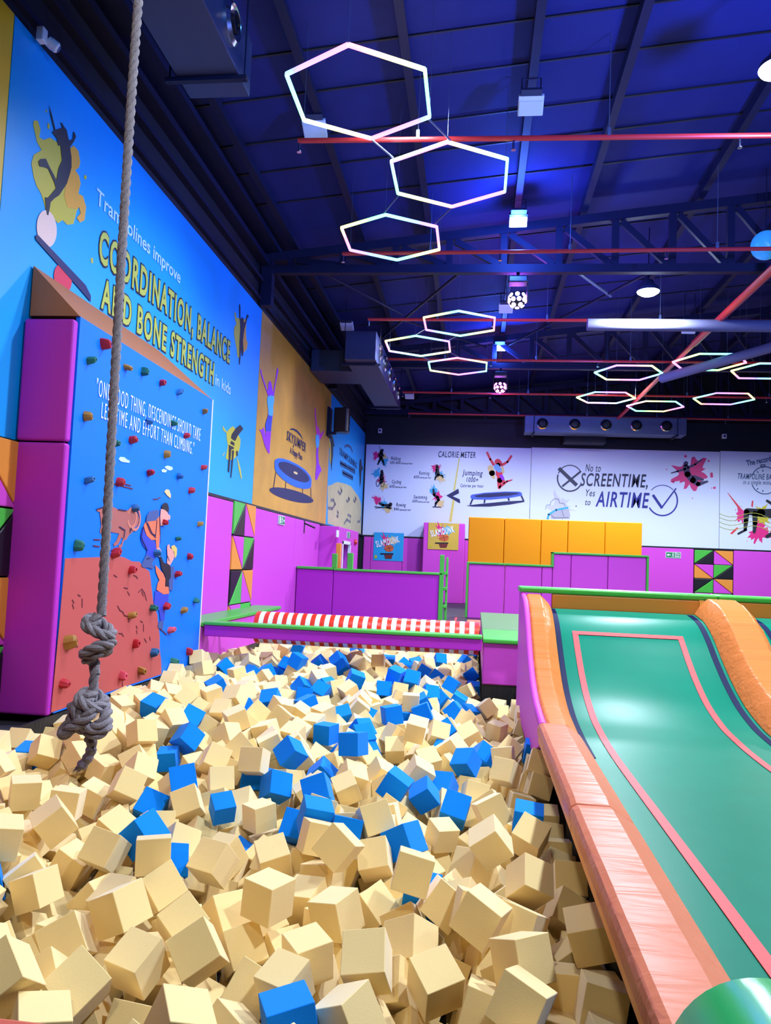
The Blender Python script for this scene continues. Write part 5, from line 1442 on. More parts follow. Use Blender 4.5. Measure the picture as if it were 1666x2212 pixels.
# settled foam cubes: x, y, z in mm, rotation quaternion in thousandths, size in percent
BEIGE_CUBES = [
    -100, 3159, -100, 137, -473, -849, -190, 96,  -1293, 3070, -100, 165, -12, -240, 957, 94,  223, 2965, -42, 583, -766, 269, -7, 100,  -370, 3116, -28, 648, 169, -282, 687, 100,
    -1080, 3171, -87, 437, -837, -294, -148, 100,  -1419, 2822, -82, 815, -269, -397, 325, 100,  -1504, 3348, -30, 230, 185, 955, -27, 100,  -903, 3600, -28, 33, -223, -974, -1, 100,
    551, 3579, -47, 982, 113, -149, -10, 100,  238, 3202, -1, 160, 437, 880, -97, 100,  76, 3444, 42, 132, -802, -552, 185, 100,  -1602, 2645, 29, 815, 431, 151, -356, 100,
    -399, 2860, -100, 839, -166, -176, 488, 97,  -943, 2619, -54, 59, -937, -284, 194, 100,  -581, 3608, -78, 121, 244, 962, 28, 100,  560, 3275, -179, 498, -502, -397, 585, 100,
    323, 4023, -19, 414, -589, -692, -47, 100,  -638, 3257, -100, 437, 14, -64, 897, 94,  -1419, 2572, -91, 284, -97, 20, -954, 100,  -2048, 3606, -100, 56, 228, 658, -715, 92,
    -1341, 4106, -100, 55, 166, 912, 371, 100,  -1668, 3200, -120, 289, -360, -782, -419, 100,  -677, 3029, -100, 169, -962, 212, -30, 91,  -221, 3416, -91, 152, 421, -820, 355, 100,
    134, 4304, 59, 745, -586, -212, -238, 100,  -1009, 3564, -263, 332, -92, 407, -846, 100,  -247, 3783, 71, 625, -772, 62, 98, 100,  -1925, 4047, -66, 109, 45, -461, 879, 100,
    -664, 4101, 39, 574, -747, 310, 126, 100,  -2288, 4153, 25, 749, -518, -412, 29, 100,  -1491, 3746, -104, 736, 476, 94, 472, 100,  -497, 4351, -100, 597, 205, -350, 692, 98,
    -1233, 3407, -100, 359, -824, -434, -66, 96,  -100, 3796, -69, 307, 33, -939, 150, 100,  367, 4637, -14, 493, 146, 298, -804, 100,  -1131, 3680, -181, 345, 832, 415, 128, 100,
    -1594, 3901, -5, 616, -764, -155, 114, 100,  -845, 3151, -210, 497, 381, 748, 220, 100,  96, 3142, -180, 6, -736, -658, 161, 100,  -2139, 4115, -186, 516, 28, 856, -20, 100,
    -1044, 4232, -100, 507, 111, -211, 828, 97,  -2770, 4660, 1, 29, 300, -954, -11, 100,  -457, 3979, -210, 589, -645, -83, -480, 100,  -277, 3277, -200, 207, -448, 318, -809, 100,
    401, 3442, -227, 550, 451, 542, 447, 100,  -1311, 4892, -100, 31, 354, 934, 38, 91,  -2369, 3800, 55, 639, 703, 283, 136, 100,  -2249, 4988, -12, 288, -153, -318, -890, 100,
    -539, 4641, 17, 168, -175, 948, -208, 100,  -146, 4823, -100, 130, -485, -864, -38, 85,  574, 4451, -166, 0, 0, 957, -290, 100,  253, 3562, -45, 500, -214, -63, -837, 100,
    -793, 3940, -181, 777, -609, 49, -153, 100,  526, 4180, -223, 235, 78, -909, 336, 100,  -1832, 5011, -100, 218, 89, 471, -850, 98,  40, 4486, -158, 111, -795, -375, -464, 100,
    -3195, 5605, 3, 326, -854, -264, 310, 100,  -2907, 5603, -15, 181, 429, 534, -706, 100,  -847, 2900, -242, 796, 332, -365, 351, 100,  -1228, 2922, -275, 198, 715, 628, -236, 100,
    -1559, 5597, 48, 836, 545, -55, -28, 100,  -2474, 4976, -100, 206, 7, -978, -35, 98,  152, 4909, 32, 596, -759, -253, -66, 100,  288, 6115, -35, 216, -133, -484, 838, 100,
    -829, 4366, -17, 216, 69, -758, -612, 100,  -2546, 5857, 129, 449, -776, -343, 280, 100,  -2716, 5600, -100, 165, -212, -963, 1, 97,  -870, 5610, -100, 62, -534, -793, -288, 94,
    -2476, 4639, -35, 52, 101, -992, 54, 100,  -2990, 5729, 114, 133, 912, -166, 351, 100,  543, 6138, -125, 64, 789, 145, 594, 100,  -2068, 4470, -110, 218, -142, -951, -168, 100,
    -1892, 5698, 10, 903, -328, 158, 229, 100,  -759, 4183, -166, 629, -757, 73, -162, 100,  -2101, 3619, -344, 827, 117, 323, 445, 100,  -1759, 5457, -83, 89, 604, 372, 699, 100,
    -2332, 5375, -23, 419, -475, -773, 30, 100,  -1648, 4397, -139, 527, -510, 679, -27, 100,  -2183, 3763, -126, 245, 444, 838, 201, 100,  -1620, 2963, -169, 367, -873, -258, -190, 100,
    -464, 6846, 91, 806, -582, 92, 45, 100,  -1295, 3231, -266, 757, -551, -89, 339, 100,  555, 6222, 31, 337, -621, 483, -516, 100,  119, 3530, -214, 135, 147, -909, 366, 100,
    -1798, 3734, -195, 265, 587, -727, -240, 100,  -1383, 4427, -184, 541, 647, 155, 514, 100,  -364, 5831, -19, 614, 733, 269, -112, 100,  -1627, 3587, -114, 296, -754, -17, 586, 100,
    -2484, 6322, 123, 270, 353, -76, 893, 100,  -650, 6854, -100, 322, -945, -65, -15, 96,  -2826, 5860, -15, 813, -453, 350, -109, 100,  -2933, 6075, 103, 176, 177, 833, -494, 100,
    -862, 5813, -77, 2, -501, -278, 820, 100,  539, 3783, -264, 679, 657, -228, 235, 100,  32, 3761, -236, 172, -506, -380, 755, 100,  -2015, 6374, 28, 531, -766, -55, -357, 100,
    -1530, 3278, -274, 196, -133, -201, 950, 100,  -2019, 6599, 127, 781, -140, 550, 260, 100,  -290, 7404, -58, 122, -89, -364, -919, 100,  -827, 3686, -328, 348, -74, 219, -909, 100,
    271, 7932, -100, 60, -265, -961, -50, 92,  -267, 3805, -215, 417, -872, -105, -234, 100,  -2224, 7181, 200, 933, 326, -134, -70, 100,  0, 7515, -73, 331, 406, 291, 800, 100,
    -1435, 2943, -290, 275, 903, 41, 328, 100,  -202, 3136, -346, 716, -198, 408, -531, 100,  -2126, 3866, -336, 465, 668, 579, 37, 100,  -630, 3359, -266, 437, 449, -683, 377, 100,
    -665, 5996, -92, 581, 732, 353, -43, 100,  -337, 6528, -104, 744, -423, 470, -216, 100,  -3564, 5881, -21, 643, 294, -294, 643, 100,  -140, 6868, -55, 105, 414, -172, 887, 100,
    50, 5830, -148, 354, -701, 361, -503, 100,  -1716, 4909, -286, 380, -124, -509, -762, 100,  -2289, 7054, 88, 200, -694, -637, -268, 100,  -1784, 6006, 26, 506, -755, -365, -201, 100,
    545, 4805, -252, 523, -475, 678, -203, 100,  -1600, 6222, 12, 545, -138, -180, 807, 100,  -1108, 3244, -351, 337, 634, 553, 424, 100,  -1383, 4307, -371, 20, -696, -435, -571, 100,
    -2457, 4225, -115, 788, 115, 604, 27, 100,  390, 3245, -321, 635, -71, 765, -82, 100,  -2413, 4017, -156, 398, 732, 515, 203, 100,  -1396, 7377, 56, 242, 235, 563, 755, 100,
    -1540, 5285, -179, 159, -65, 941, 292, 100,  -1716, 6968, 78, 166, -245, -761, -577, 100,  -3361, 6776, 85, 369, 149, -619, 677, 100,  -1535, 4277, -261, 571, -466, 676, -6, 100,
    -898, 4381, -209, 501, -595, -243, 580, 100,  -684, 4421, -200, 160, 974, -46, -157, 100,  -1540, 6726, -12, 665, 240, 707, 23, 100,  -1739, 6574, 35, 609, 159, -61, -774, 100,
    -2588, 7606, 124, 540, 727, -322, -276, 100,  -1953, 6983, 100, 826, 230, -353, -375, 100,  574, 5088, -252, 547, 448, -547, -448, 100,  -3215, 5003, 31, 347, -88, 933, -39, 100,
    -3134, 6709, 127, 824, -126, -532, -151, 100,  174, 4547, -276, 229, -258, 488, 802, 100,  -2941, 4810, -60, 337, 240, -361, -836, 100,  -2767, 7374, 105, 467, 621, -626, 65, 100,
    552, 8230, -128, 30, -706, -682, 187, 100,  554, 3085, -242, 383, -465, 616, 508, 100,  -618, 8120, 94, 520, -486, -506, -488, 100,  -1534, 5125, -252, 137, 25, 874, -466, 100,
    187, 9200, -117, 71, 930, 179, 313, 100,  573, 5826, -280, 701, 70, 706, 70, 100,  -1796, 7267, 108, 191, 503, 342, -770, 100,  -1352, 8595, 82, 211, -318, 904, 195, 100,
    -2588, 6159, 71, 109, -887, -419, 160, 100,  293, 6709, -65, 125, 8, 764, 633, 100,  -672, 7058, -32, 77, 916, 292, -263, 100,  -2987, 5530, -256, 739, 338, 97, -575, 100,
    -3382, 9544, 95, 522, -688, -404, 303, 100,  47, 3649, -32, 447, -474, -395, 648, 100,  -1443, 7175, -7, 477, -312, 629, -529, 100,  -3042, 5647, -137, 327, -857, -36, -398, 100,
    574, 8426, -37, 0, 0, -790, 613, 100,  -2281, 6669, 13, 749, -297, 61, -589, 100,  -2483, 5626, -38, 734, 21, -370, -568, 100,  349, 6939, -62, 451, 497, 729, 132, 100,
    389, 5895, -216, 613, 422, -455, -489, 100,  -2309, 3676, -277, 2, 630, -302, 715, 100,  -1525, 10507, 134, 379, 349, 230, -826, 100,  -1172, 8171, -25, 69, -890, -56, -447, 100,
    -3565, 5527, 39, 697, 108, -100, 702, 100,  -8, 4005, -157, 571, 338, 1, -748, 100,  -1380, 5739, -308, 7, -32, 156, 987, 100,  -3024, 6287, 115, 99, -306, 380, 867, 100,
    -1854, 4567, -112, 414, 499, -201, 734, 100,  -173, 4818, -314, 112, -101, 924, -351, 100,  -1632, 7392, 37, 8, -854, 121, -506, 100,  -2391, 4407, -252, 728, 179, 661, 30, 100,
    -3549, 9770, 194, 450, -628, 516, 370, 100,  -3544, 6598, -36, 680, 193, 3, -707, 100,  -3558, 8891, 24, 281, 663, 638, -271, 100,  560, 5496, -307, 676, 207, 327, -627, 100,
    -2036, 5334, -102, 391, 778, 488, 50, 100,  -2368, 7960, 128, 558, 800, -219, 13, 100,  -1378, 6298, -82, 285, 792, -403, -360, 100,  -55, 8428, -124, 617, -296, 57, -727, 100,
    -2619, 6581, 130, 82, -112, -474, -870, 100,  -1800, 9086, 119, 817, -456, -192, 295, 100,  -2692, 5989, 36, 164, -891, -423, 29, 100,  -1753, 5804, -118, 618, 249, -593, -453, 100,
    -3364, 5336, -63, 16, 159, 80, -984, 100,  -1135, 6469, -161, 89, -624, 751, -197, 100,  -1302, 10810, 143, 82, 674, -724, 122, 100,  -349, 3030, -243, 20, -469, -750, -465, 100,
    -1694, 3415, -208, 17, 172, 901, -399, 100,  -177, 6688, -178, 142, -399, 110, 899, 100,  -1182, 8352, 23, 398, 63, -910, -94, 100,  68, 5597, -219, 176, 680, -153, -695, 100,
    -511, 4998, -94, 464, 508, -618, -381, 100,  -2421, 3828, -109, 156, -603, 177, 762, 100,  -2154, 6009, -152, 183, -326, -921, -107, 100,  -2885, 9926, 134, 421, -24, 850, 316, 100,
    -1738, 9305, 168, 80, -944, -310, -85, 100,  -54, 10181, -97, 538, 676, 261, -431, 100,  -3555, 9068, 88, 265, -656, -265, 655, 100,  574, 3447, -242, 557, 437, 436, -556, 100,
    -2977, 7489, 120, 294, 814, -273, 421, 100,  218, 3342, -173, 873, -181, -265, -368, 100,  -1802, 3131, -204, 553, -404, 0, 729, 100,  -1890, 4083, -280, 48, 24, -975, -214, 100,
    -2953, 9589, 45, 101, -920, 369, -84, 100,  -82, 3480, -245, 181, 81, -953, 228, 100,  247, 6267, -189, 420, -179, 863, -216, 100,  -2528, 5847, -67, 869, -290, -83, 393, 100,
    -1719, 5316, -197, 858, 487, -141, 86, 100,  -509, 5191, -117, 451, 228, 477, -719, 100,  -1368, 4540, -343, 293, 573, -390, -659, 100,  -2579, 4916, -283, 370, 537, 679, 337, 100,
    -2221, 4559, -229, 476, 425, 763, -98, 100,  137, 6707, -265, 225, 159, 837, 473, 100,  -1359, 5766, -134, 950, -142, -72, -268, 100,  -3394, 5555, -116, 2, -7, 695, 719, 100,
    -1877, 3520, -293, 673, -102, -19, -732, 100,  -536, 3554, -308, 88, -572, 603, -549, 100,  -953, 3792, -266, 141, 712, -454, 516, 100,  -1530, 8742, 85, 126, 939, 300, 110, 100,
    78, 3396, -327, 193, 758, 341, 522, 100,  -901, 6225, 23, 126, -229, -211, 942, 100,  38, 4875, -207, 482, -639, -231, -553, 100,  -2605, 9617, 4, 371, 183, -667, 620, 100,
    -1124, 5526, -125, 859, -101, 466, 186, 100,  -2959, 6847, 141, 30, 386, -914, -121, 100,  -3232, 7127, 130, 558, 814, -24, -159, 100,  -2206, 6290, -73, 170, 280, 818, -473, 100,
    -581, 5762, -138, 292, 235, -847, -377, 100,  -1268, 4945, -306, 630, -560, 246, -478, 100,  -479, 5580, -222, 123, -306, -412, 850, 100,  -3352, 7985, 52, 491, -14, 813, 313, 100,
    -2946, 5103, -185, 227, -867, -415, 160, 100,  -2897, 11772, 125, 122, -167, -576, -791, 100,  -725, 5847, -231, 148, -374, 363, -841, 100,  -428, 7091, -184, 642, 580, -33, 499, 100,
    2, 6430, -275, 644, -129, 197, 728, 100,  485, 6315, -189, 69, 666, 686, -285, 100,  -1491, 4973, -353, 176, 719, -527, -417, 100,  -818, 8928, 57, 663, 401, -511, -373, 100,
    -379, 5173, -239, 9, -856, 124, -501, 100,  -2613, 7337, 16, 386, -745, -528, -133, 100,  -642, 11309, 59, 146, 858, -435, 230, 100,  -1977, 8264, 1, 276, 623, 652, -333, 100,
    -2367, 9430, -29, 843, 410, 201, 283, 100,  369, 9525, -241, 22, 30, -908, -417, 100,  -82, 4295, -238, 373, -158, 696, 593, 100,  -2816, 7628, 123, 18, 186, -893, -410, 100,
    -1173, 8895, 37, 49, 88, -974, -203, 100,  -239, 4509, -236, 20, 366, -909, -198, 100,  -1319, 6686, -187, 508, 707, -453, 191, 100,  -490, 4516, -323, 524, -465, 335, -630, 100,
    -2808, 10672, 44, 368, -493, -753, 233, 100,  -1791, 2785, 9, 248, -250, 808, 473, 100,  365, 8402, -160, 35, 871, -153, 467, 100,  -353, 4323, -270, 418, 534, -713, -178, 100,
    -353, 5715, -320, 892, 58, 407, 188, 100,  -1986, 5484, -189, 11, -491, 807, -328, 100,  -1547, 6935, -29, 541, 631, -507, 229, 100,  -144, 5720, -216, 124, -521, -205, 819, 100,
    -530, 9347, 66, 147, 633, 610, 453, 100,  -651, 5620, -268, 206, -384, 379, -817, 100,  -1190, 4642, -272, 181, 736, 451, -471, 100,  -1669, 3737, -314, 584, -702, -246, -325, 100,
    -3218, 10654, 159, 170, -482, -459, -727, 100,  -2356, 9116, -59, 40, 76, 161, -983, 100,  -3199, 5430, -214, 474, 463, -456, -594, 100,  -3295, 5951, -34, 781, 231, 461, 353, 100,
    -449, 9044, -125, 310, -694, -316, 568, 100,  -1241, 10749, -16, 114, 714, -92, -685, 100,  -1987, 5824, -61, 885, -348, 238, 199, 100,  -877, 7065, -139, 448, 48, -278, -849, 100,
    -623, 8980, 9, 314, -806, 274, -421, 100,  466, 4309, -326, 349, -13, 453, -820, 100,  -653, 3797, -235, 46, 476, -877, 52, 100,  -3358, 14841, 167, 82, -83, -551, 826, 100,
    -2997, 6635, 13, 408, 865, -185, -227, 100,  -828, 8114, 15, 65, 167, -20, 984, 100,  -780, 6257, -104, 220, 165, 936, 220, 100,  -754, 8350, 66, 34, -620, -750, 230, 100,
    561, 9325, -135, 669, 261, -648, -253, 100,  -1806, 14523, 44, 173, -90, -979, -60, 100,  -1460, 6495, -45, 133, -338, 613, 702, 100,  -2454, 5754, -232, 136, -348, 315, -872, 100,
    -404, 11246, -48, 445, 196, 319, -813, 100,  -1711, 5107, -257, 81, 118, 321, -936, 100,  -700, 4773, -94, 24, 54, 551, -833, 100,  -1521, 6193, -177, 519, -78, -842, 124, 100,
    -380, 8187, -112, 278, 716, 515, 381, 100,  -1106, 8601, -20, 721, -600, -22, 347, 100,  -3325, 8847, -30, 202, -425, -837, -279, 100,  -844, 7742, -28, 234, 100, -508, 823, 100,
    -1185, 13360, 86, 444, -620, -616, -194, 100,  152, 5293, -61, 388, 512, -729, -237, 100,  -2770, 13276, 153, 905, -204, 138, 347, 100,  -824, 5444, -277, 640, -127, 721, -234, 100,
    -1913, 4310, -159, 456, 134, 880, 7, 100,  -2647, 12778, 69, 79, 801, 74, -588, 100,  -2990, 7258, 85, 97, -900, 189, -381, 100,  -1323, 12934, 21, 463, 679, 544, 169, 100,
    -3249, 10274, 87, 323, 707, 260, -573, 100,  -1620, 10782, 174, 730, 362, 462, -351, 100,  -536, 14157, -4, 179, -675, 533, 478, 100,  -2297, 9917, 53, 17, -284, -691, -665, 100,
    72, 8083, -210, 308, 140, 895, -290, 100,  -1532, 8021, -6, 179, 39, 325, -928, 100,  -1643, 6390, 6, 201, 525, 780, 273, 100,  -2144, 3245, -24, 86, 642, -724, -238, 100,
    -1914, 6553, -49, 101, -964, 112, -220, 100,  -2249, 3430, -150, 677, -311, 83, -662, 100,  -2037, 9640, 85, 2, -447, -669, 594, 100,  -2571, 13326, 128, 115, 12, -850, -514, 100,
    -3550, 13404, 4, 341, -561, 386, -648, 100,  -2084, 9427, 21, 626, -105, -721, -278, 100,  -1092, 4458, -207, 102, -348, -905, 221, 100,  -976, 13364, -54, 586, -13, -437, -682, 100,
    339, 9771, -210, 792, -595, 103, -90, 100,  -2831, 4661, -203, 268, -486, -482, -678, 100,  -1489, 8601, -86, 333, -45, 927, -166, 100,  -2355, 13348, 70, 474, -53, 440, 761, 100,
    -1321, 6484, -197, 116, 75, 976, 167, 100,  -1993, 6816, 16, 650, 562, -67, 508, 100,  -2367, 5106, -284, 342, -816, 234, -402, 100,  -2231, 4844, -226, 77, 196, -522, -826, 100,
    -1667, 13088, -23, 695, 306, -545, -355, 100,  -3563, 10370, 74, 246, -969, -2, 2, 100,  -2626, 13509, 218, 633, -349, -349, -596, 100,  238, 4790, -182, 538, -287, -786, -103, 100,
    -2262, 12029, 2, 109, 14, 872, 477, 100,  -2580, 8881, 30, 99, 75, 129, -984, 100,  -169, 12670, -169, 122, 68, 913, 383, 100,  -1051, 14458, -49, 572, -125, -162, -795, 100,
    -1076, 7974, -127, 323, 162, 449, -818, 100,  -1341, 3665, -256, 948, -127, -232, -175, 100,  -2034, 14402, 36, 645, 524, 237, 504, 100,  -1190, 4443, -394, 408, 859, -235, -200, 100,
    -1402, 13423, 79, 245, -957, -12, 155, 100,  -2081, 3321, -265, 152, 455, -763, -432, 100,  -488, 10839, -150, 260, 636, -568, -453, 100,  -1396, 10007, -9, 396, -851, 89, 334, 100,
    -2, 13130, -173, 704, 69, 544, -452, 100,  -3548, 14817, 100, 727, 211, 617, 217, 100,  -1028, 8433, -93, 306, -475, -644, 516, 100,  -2721, 4946, -180, 480, 838, 155, -209, 100,
    -374, 14914, -68, 492, 718, 251, 422, 100,  -2945, 10931, 60, 50, 21, 187, -981, 100,  246, 4276, -243, 933, -171, -315, 23, 100,  -1333, 8412, -58, 114, -925, 21, -362, 100,
    -2982, 11496, 19, 218, -724, 568, 325, 100,  -467, 6073, -124, 94, -307, 518, 793, 100,  -3330, 12254, -16, 269, 109, -326, 900, 100,  -1397, 10547, -17, 246, -327, -110, -906, 100,
    -3218, 5619, -226, 53, -903, 86, -418, 100,  3, 9555, -202, 31, 231, -175, 957, 100,  -898, 4772, -12, 537, -832, 44, 134, 100,  -2540, 4020, -21, 850, -57, -441, -281, 100,
    -3383, 10521, 94, 83, 809, 3, -581, 100,  -1543, 4012, -270, 78, 92, -265, -957, 100,  461, 7805, -235, 880, -114, -187, 422, 100,  -3528, 6815, -15, 729, 567, -235, 302, 100,
    367, 5387, -273, 690, 675, -111, -236, 100,  -838, 14403, -45, 726, -599, -335, 52, 100,  -2365, 5201, -136, 870, -345, -78, -344, 100,  -2412, 11574, -9, 229, -185, -325, 899, 100,
    -2303, 14019, 41, 57, -543, -671, -502, 100,  -1945, 5187, -218, 447, 167, -32, 878, 100,  -772, 11459, -14, 70, 833, -526, -155, 100,  559, 6702, -128, 101, 700, -706, -36, 100,
    -1115, 7732, -111, 703, -653, 71, 274, 100,  -2446, 7243, -7, 229, -16, -928, 293, 100,  -3079, 9244, -16, 102, -421, -369, 823, 100,  -3529, 7605, 25, 706, -40, -483, -516, 100,
    -2933, 6398, 16, 544, -36, -506, -668, 100,  -1333, 7600, -101, 72, 173, 926, -327, 100,  -787, 14747, -5, 332, 899, -261, -118, 100,  -2714, 9087, 24, 205, -58, -856, -471, 100,
    391, 6100, -258, 458, 405, 397, -684, 100,  -539, 7267, -174, 863, -186, -381, 275, 100,  65, 3522, -483, 593, -460, 659, -37, 100,  -2160, 12352, 52, 245, 583, -267, 727, 100,
    -783, 7267, -99, 266, 938, 124, 186, 100,  547, 9035, -165, 285, 788, 186, 514, 100,  -681, 7562, -99, 35, -81, 6, 996, 100,  -145, 3985, -391, 258, 896, -226, -282, 100,
    -1755, 6163, -52, 94, 264, -193, -940, 100,  -161, 10961, -172, 291, 645, 517, -482, 100,  342, 4142, -345, 774, 440, 281, -357, 100,  -3564, 6406, -119, 338, -621, 338, -621, 100,
    -2214, 14693, 12, 435, -584, 676, 109, 100,  -1135, 7523, -117, 603, 17, -795, 64, 100,  -210, 9221, -176, 901, -100, 267, -327, 100,  -2994, 8275, 36, 61, 670, -599, -434, 100,
    -672, 12444, -9, 482, 472, 728, -125, 100,  -2683, 6404, 45, 443, -424, 662, -431, 100,  -879, 4933, -109, 142, 702, 153, 681, 100,  -1649, 2768, -123, 717, 48, -369, -589, 100,
    -2669, 13005, 83, 251, 890, 14, -380, 100,  -1031, 3610, -466, 753, 57, 166, -635, 100,  -401, 12836, -53, 266, 747, 464, 396, 100,  -3483, 15044, 224, 346, 505, 388, 689, 100,
    -2167, 4337, -474, 95, -6, 264, -960, 100,  -2115, 12860, 40, 575, 129, 590, 551, 100,  -659, 7120, -241, 14, -287, -816, 501, 100,  570, 4011, -367, 968, 249, 21, 6, 100,
    -1197, 5899, -288, 805, 348, 414, -243, 100,  -3533, 9618, 14, 533, -467, 665, 236, 100,  -1414, 3463, -300, 129, 110, 984, 49, 100,  -1310, 7196, -240, 642, -477, -520, 299, 100,
    -136, 5541, -265, 462, 487, -275, -688, 100,  -1105, 5758, -157, 672, -626, -396, -14, 100,  -2530, 9107, -64, 725, 89, -23, -683, 100,  -178, 14818, -151, 513, -126, -54, 847, 100,
    -2166, 4326, -222, 360, 116, -861, 340, 100,  -2074, 4011, -413, 390, 51, 867, -305, 100,  -270, 4096, -290, 435, -641, 19, -632, 100,  -3559, 14639, 5, 634, 359, 337, -597, 100,
    -3556, 9383, -22, 416, -603, 567, 376, 100,  -784, 13445, -37, 668, -343, -80, 655, 100,  -2775, 9479, -9, 872, -90, -229, 423, 100,  -180, 12473, -235, 522, -434, -734, -24, 100,
    -1824, 10912, 150, 190, -560, -803, 69, 100,  -2954, 5818, -207, 512, 763, 363, -154, 100,  -787, 5697, -341, 311, 117, 839, 430, 100,  -1026, 11063, 4, 407, -42, -626, 664, 100,
    -175, 3370, -361, 544, 440, 673, 242, 100,  -344, 11498, -76, 3, 135, 271, 953, 100,  -2226, 9634, -17, 78, 933, -35, 349, 100,  -1233, 10973, 54, 202, 335, 50, 919, 100,
    -3077, 10357, 117, 924, -17, -62, 377, 100,  245, 9164, -315, 79, -897, -90, 425, 100,  -3192, 7375, 77, 507, 719, 133, 457, 100,  -1588, 3910, -426, 666, -97, -263, -691, 100,
    -2743, 8687, 16, 685, 202, -263, -649, 100,  -921, 7636, -148, 522, -502, -202, 660, 100,  262, 5624, -271, 637, -208, 663, -336, 100,  -205, 8002, -144, 620, 39, -365, -693, 100,
    -2349, 12465, 37, 755, -610, -230, 67, 100,  -1108, 4254, -308, 328, -625, -201, 679, 100,  -275, 10119, -198, 234, 573, -778, -106, 100,  -3548, 9962, 124, 283, -693, 630, 206, 100,
    -1660, 3519, -351, 13, 214, 333, -918, 100,  -2417, 12227, 1, 564, 657, -499, -45, 100,  -741, 14232, -80, 947, -144, -79, 276, 100,  -1312, 7352, -120, 491, 457, -653, 353, 100,
    19, 12458, -172, 57, 31, 966, -249, 100,  -3219, 6263, 14, 533, -114, 695, -468, 100,  -359, 13388, -92, 436, -719, -413, 350, 100,  64, 8975, -277, 330, -41, 469, -818, 100,
    -2686, 6497, -110, 121, -239, -957, -109, 100,  -2284, 3950, -249, 14, -924, 207, 322, 100,  -465, 13715, -69, 188, 281, 347, -875, 100,  -3088, 5786, -31, 347, -854, 14, -388, 100,
    -381, 12519, -108, 143, 642, 702, 273, 100,  -3226, 13949, -1, 65, 457, -833, 305, 100,  -2010, 6142, -97, 83, 714, -452, 528, 100,  -1651, 12192, -19, 697, -571, 14, 434, 100,
    -1147, 12850, -51, 85, 83, -347, 930, 100,  -1590, 10334, -28, 387, -145, 188, 891, 100,  -1214, 5250, -343, 156, 214, -377, -888, 100,  -1998, 14142, -42, 704, -187, 654, -207, 100,
    -1184, 3462, -290, 530, -385, 201, 728, 100,  0, 10383, -188, 161, 941, 50, 292, 100,  -3535, 12964, -52, 274, 651, 275, 653, 100,  125, 8738, -286, 58, 357, -165, -918, 100,
    -1250, 13199, -12, 291, -759, -162, 560, 100,  -2390, 12848, 31, 865, 437, -134, -210, 100,  -1094, 2670, -225, 371, -904, 204, 55, 100,  -1085, 4814, -363, 262, -61, -272, 924, 100,
    -1227, 10097, -96, 321, 363, -737, 472, 100,  -1012, 6638, -34, 294, 419, 698, -502, 100,  -2548, 14587, 39, 964, -36, -209, -160, 100,  -1874, 13105, 7, 29, -740, -566, -363, 100,
    -2433, 6184, -233, 223, -975, 9, 15, 100,  -1995, 14574, 50, 570, 535, -570, 252, 100,  -56, 4176, -421, 270, -127, 870, 393, 100,  -329, 4710, -200, 672, -347, -653, -36, 100,
    -2481, 8684, -22, 908, -226, -352, -8, 100,  529, 7077, -206, 228, -731, -628, 144, 100,  -22, 8784, -199, 102, -741, 545, -379, 100,  -2125, 10076, 50, 191, -296, 297, -888, 100,
    -3207, 6943, 88, 955, 131, -206, -167, 100,  -1882, 5643, -202, 146, 244, 820, 497, 100,  -2836, 4399, -94, 958, -102, -42, 263, 100,  -1533, 7000, -211, 285, -742, -607, 25, 100,
    -2130, 8955, -79, 48, -518, 673, -525, 100,  256, 7752, -287, 709, -254, 566, 335, 100,  -1603, 9474, 6, 821, 536, -194, 18, 100,  -1278, 14741, -12, 342, 676, -243, -606, 100,
    -3189, 8985, -42, 106, -279, 922, 245, 100,  -3399, 6296, -68, 488, 282, -720, -404, 100,  567, 6481, -277, 683, -172, -125, -699, 100,  -3341, 13566, 16, 492, 180, -603, -602, 100,
    -2554, 5211, -368, 398, 878, -254, -84, 100,  -3408, 10150, 9, 37, 481, 743, -464, 100,  -3213, 11338, 0, 668, -462, 543, -215, 100,  -321, 11020, -146, 42, -157, -978, -134, 100,
    -525, 4816, -103, 43, 689, -713, 123, 100,  205, 3896, -158, 204, 227, -941, 147, 100,  -1366, 5129, -202, 604, 238, -750, -126, 100,  215, 9369, -213, 789, -148, -44, -595, 100,
    -261, 14126, -161, 428, 308, 402, -749, 100,  -2980, 8651, 18, 891, -355, 282, 0, 100,  -1821, 14745, 62, 940, 59, 127, 310, 100,  -2912, 5670, -346, 277, 1, 854, -441, 100,
    -147, 11200, -151, 652, -622, -364, -235, 100,  -406, 3369, -322, 205, 839, 483, -145, 100,  -2010, 4296, -341, 83, -414, -172, 890, 100,  -876, 8513, -50, 444, 548, 700, -116, 100,
    -3336, 14809, -7, 657, -146, -128, -728, 100,  571, 8642, -114, 981, 193, 16, 3, 100,  -419, 7969, -138, 62, 971, 112, 200, 100,  -2638, 8136, 72, 749, -383, 365, -399, 100,
    -3265, 13034, -21, 269, 908, -160, -277, 100,  -3286, 11126, 70, 166, 657, -345, -650, 100,  -3346, 9238, -61, 151, 936, -256, 187, 100,  -3018, 14124, 76, 340, 8, 928, -150, 100,
    -2791, 5256, -247, 888, 257, -372, -80, 100,  -1570, 5742, -305, 86, 702, 190, 681, 100,  -869, 6098, -155, 486, -147, 520, 687, 100,  -2646, 12157, -35, 36, -795, 405, 450, 100,
    -690, 4644, -264, 347, 132, -572, -731, 100,  94, 8331, -256, 83, 471, -474, 739, 100,  41, 7015, -163, 334, -872, 189, 303, 100,  -3377, 13820, 3, 66, 921, -304, -236, 100,
    -1351, 6054, -247, 181, -295, 917, -200, 100,  -2050, 7670, 69, 823, 413, 373, 114, 100,  -1573, 11448, 13, 607, -273, -372, 647, 100,  -389, 14286, -133, 706, -576, -403, 93, 100,
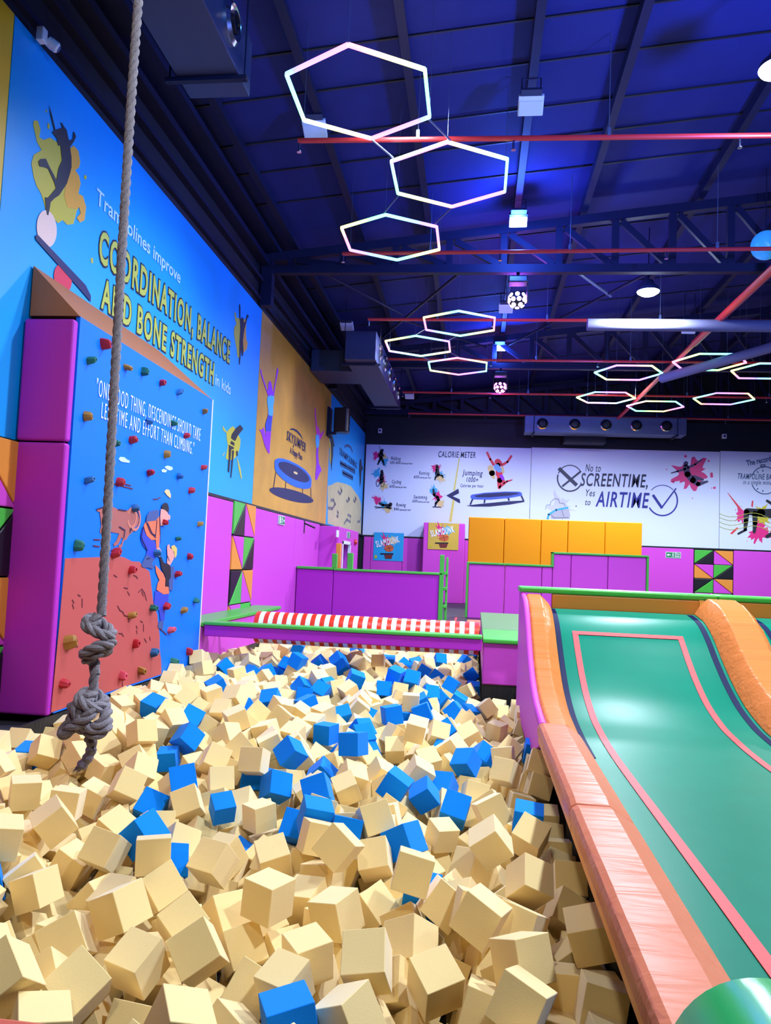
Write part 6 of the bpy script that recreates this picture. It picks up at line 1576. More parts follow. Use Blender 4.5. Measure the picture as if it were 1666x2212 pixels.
    -1492, 14601, 24, 8, -493, -8, -870, 100,  -2663, 12412, -15, 109, -759, 557, -319, 100,  -1118, 11841, -10, 443, 879, 15, 174, 100,  -2131, 9835, 20, 481, 510, -692, 172, 100,
    -3061, 10148, 16, 305, 555, -643, 431, 100,  329, 8208, -228, 133, 971, -96, -174, 100,  -1759, 14123, -97, 245, -324, -912, 51, 100,  11, 5612, -426, 563, 416, 639, 319, 100,
    -393, 7557, -165, 218, 453, -419, 756, 100,  -2842, 6218, -3, 700, 418, -111, -568, 100,  -421, 12144, -126, 578, -456, 677, -16, 100,  -1699, 11327, 111, 318, 858, -401, 30, 100,
    -2567, 13606, 70, 339, 618, -359, -612, 100,  -3001, 10764, -31, 691, 295, -69, -656, 100,  -3037, 12293, 91, 414, 484, 644, -425, 100,  -982, 5813, -312, 156, -792, -570, -149, 100,
    -1489, 7388, -133, 171, 7, -141, 975, 100,  -3393, 10747, 84, 253, -482, 303, 782, 100,  -2186, 14927, 54, 13, 236, 29, -971, 100,  -3533, 7891, 3, 415, -895, -164, -10, 100,
    -1088, 15310, -62, 521, 683, -312, 406, 100,  -318, 4938, -237, 236, -728, -362, 533, 100,  -2763, 11560, -18, 85, -937, 56, -335, 100,  178, 7296, -186, 68, 23, -762, -644, 100,
    -1364, 8209, -107, 321, 334, 35, 886, 100,  -1012, 15111, -68, 290, 552, -347, 700, 100,  -3420, 9792, 14, 172, 980, -84, 50, 100,  -2137, 9247, -44, 936, 8, -309, -166, 100,
    -137, 11407, -156, 643, 378, 157, 648, 100,  -280, 6959, -176, 316, -298, 888, -153, 100,  -2258, 4162, -316, 793, 150, 188, 559, 100,  -1457, 13268, -48, 668, -242, -386, 588, 100,
    -2466, 4221, -318, 696, 183, 677, -156, 100,  -3385, 7721, 45, 460, 230, 471, 716, 100,  -5, 8575, -214, 753, -161, -631, 93, 100,  -797, 13239, -100, 27, 466, -170, -868, 100,
    -33, 14624, -261, 502, 117, -728, -453, 100,  -1, 14343, -281, 362, 835, 165, 380, 100,  519, 8197, -295, 427, -686, -416, -419, 100,  -2103, 12581, -21, 360, 394, 843, 61, 100,
    -1080, 12172, -32, 80, 119, 218, -965, 100,  -1802, 7600, 18, 641, -413, 390, -516, 100,  -2746, 11729, 39, 208, -28, -969, -133, 100,  -3563, 12775, -105, 652, 265, -268, 658, 100,
    22, 15502, -127, 492, 508, 565, 425, 100,  -2990, 12517, 66, 266, -808, 520, -81, 100,  -2187, 6899, -43, 499, -837, -11, 222, 100,  -1747, 15026, -53, 296, -882, 284, 232, 100,
    -3353, 15192, 68, 641, 756, 65, -115, 100,  554, 7293, -190, 940, -314, 127, -42, 100,  -3359, 9516, -74, 197, 584, -151, 773, 100,  -411, 5881, -189, 875, -9, -480, -63, 100,
    151, 7498, -236, 212, 242, 95, -942, 100,  -988, 6246, -229, 30, 196, -364, 910, 100,  -2438, 6492, -73, 473, -525, -688, 167, 100,  -2545, 11702, -24, 854, -392, 5, -342, 100,
    -276, 8587, -214, 587, -401, 238, -662, 100,  86, 9879, -260, 494, -134, 813, 277, 100,  -2940, 13459, 25, 346, 727, -417, 420, 100,  -1056, 5307, -222, 535, -502, 23, -680, 100,
    -1273, 10314, -119, 464, 786, 353, -206, 100,  -1695, 4209, -223, 805, 404, -411, -141, 100,  -2286, 13717, -7, 459, 430, -774, -68, 100,  300, 3716, -209, 153, 573, 772, 228, 100,
    -1586, 3365, -463, 797, -566, -174, -121, 100,  -796, 6985, -312, 339, -875, -40, 343, 100,  -2631, 6897, 24, 212, -843, 206, -450, 100,  -1299, 11740, 33, 600, -68, -570, 558, 100,
    -3564, 6081, -105, 443, 551, 550, -444, 100,  284, 6589, -219, 625, -229, -746, 4, 100,  -3460, 11184, 80, 523, -552, -464, 455, 100,  -124, 8182, -234, 267, 642, -641, -325, 100,
    -2462, 8464, -5, 621, -474, -477, -403, 100,  -900, 10953, -46, 767, 494, 33, -407, 100,  -409, 6744, -166, 118, 147, -626, 756, 100,  -1236, 12669, -83, 325, -812, -21, 485, 100,
    -1193, 11442, 38, 303, -888, -287, 192, 100,  -1179, 3800, -363, 527, 120, -810, -226, 100,  -1081, 12577, -77, 858, -412, -30, -306, 100,  200, 5248, -237, 732, 505, 223, -399, 100,
    -2956, 4543, -74, 194, -444, -755, 441, 100,  354, 7320, -211, 605, 794, 35, 36, 100,  -2184, 7761, -24, 767, 87, -501, 391, 100,  -1719, 8455, -69, 660, 378, 645, 63, 100,
    -2305, 7996, -29, 682, -592, -419, 97, 100,  -3173, 14581, -1, 141, 613, -371, -683, 100,  -1922, 14892, 45, 404, 231, 249, 849, 100,  -1476, 12885, -87, 285, -830, -146, -457, 100,
    -1725, 12391, -2, 696, -505, -506, -77, 100,  -2291, 4827, -453, 62, -475, 825, 299, 100,  -1885, 4732, -228, 864, 438, 150, 197, 100,  -148, 5094, -241, 510, -49, -765, 391, 100,
    -1482, 10732, 29, 652, 450, 509, -335, 100,  -2662, 6219, -110, 610, 645, 457, -59, 100,  -207, 12156, -293, 636, -524, 6, 566, 100,  -646, 4694, -460, 498, -271, 675, 472, 100,
    -499, 4586, -154, 439, -727, -426, 310, 100,  -2554, 9325, -82, 820, -168, 535, 110, 100,  -1073, 14694, -75, 267, 664, 512, -475, 100,  -2360, 6829, -18, 747, 343, -384, -421, 100,
    -1668, 13892, -140, 86, 392, -250, -881, 100,  -2947, 9352, -90, 12, 290, -862, 416, 100,  -1436, 10220, -32, 442, -796, 197, -363, 100,  558, 6885, -224, 478, -521, 574, -413, 100,
    -202, 13208, -220, 190, -454, -817, 299, 100,  -1095, 6681, -179, 687, -65, 284, -666, 100,  -3550, 11000, 25, 465, 555, 373, 580, 100,  558, 9477, -249, 690, 228, -282, 626, 100,
    -2143, 11817, -68, 124, 556, -794, 212, 100,  -2683, 8476, -7, 216, 890, 62, -396, 100,  -1872, 6027, -156, 447, -817, 354, 83, 100,  -496, 10034, -115, 487, 681, 149, -526, 100,
    -2848, 12879, -2, 72, -420, 268, -864, 100,  -2256, 14514, -97, 665, -128, -726, 116, 100,  -1019, 5569, -256, 364, 284, 10, -887, 100,  -2480, 13909, 19, 300, -471, -778, -288, 100,
    -2934, 9063, -65, 315, -208, -847, 375, 100,  -3128, 12408, -54, 134, 656, 240, -703, 100,  -3232, 9677, -64, 373, 621, -4, 689, 100,  518, 7513, -239, 654, -486, -580, 4, 100,
    -2197, 5556, -268, 855, 28, -378, -354, 100,  -1003, 9766, -6, 596, 132, -145, 778, 100,  -726, 13654, -125, 319, -806, -40, 497, 100,  -3551, 7001, -15, 994, -71, 81, -6, 100,
    -3553, 12371, -95, 237, -625, -242, 703, 100,  -536, 2517, -92, 163, 196, 75, 964, 100,  -204, 9427, -197, 619, 310, -345, -633, 100,  560, 9805, -342, 718, 205, -649, -146, 100,
    -2949, 10602, -88, 599, 728, 309, -128, 100,  -2805, 13655, 114, 394, 721, -244, -515, 100,  -170, 12929, -201, 234, -196, -864, -400, 100,  -472, 11913, -113, 804, 158, 567, -82, 100,
    -1952, 10567, 26, 147, 761, -505, -379, 100,  48, 7656, -180, 354, 29, 823, -443, 100,  -1648, 7206, -69, 332, -742, -573, -106, 100,  -2330, 4481, -403, 727, -184, 569, 337, 100,
    -2725, 14603, -1, 280, -471, -510, -663, 100,  -3520, 8769, -98, 659, -257, 643, -295, 100,  -814, 6516, -172, 747, -79, -448, 485, 100,  -144, 3639, -318, 42, -161, 490, -855, 100,
    -2969, 13254, 11, 416, 722, -393, 388, 100,  -3480, 14430, -41, 994, -110, 0, 9, 100,  -2102, 5709, -225, 791, -459, 403, -48, 100,  -1629, 2524, -163, 530, -459, 82, -709, 100,
    -2370, 6333, -149, 120, 212, 820, -518, 100,  -2562, 13020, -64, 238, 290, -377, 847, 100,  -1312, 6047, -425, 569, -788, -216, -97, 100,  -2963, 11859, -13, 216, -510, 52, 831, 100,
    -2473, 11983, -59, 631, 426, 160, 628, 100,  -169, 14492, -219, 843, 232, -366, 318, 100,  -898, 4660, -161, 665, -242, -48, -704, 100,  34, 14834, -322, 684, -181, -684, 180, 100,
    -3177, 8304, -31, 332, 832, 442, 33, 100,  204, 6376, -331, 612, -247, 127, 740, 100,  -2177, 10588, 12, 704, -140, -653, 240, 100,  -2495, 14176, 4, 76, 559, -668, 484, 100,
    368, 6456, -360, 90, -80, 936, -330, 100,  -1856, 7952, -44, 453, 405, -465, -644, 100,  -3561, 13160, -98, 368, -613, 600, 360, 100,  -1352, 10934, -82, 179, -759, -556, 288, 100,
    -3563, 13327, -150, 168, 687, -685, 174, 100,  396, 4951, -308, 324, 618, -58, -714, 100,  -515, 4192, -319, 349, 633, 691, 13, 100,  -228, 5862, -385, 774, 392, 471, 162, 100,
    -1843, 6967, -49, 92, -305, -73, -945, 100,  -318, 9435, -334, 270, -273, 112, -917, 100,  -535, 13253, -73, 465, 40, 835, -290, 100,  -622, 11281, -121, 149, 782, -178, -578, 100,
    -1967, 10160, 7, 477, 788, 383, -69, 100,  -2200, 14157, -69, 961, -164, 216, -54, 100,  -312, 10854, -254, 352, -51, 561, 747, 100,  -2205, 4680, -362, 442, -630, -8, -638, 100,
    -584, 11520, -65, 788, -235, -525, -218, 100,  21, 14983, -190, 722, 243, -614, -207, 100,  -86, 6655, -369, 347, 38, -609, 712, 100,  -31, 3282, -448, 678, 242, -559, -411, 100,
    -3339, 15011, 32, 580, -325, 395, -633, 100,  -2566, 13251, -29, 741, -219, -117, -624, 100,  542, 8602, -311, 615, 371, -589, 371, 100,  -33, 7396, -282, 9, 261, -445, -856, 100,
    -2913, 14309, 58, 642, 540, 138, -526, 100,  -1427, 8929, 43, 150, -865, -457, 144, 100,  -966, 9402, 18, 158, 74, 929, -325, 100,  -3564, 13953, -72, 684, -179, 179, 684, 100,
    -274, 8813, -253, 659, -280, 316, -622, 100,  -136, 8980, -161, 51, -364, 307, 878, 100,  -1783, 4316, -330, 120, 420, 778, -451, 100,  -517, 4768, -275, 487, 396, -638, -446, 100,
    418, 8977, -287, 518, -173, 781, -304, 100,  -1370, 5654, -460, 9, -31, 809, 587, 100,  -258, 11694, -243, 349, 590, -689, -236, 100,  -473, 8408, -106, 806, -525, -2, -275, 100,
    -1792, 10395, -137, 352, 435, -800, -219, 100,  -2784, 11368, -68, 201, 87, 970, -108, 100,  -2721, 7804, 15, 308, -878, -332, -159, 100,  -1972, 14293, -136, 60, -49, 276, 958, 100,
    -3024, 11658, -55, 623, -16, 539, 567, 100,  -81, 6856, -228, 130, -337, -24, 932, 100,  517, 8406, -275, 18, 904, -170, 392, 100,  -2999, 9961, 10, 154, -926, -90, 333, 100,
    26, 11791, -294, 663, 245, -180, 684, 100,  -904, 11838, -28, 776, -162, -255, -554, 100,  -906, 9605, 123, 559, 811, -137, -103, 100,  -2311, 12995, -31, 382, -391, 799, 250, 100,
    -2822, 12695, -48, 311, 676, 330, 581, 100,  -3106, 4961, -143, 168, -580, -8, 797, 100,  -1661, 14625, -97, 406, -416, 550, 600, 100,  -2577, 6347, -206, 360, 133, 802, -458, 100,
    -113, 13597, -123, 497, -259, -316, 765, 100,  -28, 10584, -244, 388, -73, -152, -906, 100,  -409, 9180, -316, 331, -30, 722, 606, 100,  -656, 14589, -111, 761, -268, 540, -241, 100,
    -1204, 14430, -191, 38, -576, -688, -440, 100,  -1467, 13477, -74, 657, 282, -68, 696, 100,  -1282, 14304, -101, 798, 303, 469, 228, 100,  -498, 7709, -157, 96, -850, 487, -178, 100,
    -417, 13120, -187, 839, 207, 394, -313, 100,  -3070, 6107, 1, 901, -355, -202, -147, 100,  -672, 3152, -336, 482, 91, 348, 799, 100,  -2399, 9738, -79, 924, -152, -345, -63, 100,
    -2068, 11333, -17, 319, 246, 915, 28, 100,  -78, 9816, -213, 226, -281, 294, -885, 100,  -2448, 5336, -248, 800, -362, 415, 239, 100,  -62, 15246, -218, 754, -447, -467, 117, 100,
    -1103, 5047, -313, 533, 99, -49, 839, 100,  -3095, 14785, -6, 706, -386, 61, 591, 100,  -427, 9481, -71, 131, -935, -285, 168, 100,  -124, 13855, -177, 594, -38, 606, -528, 100,
    -1500, 5887, -178, 649, 275, -504, 499, 100,  -1855, 14721, -108, 106, 553, -821, -92, 100,  -1506, 8795, -139, 633, 340, -428, 548, 100,  -749, 9409, 42, 474, -434, 263, -720, 100,
    -871, 3301, -293, 606, -282, 726, -161, 100,  -380, 3896, -362, 422, -85, 737, 521, 100,  -912, 5110, -170, 965, -255, 36, -42, 100,  -437, 14736, -165, 202, 177, 259, 928, 100,
    -1184, 6282, -209, 169, -180, -636, -731, 100,  -1811, 5768, -304, 480, -836, 173, -202, 100,  27, 12951, -301, 967, 251, 11, -42, 100,  -2601, 4741, -247, 733, 648, -77, 192, 100,
    -211, 10681, -225, 822, 441, 330, 148, 100,  -2169, 13367, -31, 287, 627, -723, 18, 100,  -1937, 10367, 11, 67, -338, -153, 926, 100,  -2293, 8559, -82, 441, 49, 855, 268, 100,
    399, 4534, -215, 468, -874, 74, -107, 100,  -95, 14136, -241, 396, 581, -706, 86, 100,  -943, 9170, 55, 130, 132, -105, 977, 100,  -2006, 5957, -246, 549, 569, 610, 39, 100,
    -2741, 13152, 19, 617, -109, 221, 748, 100,  -1583, 4508, -327, 398, 906, -15, -144, 100,  -1636, 4719, -366, 918, -41, 386, -77, 100,  -931, 4257, -368, 242, 653, -691, 194, 100,
    -910, 4535, -300, 593, -57, 764, -249, 100,  -1146, 5685, -403, 405, -385, 115, 821, 100,  -868, 3453, -385, 316, 713, -612, 133, 100,  -1243, 10765, -203, 211, -51, 149, 965, 100,
    -658, 5138, -267, 284, 464, -384, -747, 100,  -544, 6755, -355, 106, 401, -457, 787, 100,  -554, 7129, -388, 825, 214, 518, 67, 100,  -484, 8939, -266, 441, -896, -35, -26, 100,
    37, 5195, -346, 159, -168, -767, -598, 100,  -166, 5359, -299, 497, 556, 335, 576, 100,  26, 5755, -306, 730, -236, -88, -635, 100,  541, 4651, -383, 946, 134, 292, 41, 100,
    108, 6569, -390, 489, 261, -700, -450, 100,  368, 6769, -272, 89, -159, -85, -980, 100,  412, 3811, -380, 318, 629, -644, -297, 100,  116, 6037, -237, 209, -591, 602, -494, 100,
    161, 7959, -339, 639, -562, -107, 513, 100,  228, 8118, -395, 346, -357, 273, -823, 100,  -3564, 5752, -179, 156, -988, 0, 0, 100,  559, 7014, -419, 54, -994, -4, 98, 100,
    461, 7187, -347, 606, 750, 237, -115, 100,  -2839, 4105, -122, 32, 656, -37, 754, 100,  -2832, 5912, -291, 243, 311, -870, 297, 100,  -2732, 6278, -341, 802, -422, -310, -288, 100,
    -2836, 6584, -65, 238, -620, 104, 741, 100,  -2585, 3302, -164, 227, 155, -420, 865, 100,  -2333, 5390, -374, 251, -580, 763, -137, 100,  -2601, 5951, -194, 13, 424, 638, -642, 100,
    -2347, 2975, -149, 402, 180, 831, 340, 100,  -2157, 5123, -255, 128, -96, -391, -906, 100,  -2096, 2856, -53, 533, -597, -259, -541, 100,  -2353, 8957, -166, 640, 764, -31, 80, 100,
    -1788, 8957, -74, 919, 93, 251, -288, 100,  -1963, 5206, -391, 521, 310, 755, -252, 100,  -1828, 6079, -387, 555, 13, -406, 726, 100,  -1891, 5387, -313, 468, 689, 56, -551, 100,
    -2036, 3753, -437, 443, 714, 539, 47, 100,  -1719, 6287, -208, 178, -722, -428, 514, 100,  -1386, 5480, -416, 547, -783, 253, 152, 100,  -936, 5946, -205, 198, 783, 451, 379, 100,
    -850, 11250, -104, 574, 31, 808, -129, 100,  -859, 8873, -103, 134, -128, -531, 827, 100,  -2247, 6186, -276, 650, -297, -395, -577, 100,  -2108, 5309, -368, 627, -84, -572, -522, 100,
    -2294, 5768, -330, 802, -435, -281, -297, 100,  -543, 14093, -167, 59, 241, 927, -280, 100,  -678, 6574, -290, 393, -536, 747, -3, 100,  -558, 5343, -234, 443, -134, 838, -289, 100,
    -605, 3992, -333, 160, 371, -849, -340, 100,  -213, 6269, -313, 539, -70, -517, -661, 100,  24, 3117, -354, 970, -202, 123, 45, 100,  22, 4887, -385, 383, 703, -408, 438, 100,
    28, 15308, -419, 304, -627, 630, 342, 100,  364, 4459, -411, 879, -277, 324, 215, 100,  551, 6098, -439, 484, 342, -475, 650, 100,  235, 2729, -137, 65, -163, 472, 864, 100,
    570, 4152, -486, 670, 173, 700, 179, 100,  24, 12524, -371, 412, 575, -483, -516, 100,  359, 9396, -402, 501, -590, -614, 153, 100,  -3190, 7814, -5, 375, 45, -873, -307, 100,
    -3016, 4301, -100, 104, -748, 88, -649, 100,  -2875, 4052, 50, 739, -164, 622, 199, 100,  -2832, 6066, -109, 972, 165, -5, 169, 100,  -2975, 11372, -119, 696, 284, 173, -637, 100,
    -2809, 6764, 13, 563, 508, -620, 202, 100,  -2856, 7245, -28, 386, 176, 616, -664, 100,  -2381, 3183, -77, 604, -250, 749, -110, 100,  -2463, 3467, -98, 446, 782, 288, 326, 100,
    -2427, 5596, -321, 291, -847, 88, -436, 100,  -2232, 2694, 8, 164, 73, 790, 586, 100,  -2045, 3007, 46, 63, -294, -579, -758, 100,  -2679, 5387, -318, 266, -280, -155, -910, 100,
    -2683, 5755, -286, 379, 241, -825, -343, 100,  -1597, 12478, -106, 493, -7, 671, -553, 100,  -1718, 8697, -45, 153, -241, -897, -338, 100,  -833, 12332, -86, 424, 105, -327, -838, 100,
    -1268, 14600, -126, 100, 74, 354, -927, 100,  -2977, 5161, -372, 80, 502, 260, -821, 100,  -791, 3935, -398, 827, 283, 275, -401, 100,  -595, 8273, -185, 815, -505, 283, 33, 100,
    -786, 2491, -133, 701, 116, -551, -438, 100,  -657, 10989, -231, 31, -67, 879, -471, 100,  89, 2915, -258, 168, -222, 682, -676, 100,  0, 13414, -236, 498, -740, -375, -252, 100,
    -385, 10305, -233, 295, 192, 674, -650, 100,  -340, 12347, -229, 832, -401, -350, -155, 100,  -25, 9374, -240, 654, -593, -222, -414, 100,  333, 6276, -453, 270, -733, 529, 331, 100,
    258, 3549, -486, 801, 302, -517, 6, 100,  342, 4687, -346, 381, -412, -207, 801, 100,  537, 5393, -485, 619, -381, 136, 673, 100,  559, 6309, -431, 42, -638, -55, 767, 100,
    176, 5023, -227, 571, 182, -297, -743, 100,  373, 6989, -334, 339, -635, 625, -303, 100,  -2943, 4223, 62, 869, 39, 52, -490, 100,  -3392, 4442, -10, 222, -975, 0, 0, 100,
    -2750, 3925, 59, 709, -611, -352, 0, 100,  -4, 12829, -430, 710, -199, -476, 479, 100,  -40, 4482, -371, 584, -443, 603, 315, 100,  -3034, 7084, 80, 356, 296, -756, 462, 100,
    -2333, 3306, 44, 613, 286, -614, -406, 100,  -2609, 3928, -260, 900, 382, -44, -208, 100,  -1961, 2814, 119, 593, 539, -597, 27, 100,  -1915, 6334, -111, 439, -275, -854, -47, 100,
    -1827, 4551, -313, 50, -83, 331, 939, 100,  -2030, 13752, -54, 620, 656, -189, 387, 100,  -386, 4753, -439, 615, -288, -12, 734, 100,  -366, 5011, -454, 140, -85, 411, 897, 100,
    -1915, 2523, -145, 480, -173, 859, 27, 100,  -1526, 12262, -125, 819, 375, 400, 170, 100,  -1532, 6401, -213, 108, -289, 668, 677, 100,  -1545, 9660, -57, 56, -680, -644, -345, 100,
    -1139, 11002, -162, 482, 172, 858, 44, 100,  -1464, 7817, -65, 559, -588, 302, -501, 100,  -744, 4407, -365, 555, -182, 812, -1, 100,  -747, 4198, -344, 76, 669, 65, 736, 100,
    -1105, 9568, -56, 877, -176, -325, 309, 100,  -1266, 7725, -238, 374, 501, -760, -177, 100,  -578, 7883, -192, 139, 247, 7, -959, 100,  -510, 7459, -249, 421, -819, -382, -77, 100,
    -925, 4102, -487, 344, -746, -297, 488, 100,  -968, 4461, -463, 773, 611, -11, -170, 100,  -191, 10318, -197, 289, -621, -598, 416, 100,  -294, 6426, -269, 531, -59, -537, 652, 100,
    -577, 12329, -107, 404, 859, 199, 242, 100,  113, 5414, -332, 649, -108, -127, -742, 100,  400, 5174, -160, 31, 25, 724, 689, 100,  14, 13926, -316, 738, 299, -227, 561, 100,
    34, 11467, -305, 206, 677, 676, -206, 100,  237, 6940, -230, 668, -676, 185, 250, 100,  -1257, 4735, -444, 122, -534, 760, 349, 100,  -1208, 4127, -423, 720, 325, -313, 528, 100,
    -3530, 11751, -2, 684, 256, 227, -644, 100,  -3129, 10987, -52, 615, 434, -606, -260, 100,  -3064, 3960, 37, 373, 725, -571, 93, 100,  -3221, 4363, 69, 787, 234, 535, 200, 100,
    -2700, 3391, -51, 86, -496, 791, 347, 100,  -2900, 3840, -57, 902, 70, 384, -185, 100,  -2673, 3762, 51, 726, -484, 315, -373, 100,  -3044, 4540, 78, 94, 492, -369, 783, 100,
    -3174, 12136, -80, 524, -32, -701, -482, 100,  -2946, 13066, -2, 722, -491, -397, -284, 100,  -1505, 3667, -428, 858, 59, -130, 493, 100,  -1577, 4152, -386, 261, 631, 697, -220, 100,
    -1623, 4382, -439, 142, 197, 918, 315, 100,  -2499, 2926, -66, 656, 503, -216, -519, 100,  -2633, 4127, -175, 137, 64, 881, -448, 100,  -2510, 11298, -45, 530, 770, 352, 48, 100,
    -2595, 10298, -160, 968, -27, 228, 102, 100,  -1944, 2334, 13, 522, -202, -254, 789, 100,  -1842, 2639, 88, 432, 629, 639, 98, 100,  -2392, 7555, 20, 240, -281, 877, -306, 100,
    -2568, 7976, 27, 257, -828, 498, -38, 100,  -2017, 2512, 20, 567, -286, -368, 679, 100,  -1856, 7157, -61, 839, 59, -541, 16, 100,  -1860, 5016, -417, 122, -77, 428, 892, 100,
    -1828, 12778, -34, 269, -843, 462, 63, 100,  -1961, 8819, -102, 341, 841, -210, -363, 100,  -1947, 2724, -138, 49, 738, -650, -175, 100,  -965, 4065, -274, 451, 435, -366, 688, 100,
    -749, 9114, -71, 846, 122, -237, -462, 100,  -505, 2985, -362, 412, 733, -367, -397, 100,  -491, 15273, -156, 379, 159, 823, 394, 100,  -2439, 4986, -421, 157, -577, 741, 305, 100,
    -800, 10528, -92, 267, 167, 926, 209, 100,  -378, 11708, -105, 666, 658, -282, 210, 100,  231, 7114, -214, 318, 588, 656, 351, 100,  -124, 7524, -212, 796, 83, 495, 338, 100,
    90, 4278, -324, 885, -127, 440, -84, 100,  6, 13642, -276, 37, 706, -657, -262, 100,  -13, 14710, -477, 937, -268, 170, -147, 100,  -14, 10954, -394, 956, 89, 263, -94, 100,
    34, 11274, -283, 621, 338, 621, 338, 100,  397, 8733, -261, 118, 265, 479, 829, 100,  15, 12085, -373, 57, 117, -892, 433, 100,  -3542, 12129, -96, 554, -198, -761, 272, 100,
    -3194, 8045, 3, 571, -576, 574, -117, 100,  -3229, 4206, -69, 574, 690, -401, 183, 100,  -3550, 5333, -97, 962, -257, -90, 24, 100,  -3060, 3758, 84, 611, 591, -306, 428, 100,
    -3454, 4847, 40, 154, 147, 830, -516, 100,  -2588, 3615, -59, 426, 848, 58, 310, 100,  -2802, 3590, -134, 621, 199, -479, 587, 100,  -2844, 3654, 26, 673, 426, -557, -237, 100,
    -3067, 4337, 190, 480, 384, -761, -206, 100,  -3291, 12570, -116, 189, 464, -412, -761, 100,  -3169, 12847, -38, 592, 633, 487, 102, 100,  -2679, 3794, -162, 50, -141, 405, 902, 100,
    -2961, 13931, 32, 743, -294, 337, -497, 100,  -2354, 10596, -3, 70, 38, -932, -354, 100,  -1751, 2550, -32, 717, 97, 442, 530, 100,  -2775, 11143, -73, 287, 6, -17, -958, 100,
    -2436, 11121, -91, 476, 231, -297, 795, 100,
]
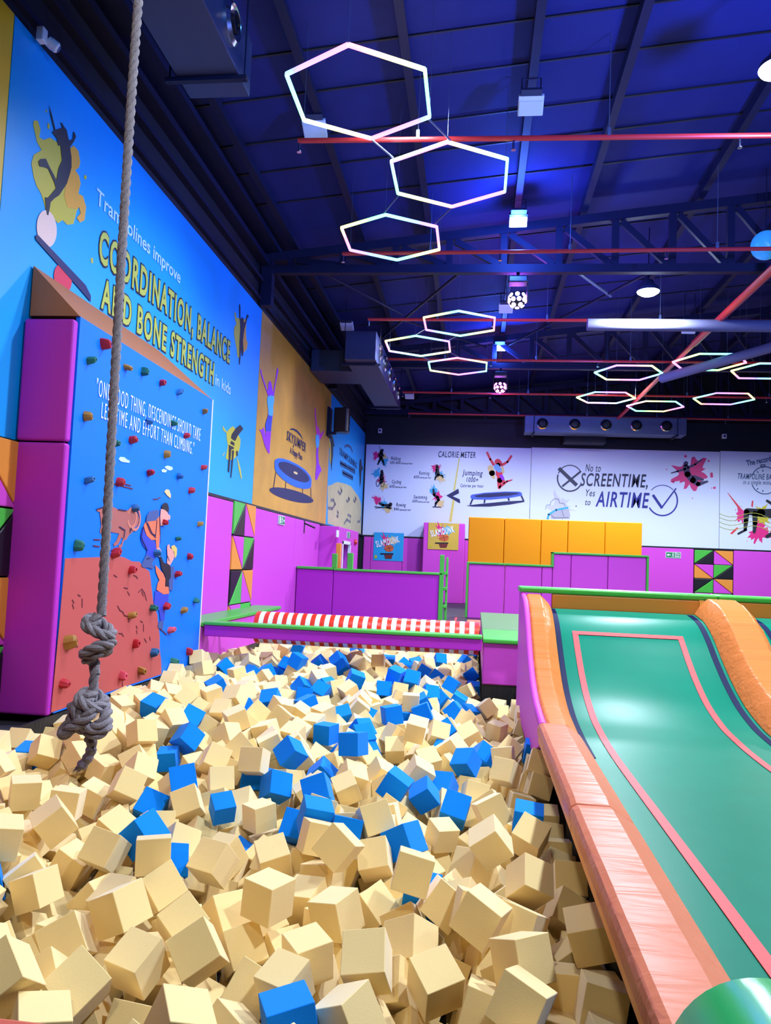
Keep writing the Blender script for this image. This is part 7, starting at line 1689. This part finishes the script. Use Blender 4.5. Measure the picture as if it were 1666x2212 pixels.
BLUE_CUBES = [
    -600, 2780, -92, 12, 972, 219, 85, 100,  -353, 4538, -58, 326, -20, 747, 580, 100,  -1794, 4232, -32, 399, -88, -907, -105, 100,  -1370, 5525, -101, 480, -464, -739, -91, 100,
    -306, 5602, -100, 667, -84, -339, 657, 93,  -883, 4552, 34, 610, -68, 773, 161, 100,  -79, 5298, -91, 407, -904, 98, 86, 100,  -1402, 6077, 3, 510, 42, -481, -712, 100,
    -1586, 4984, -100, 210, -455, -850, -163, 82,  -498, 5407, 3, 960, 27, 265, -82, 100,  -21, 6495, -79, 798, 76, -337, 493, 100,  -2296, 6182, 35, 622, -55, 558, -547, 100,
    -892, 6006, 128, 647, -740, 88, -161, 100,  -2082, 5007, -149, 397, 900, 106, -146, 100,  -1004, 5218, -20, 195, 802, -199, -529, 100,  -1913, 5127, 0, 429, -874, -226, 13, 100,
    -1305, 7054, -45, 6, 187, 982, -1, 100,  -1062, 4883, -152, 163, 677, 664, -272, 100,  -2391, 6042, -100, 40, -80, 991, 95, 88,  368, 4835, 22, 82, -995, 39, 49, 100,
    -1597, 4104, -128, 310, 883, 353, 3, 100,  -758, 7562, 63, 196, -86, 673, -708, 100,  -2801, 6673, 162, 757, 43, -610, -231, 100,  -187, 5903, -126, 550, 301, 163, -762, 100,
    -1143, 6087, -147, 381, 64, -917, -96, 100,  -711, 4549, -40, 369, -433, -452, 687, 100,  121, 6858, -107, 209, -830, 324, -404, 100,  -2435, 6607, 89, 861, -447, 165, 180, 100,
    -882, 9131, 212, 588, 198, 782, -59, 100,  559, 6884, -46, 421, 483, 570, -514, 100,  -1572, 5724, -112, 123, 639, -746, 141, 100,  -2243, 9872, 215, 672, 506, -448, 303, 100,
    -688, 9071, 177, 339, -594, -243, 688, 100,  -484, 7947, 24, 116, -700, 683, -175, 100,  -1944, 7460, 138, 575, -345, -693, 266, 100,  -1004, 8940, 62, 324, -544, -417, 652, 100,
    -1671, 8564, 62, 31, 214, 405, 889, 100,  -1325, 8858, 178, 137, -186, 93, -968, 100,  -950, 6895, -18, 55, -547, -485, 680, 100,  -177, 8783, -99, 672, 618, 184, -365, 100,
    -254, 10172, -18, 697, 507, -372, 345, 100,  -1286, 7872, -53, 303, -595, 66, -742, 100,  -1974, 8984, 30, 74, -486, 719, -491, 100,  -1609, 7598, 90, 353, -97, 659, -657, 100,
    -473, 9148, 10, 728, 385, -523, -218, 100,  -2647, 7901, 163, 749, -551, -365, 56, 100,  -3270, 10020, 54, 861, -286, 335, 255, 100,  -1741, 10449, 75, 309, 139, 869, -360, 100,
    -213, 4009, -132, 72, 17, -850, 521, 100,  -2655, 11688, 181, 786, -585, 133, 152, 100,  -3392, 5741, -80, 2, -1, 795, -607, 100,  -1, 11280, -48, 759, 561, -197, 266, 100,
    -1776, 8201, 73, 772, 622, 108, 75, 100,  -498, 12216, 30, 897, 416, 113, 99, 100,  -157, 9601, -123, 616, -591, -288, -433, 100,  -992, 7174, -29, 174, 864, -316, 352, 100,
    -1829, 10576, 155, 379, -376, -839, 104, 100,  -2045, 10298, 130, 684, -141, -344, 628, 100,  -19, 9148, -181, 391, -170, 159, -890, 100,  -693, 11080, -21, 222, -779, 367, -458, 100,
    -342, 9298, -73, 393, 98, 850, -337, 100,  -518, 8324, 44, 94, 246, 132, -956, 100,  -2557, 10616, 43, 135, 540, -255, -791, 100,  13, 14690, -104, 410, -576, -232, 668, 100,
    -1393, 4755, -324, 221, -81, -972, 3, 100,  -511, 11087, -85, 188, 220, -404, 868, 100,  -224, 7636, -83, 757, 140, 446, 457, 100,  -2719, 10100, 6, 313, -435, -341, -772, 100,
    -2812, 9763, 28, 493, 74, -709, -498, 100,  34, 10947, -179, 568, -421, 568, -421, 100,  -2345, 3628, -100, 324, -332, -711, 528, 100,  -1825, 12287, 96, 202, -388, 157, -885, 100,
    -116, 13307, -99, 580, -698, 74, 414, 100,  -986, 11295, 27, 398, -230, 848, -264, 100,  -1196, 11187, 91, 419, 566, 445, 553, 100,  -887, 6801, -149, 354, 858, 351, 121, 100,
    -655, 8076, -78, 700, 67, 709, -57, 100,  -2671, 10513, -78, 520, -806, 256, -121, 100,  -1658, 8935, 57, 523, -151, 676, 497, 100,  -825, 11626, 25, 164, -813, 557, 46, 100,
    -2171, 7296, 72, 245, -101, -323, 908, 100,  -1005, 8189, -141, 167, -713, 384, -562, 100,  -235, 7265, -205, 115, -623, 387, -670, 100,  -1637, 14425, -70, 115, -903, 182, -373, 100,
    -1131, 7030, -233, 739, 468, -13, -484, 100,  14, 12699, -281, 493, 863, 107, -43, 100,
]
# ------------------------------------------------------------------ foam cubes
FS = .172
bmq = bmesh.new()
bmesh.ops.create_cube(bmq, size=FS)
bmesh.ops.bevel(bmq, geom=bmq.edges[:], offset=.0022, segments=1, affect='EDGES')


def cube_mesh(name, m):
    me = bpy.data.meshes.new(name)
    bmq.to_mesh(me)
    me.materials.append(m)
    return me


ME_B, ME_U = cube_mesh('beige_foam_cube', M['foam']), cube_mesh('blue_foam_cube', M['foamblue'])


def unpack(a):
    return [(Vector(a[i:i + 3]) / 1000, Quaternion([k / 1000 for k in a[i + 3:i + 7]]).normalized(), a[i + 7] / 100) for i in range(0, len(a), 8)]


def zone(p):
    d = 'at the front of the pit, nearest the viewer' if p.y < 3.6 else 'in the front half of the pit' if p.y < 4.9 else 'in the middle of the pit' if p.y < 7 else 'in the back half of the pit' if p.y < 10 else 'near and under the striped roller'
    xr = p.x - (-3.65 if p.y > 6 else -1.0 - .55 * p.y)
    wd = .6 - (-3.65 if p.y > 6 else -1.0 - .55 * p.y)
    f = xr / wd
    s = 'on the left side' if f < .36 else 'in the centre' if f < .68 else 'on the right side'
    return s, d


ORD = ['', 'second ', 'third ', 'fourth ', 'fifth ', 'sixth ', 'seventh ', 'eighth ', 'ninth ', 'tenth ', 'eleventh ', 'twelfth ', 'thirteenth ', 'fourteenth ', 'fifteenth ', 'sixteenth ', 'seventeenth ', 'eighteenth ']


def place(items, me, name, cat, colour, ordinal):
    seen = {}
    for (p, q, s) in sorted(items, key=lambda t: t[0].y):
        o = bpy.data.objects.new(name, me)
        COL.objects.link(o)
        o.location = p
        o.rotation_mode = 'QUATERNION'
        o.rotation_quaternion = q
        o.scale = (s, s, s)
        z = zone(p)
        n = seen.get(z, 0)
        seen[z] = n + 1
        if ordinal:
            tag(o, '%snearest %s foam cube %s, %s' % (ORD[min(n, 17)], colour, z[0], z[1].replace(' of the pit', ' of pit').replace(', nearest the viewer', '')), cat, 'blue foam cubes in the pit')
        else:
            tag(o, '%s foam cube %s, %s' % (colour, z[0], z[1].replace(', nearest the viewer', '')), cat, 'beige foam cubes %s, %s' % z)


be, bl_ = unpack(BEIGE_CUBES), unpack(BLUE_CUBES)
place(bl_, ME_U, 'blue_foam_cube', 'foam cube', 'blue', True)
place(be[:300], ME_B, 'beige_foam_cube', 'foam cube', 'beige', False)
rest = MB()
bv = [v.co.copy() for v in bmq.verts]
bmq.verts.index_update()
bf = [tuple(v.index for v in f.verts) for f in bmq.faces]
for (p, q, s) in be[300:]:
    rest.add([p + q @ (v * s) for v in bv], bf)
tag(obj('beige_foam_cubes', rest, M['foam'], origin=(-1.5, 9, -.3)), 'many smaller looking beige foam cubes filling the back of the pit', 'foam cubes', kind='stuff')
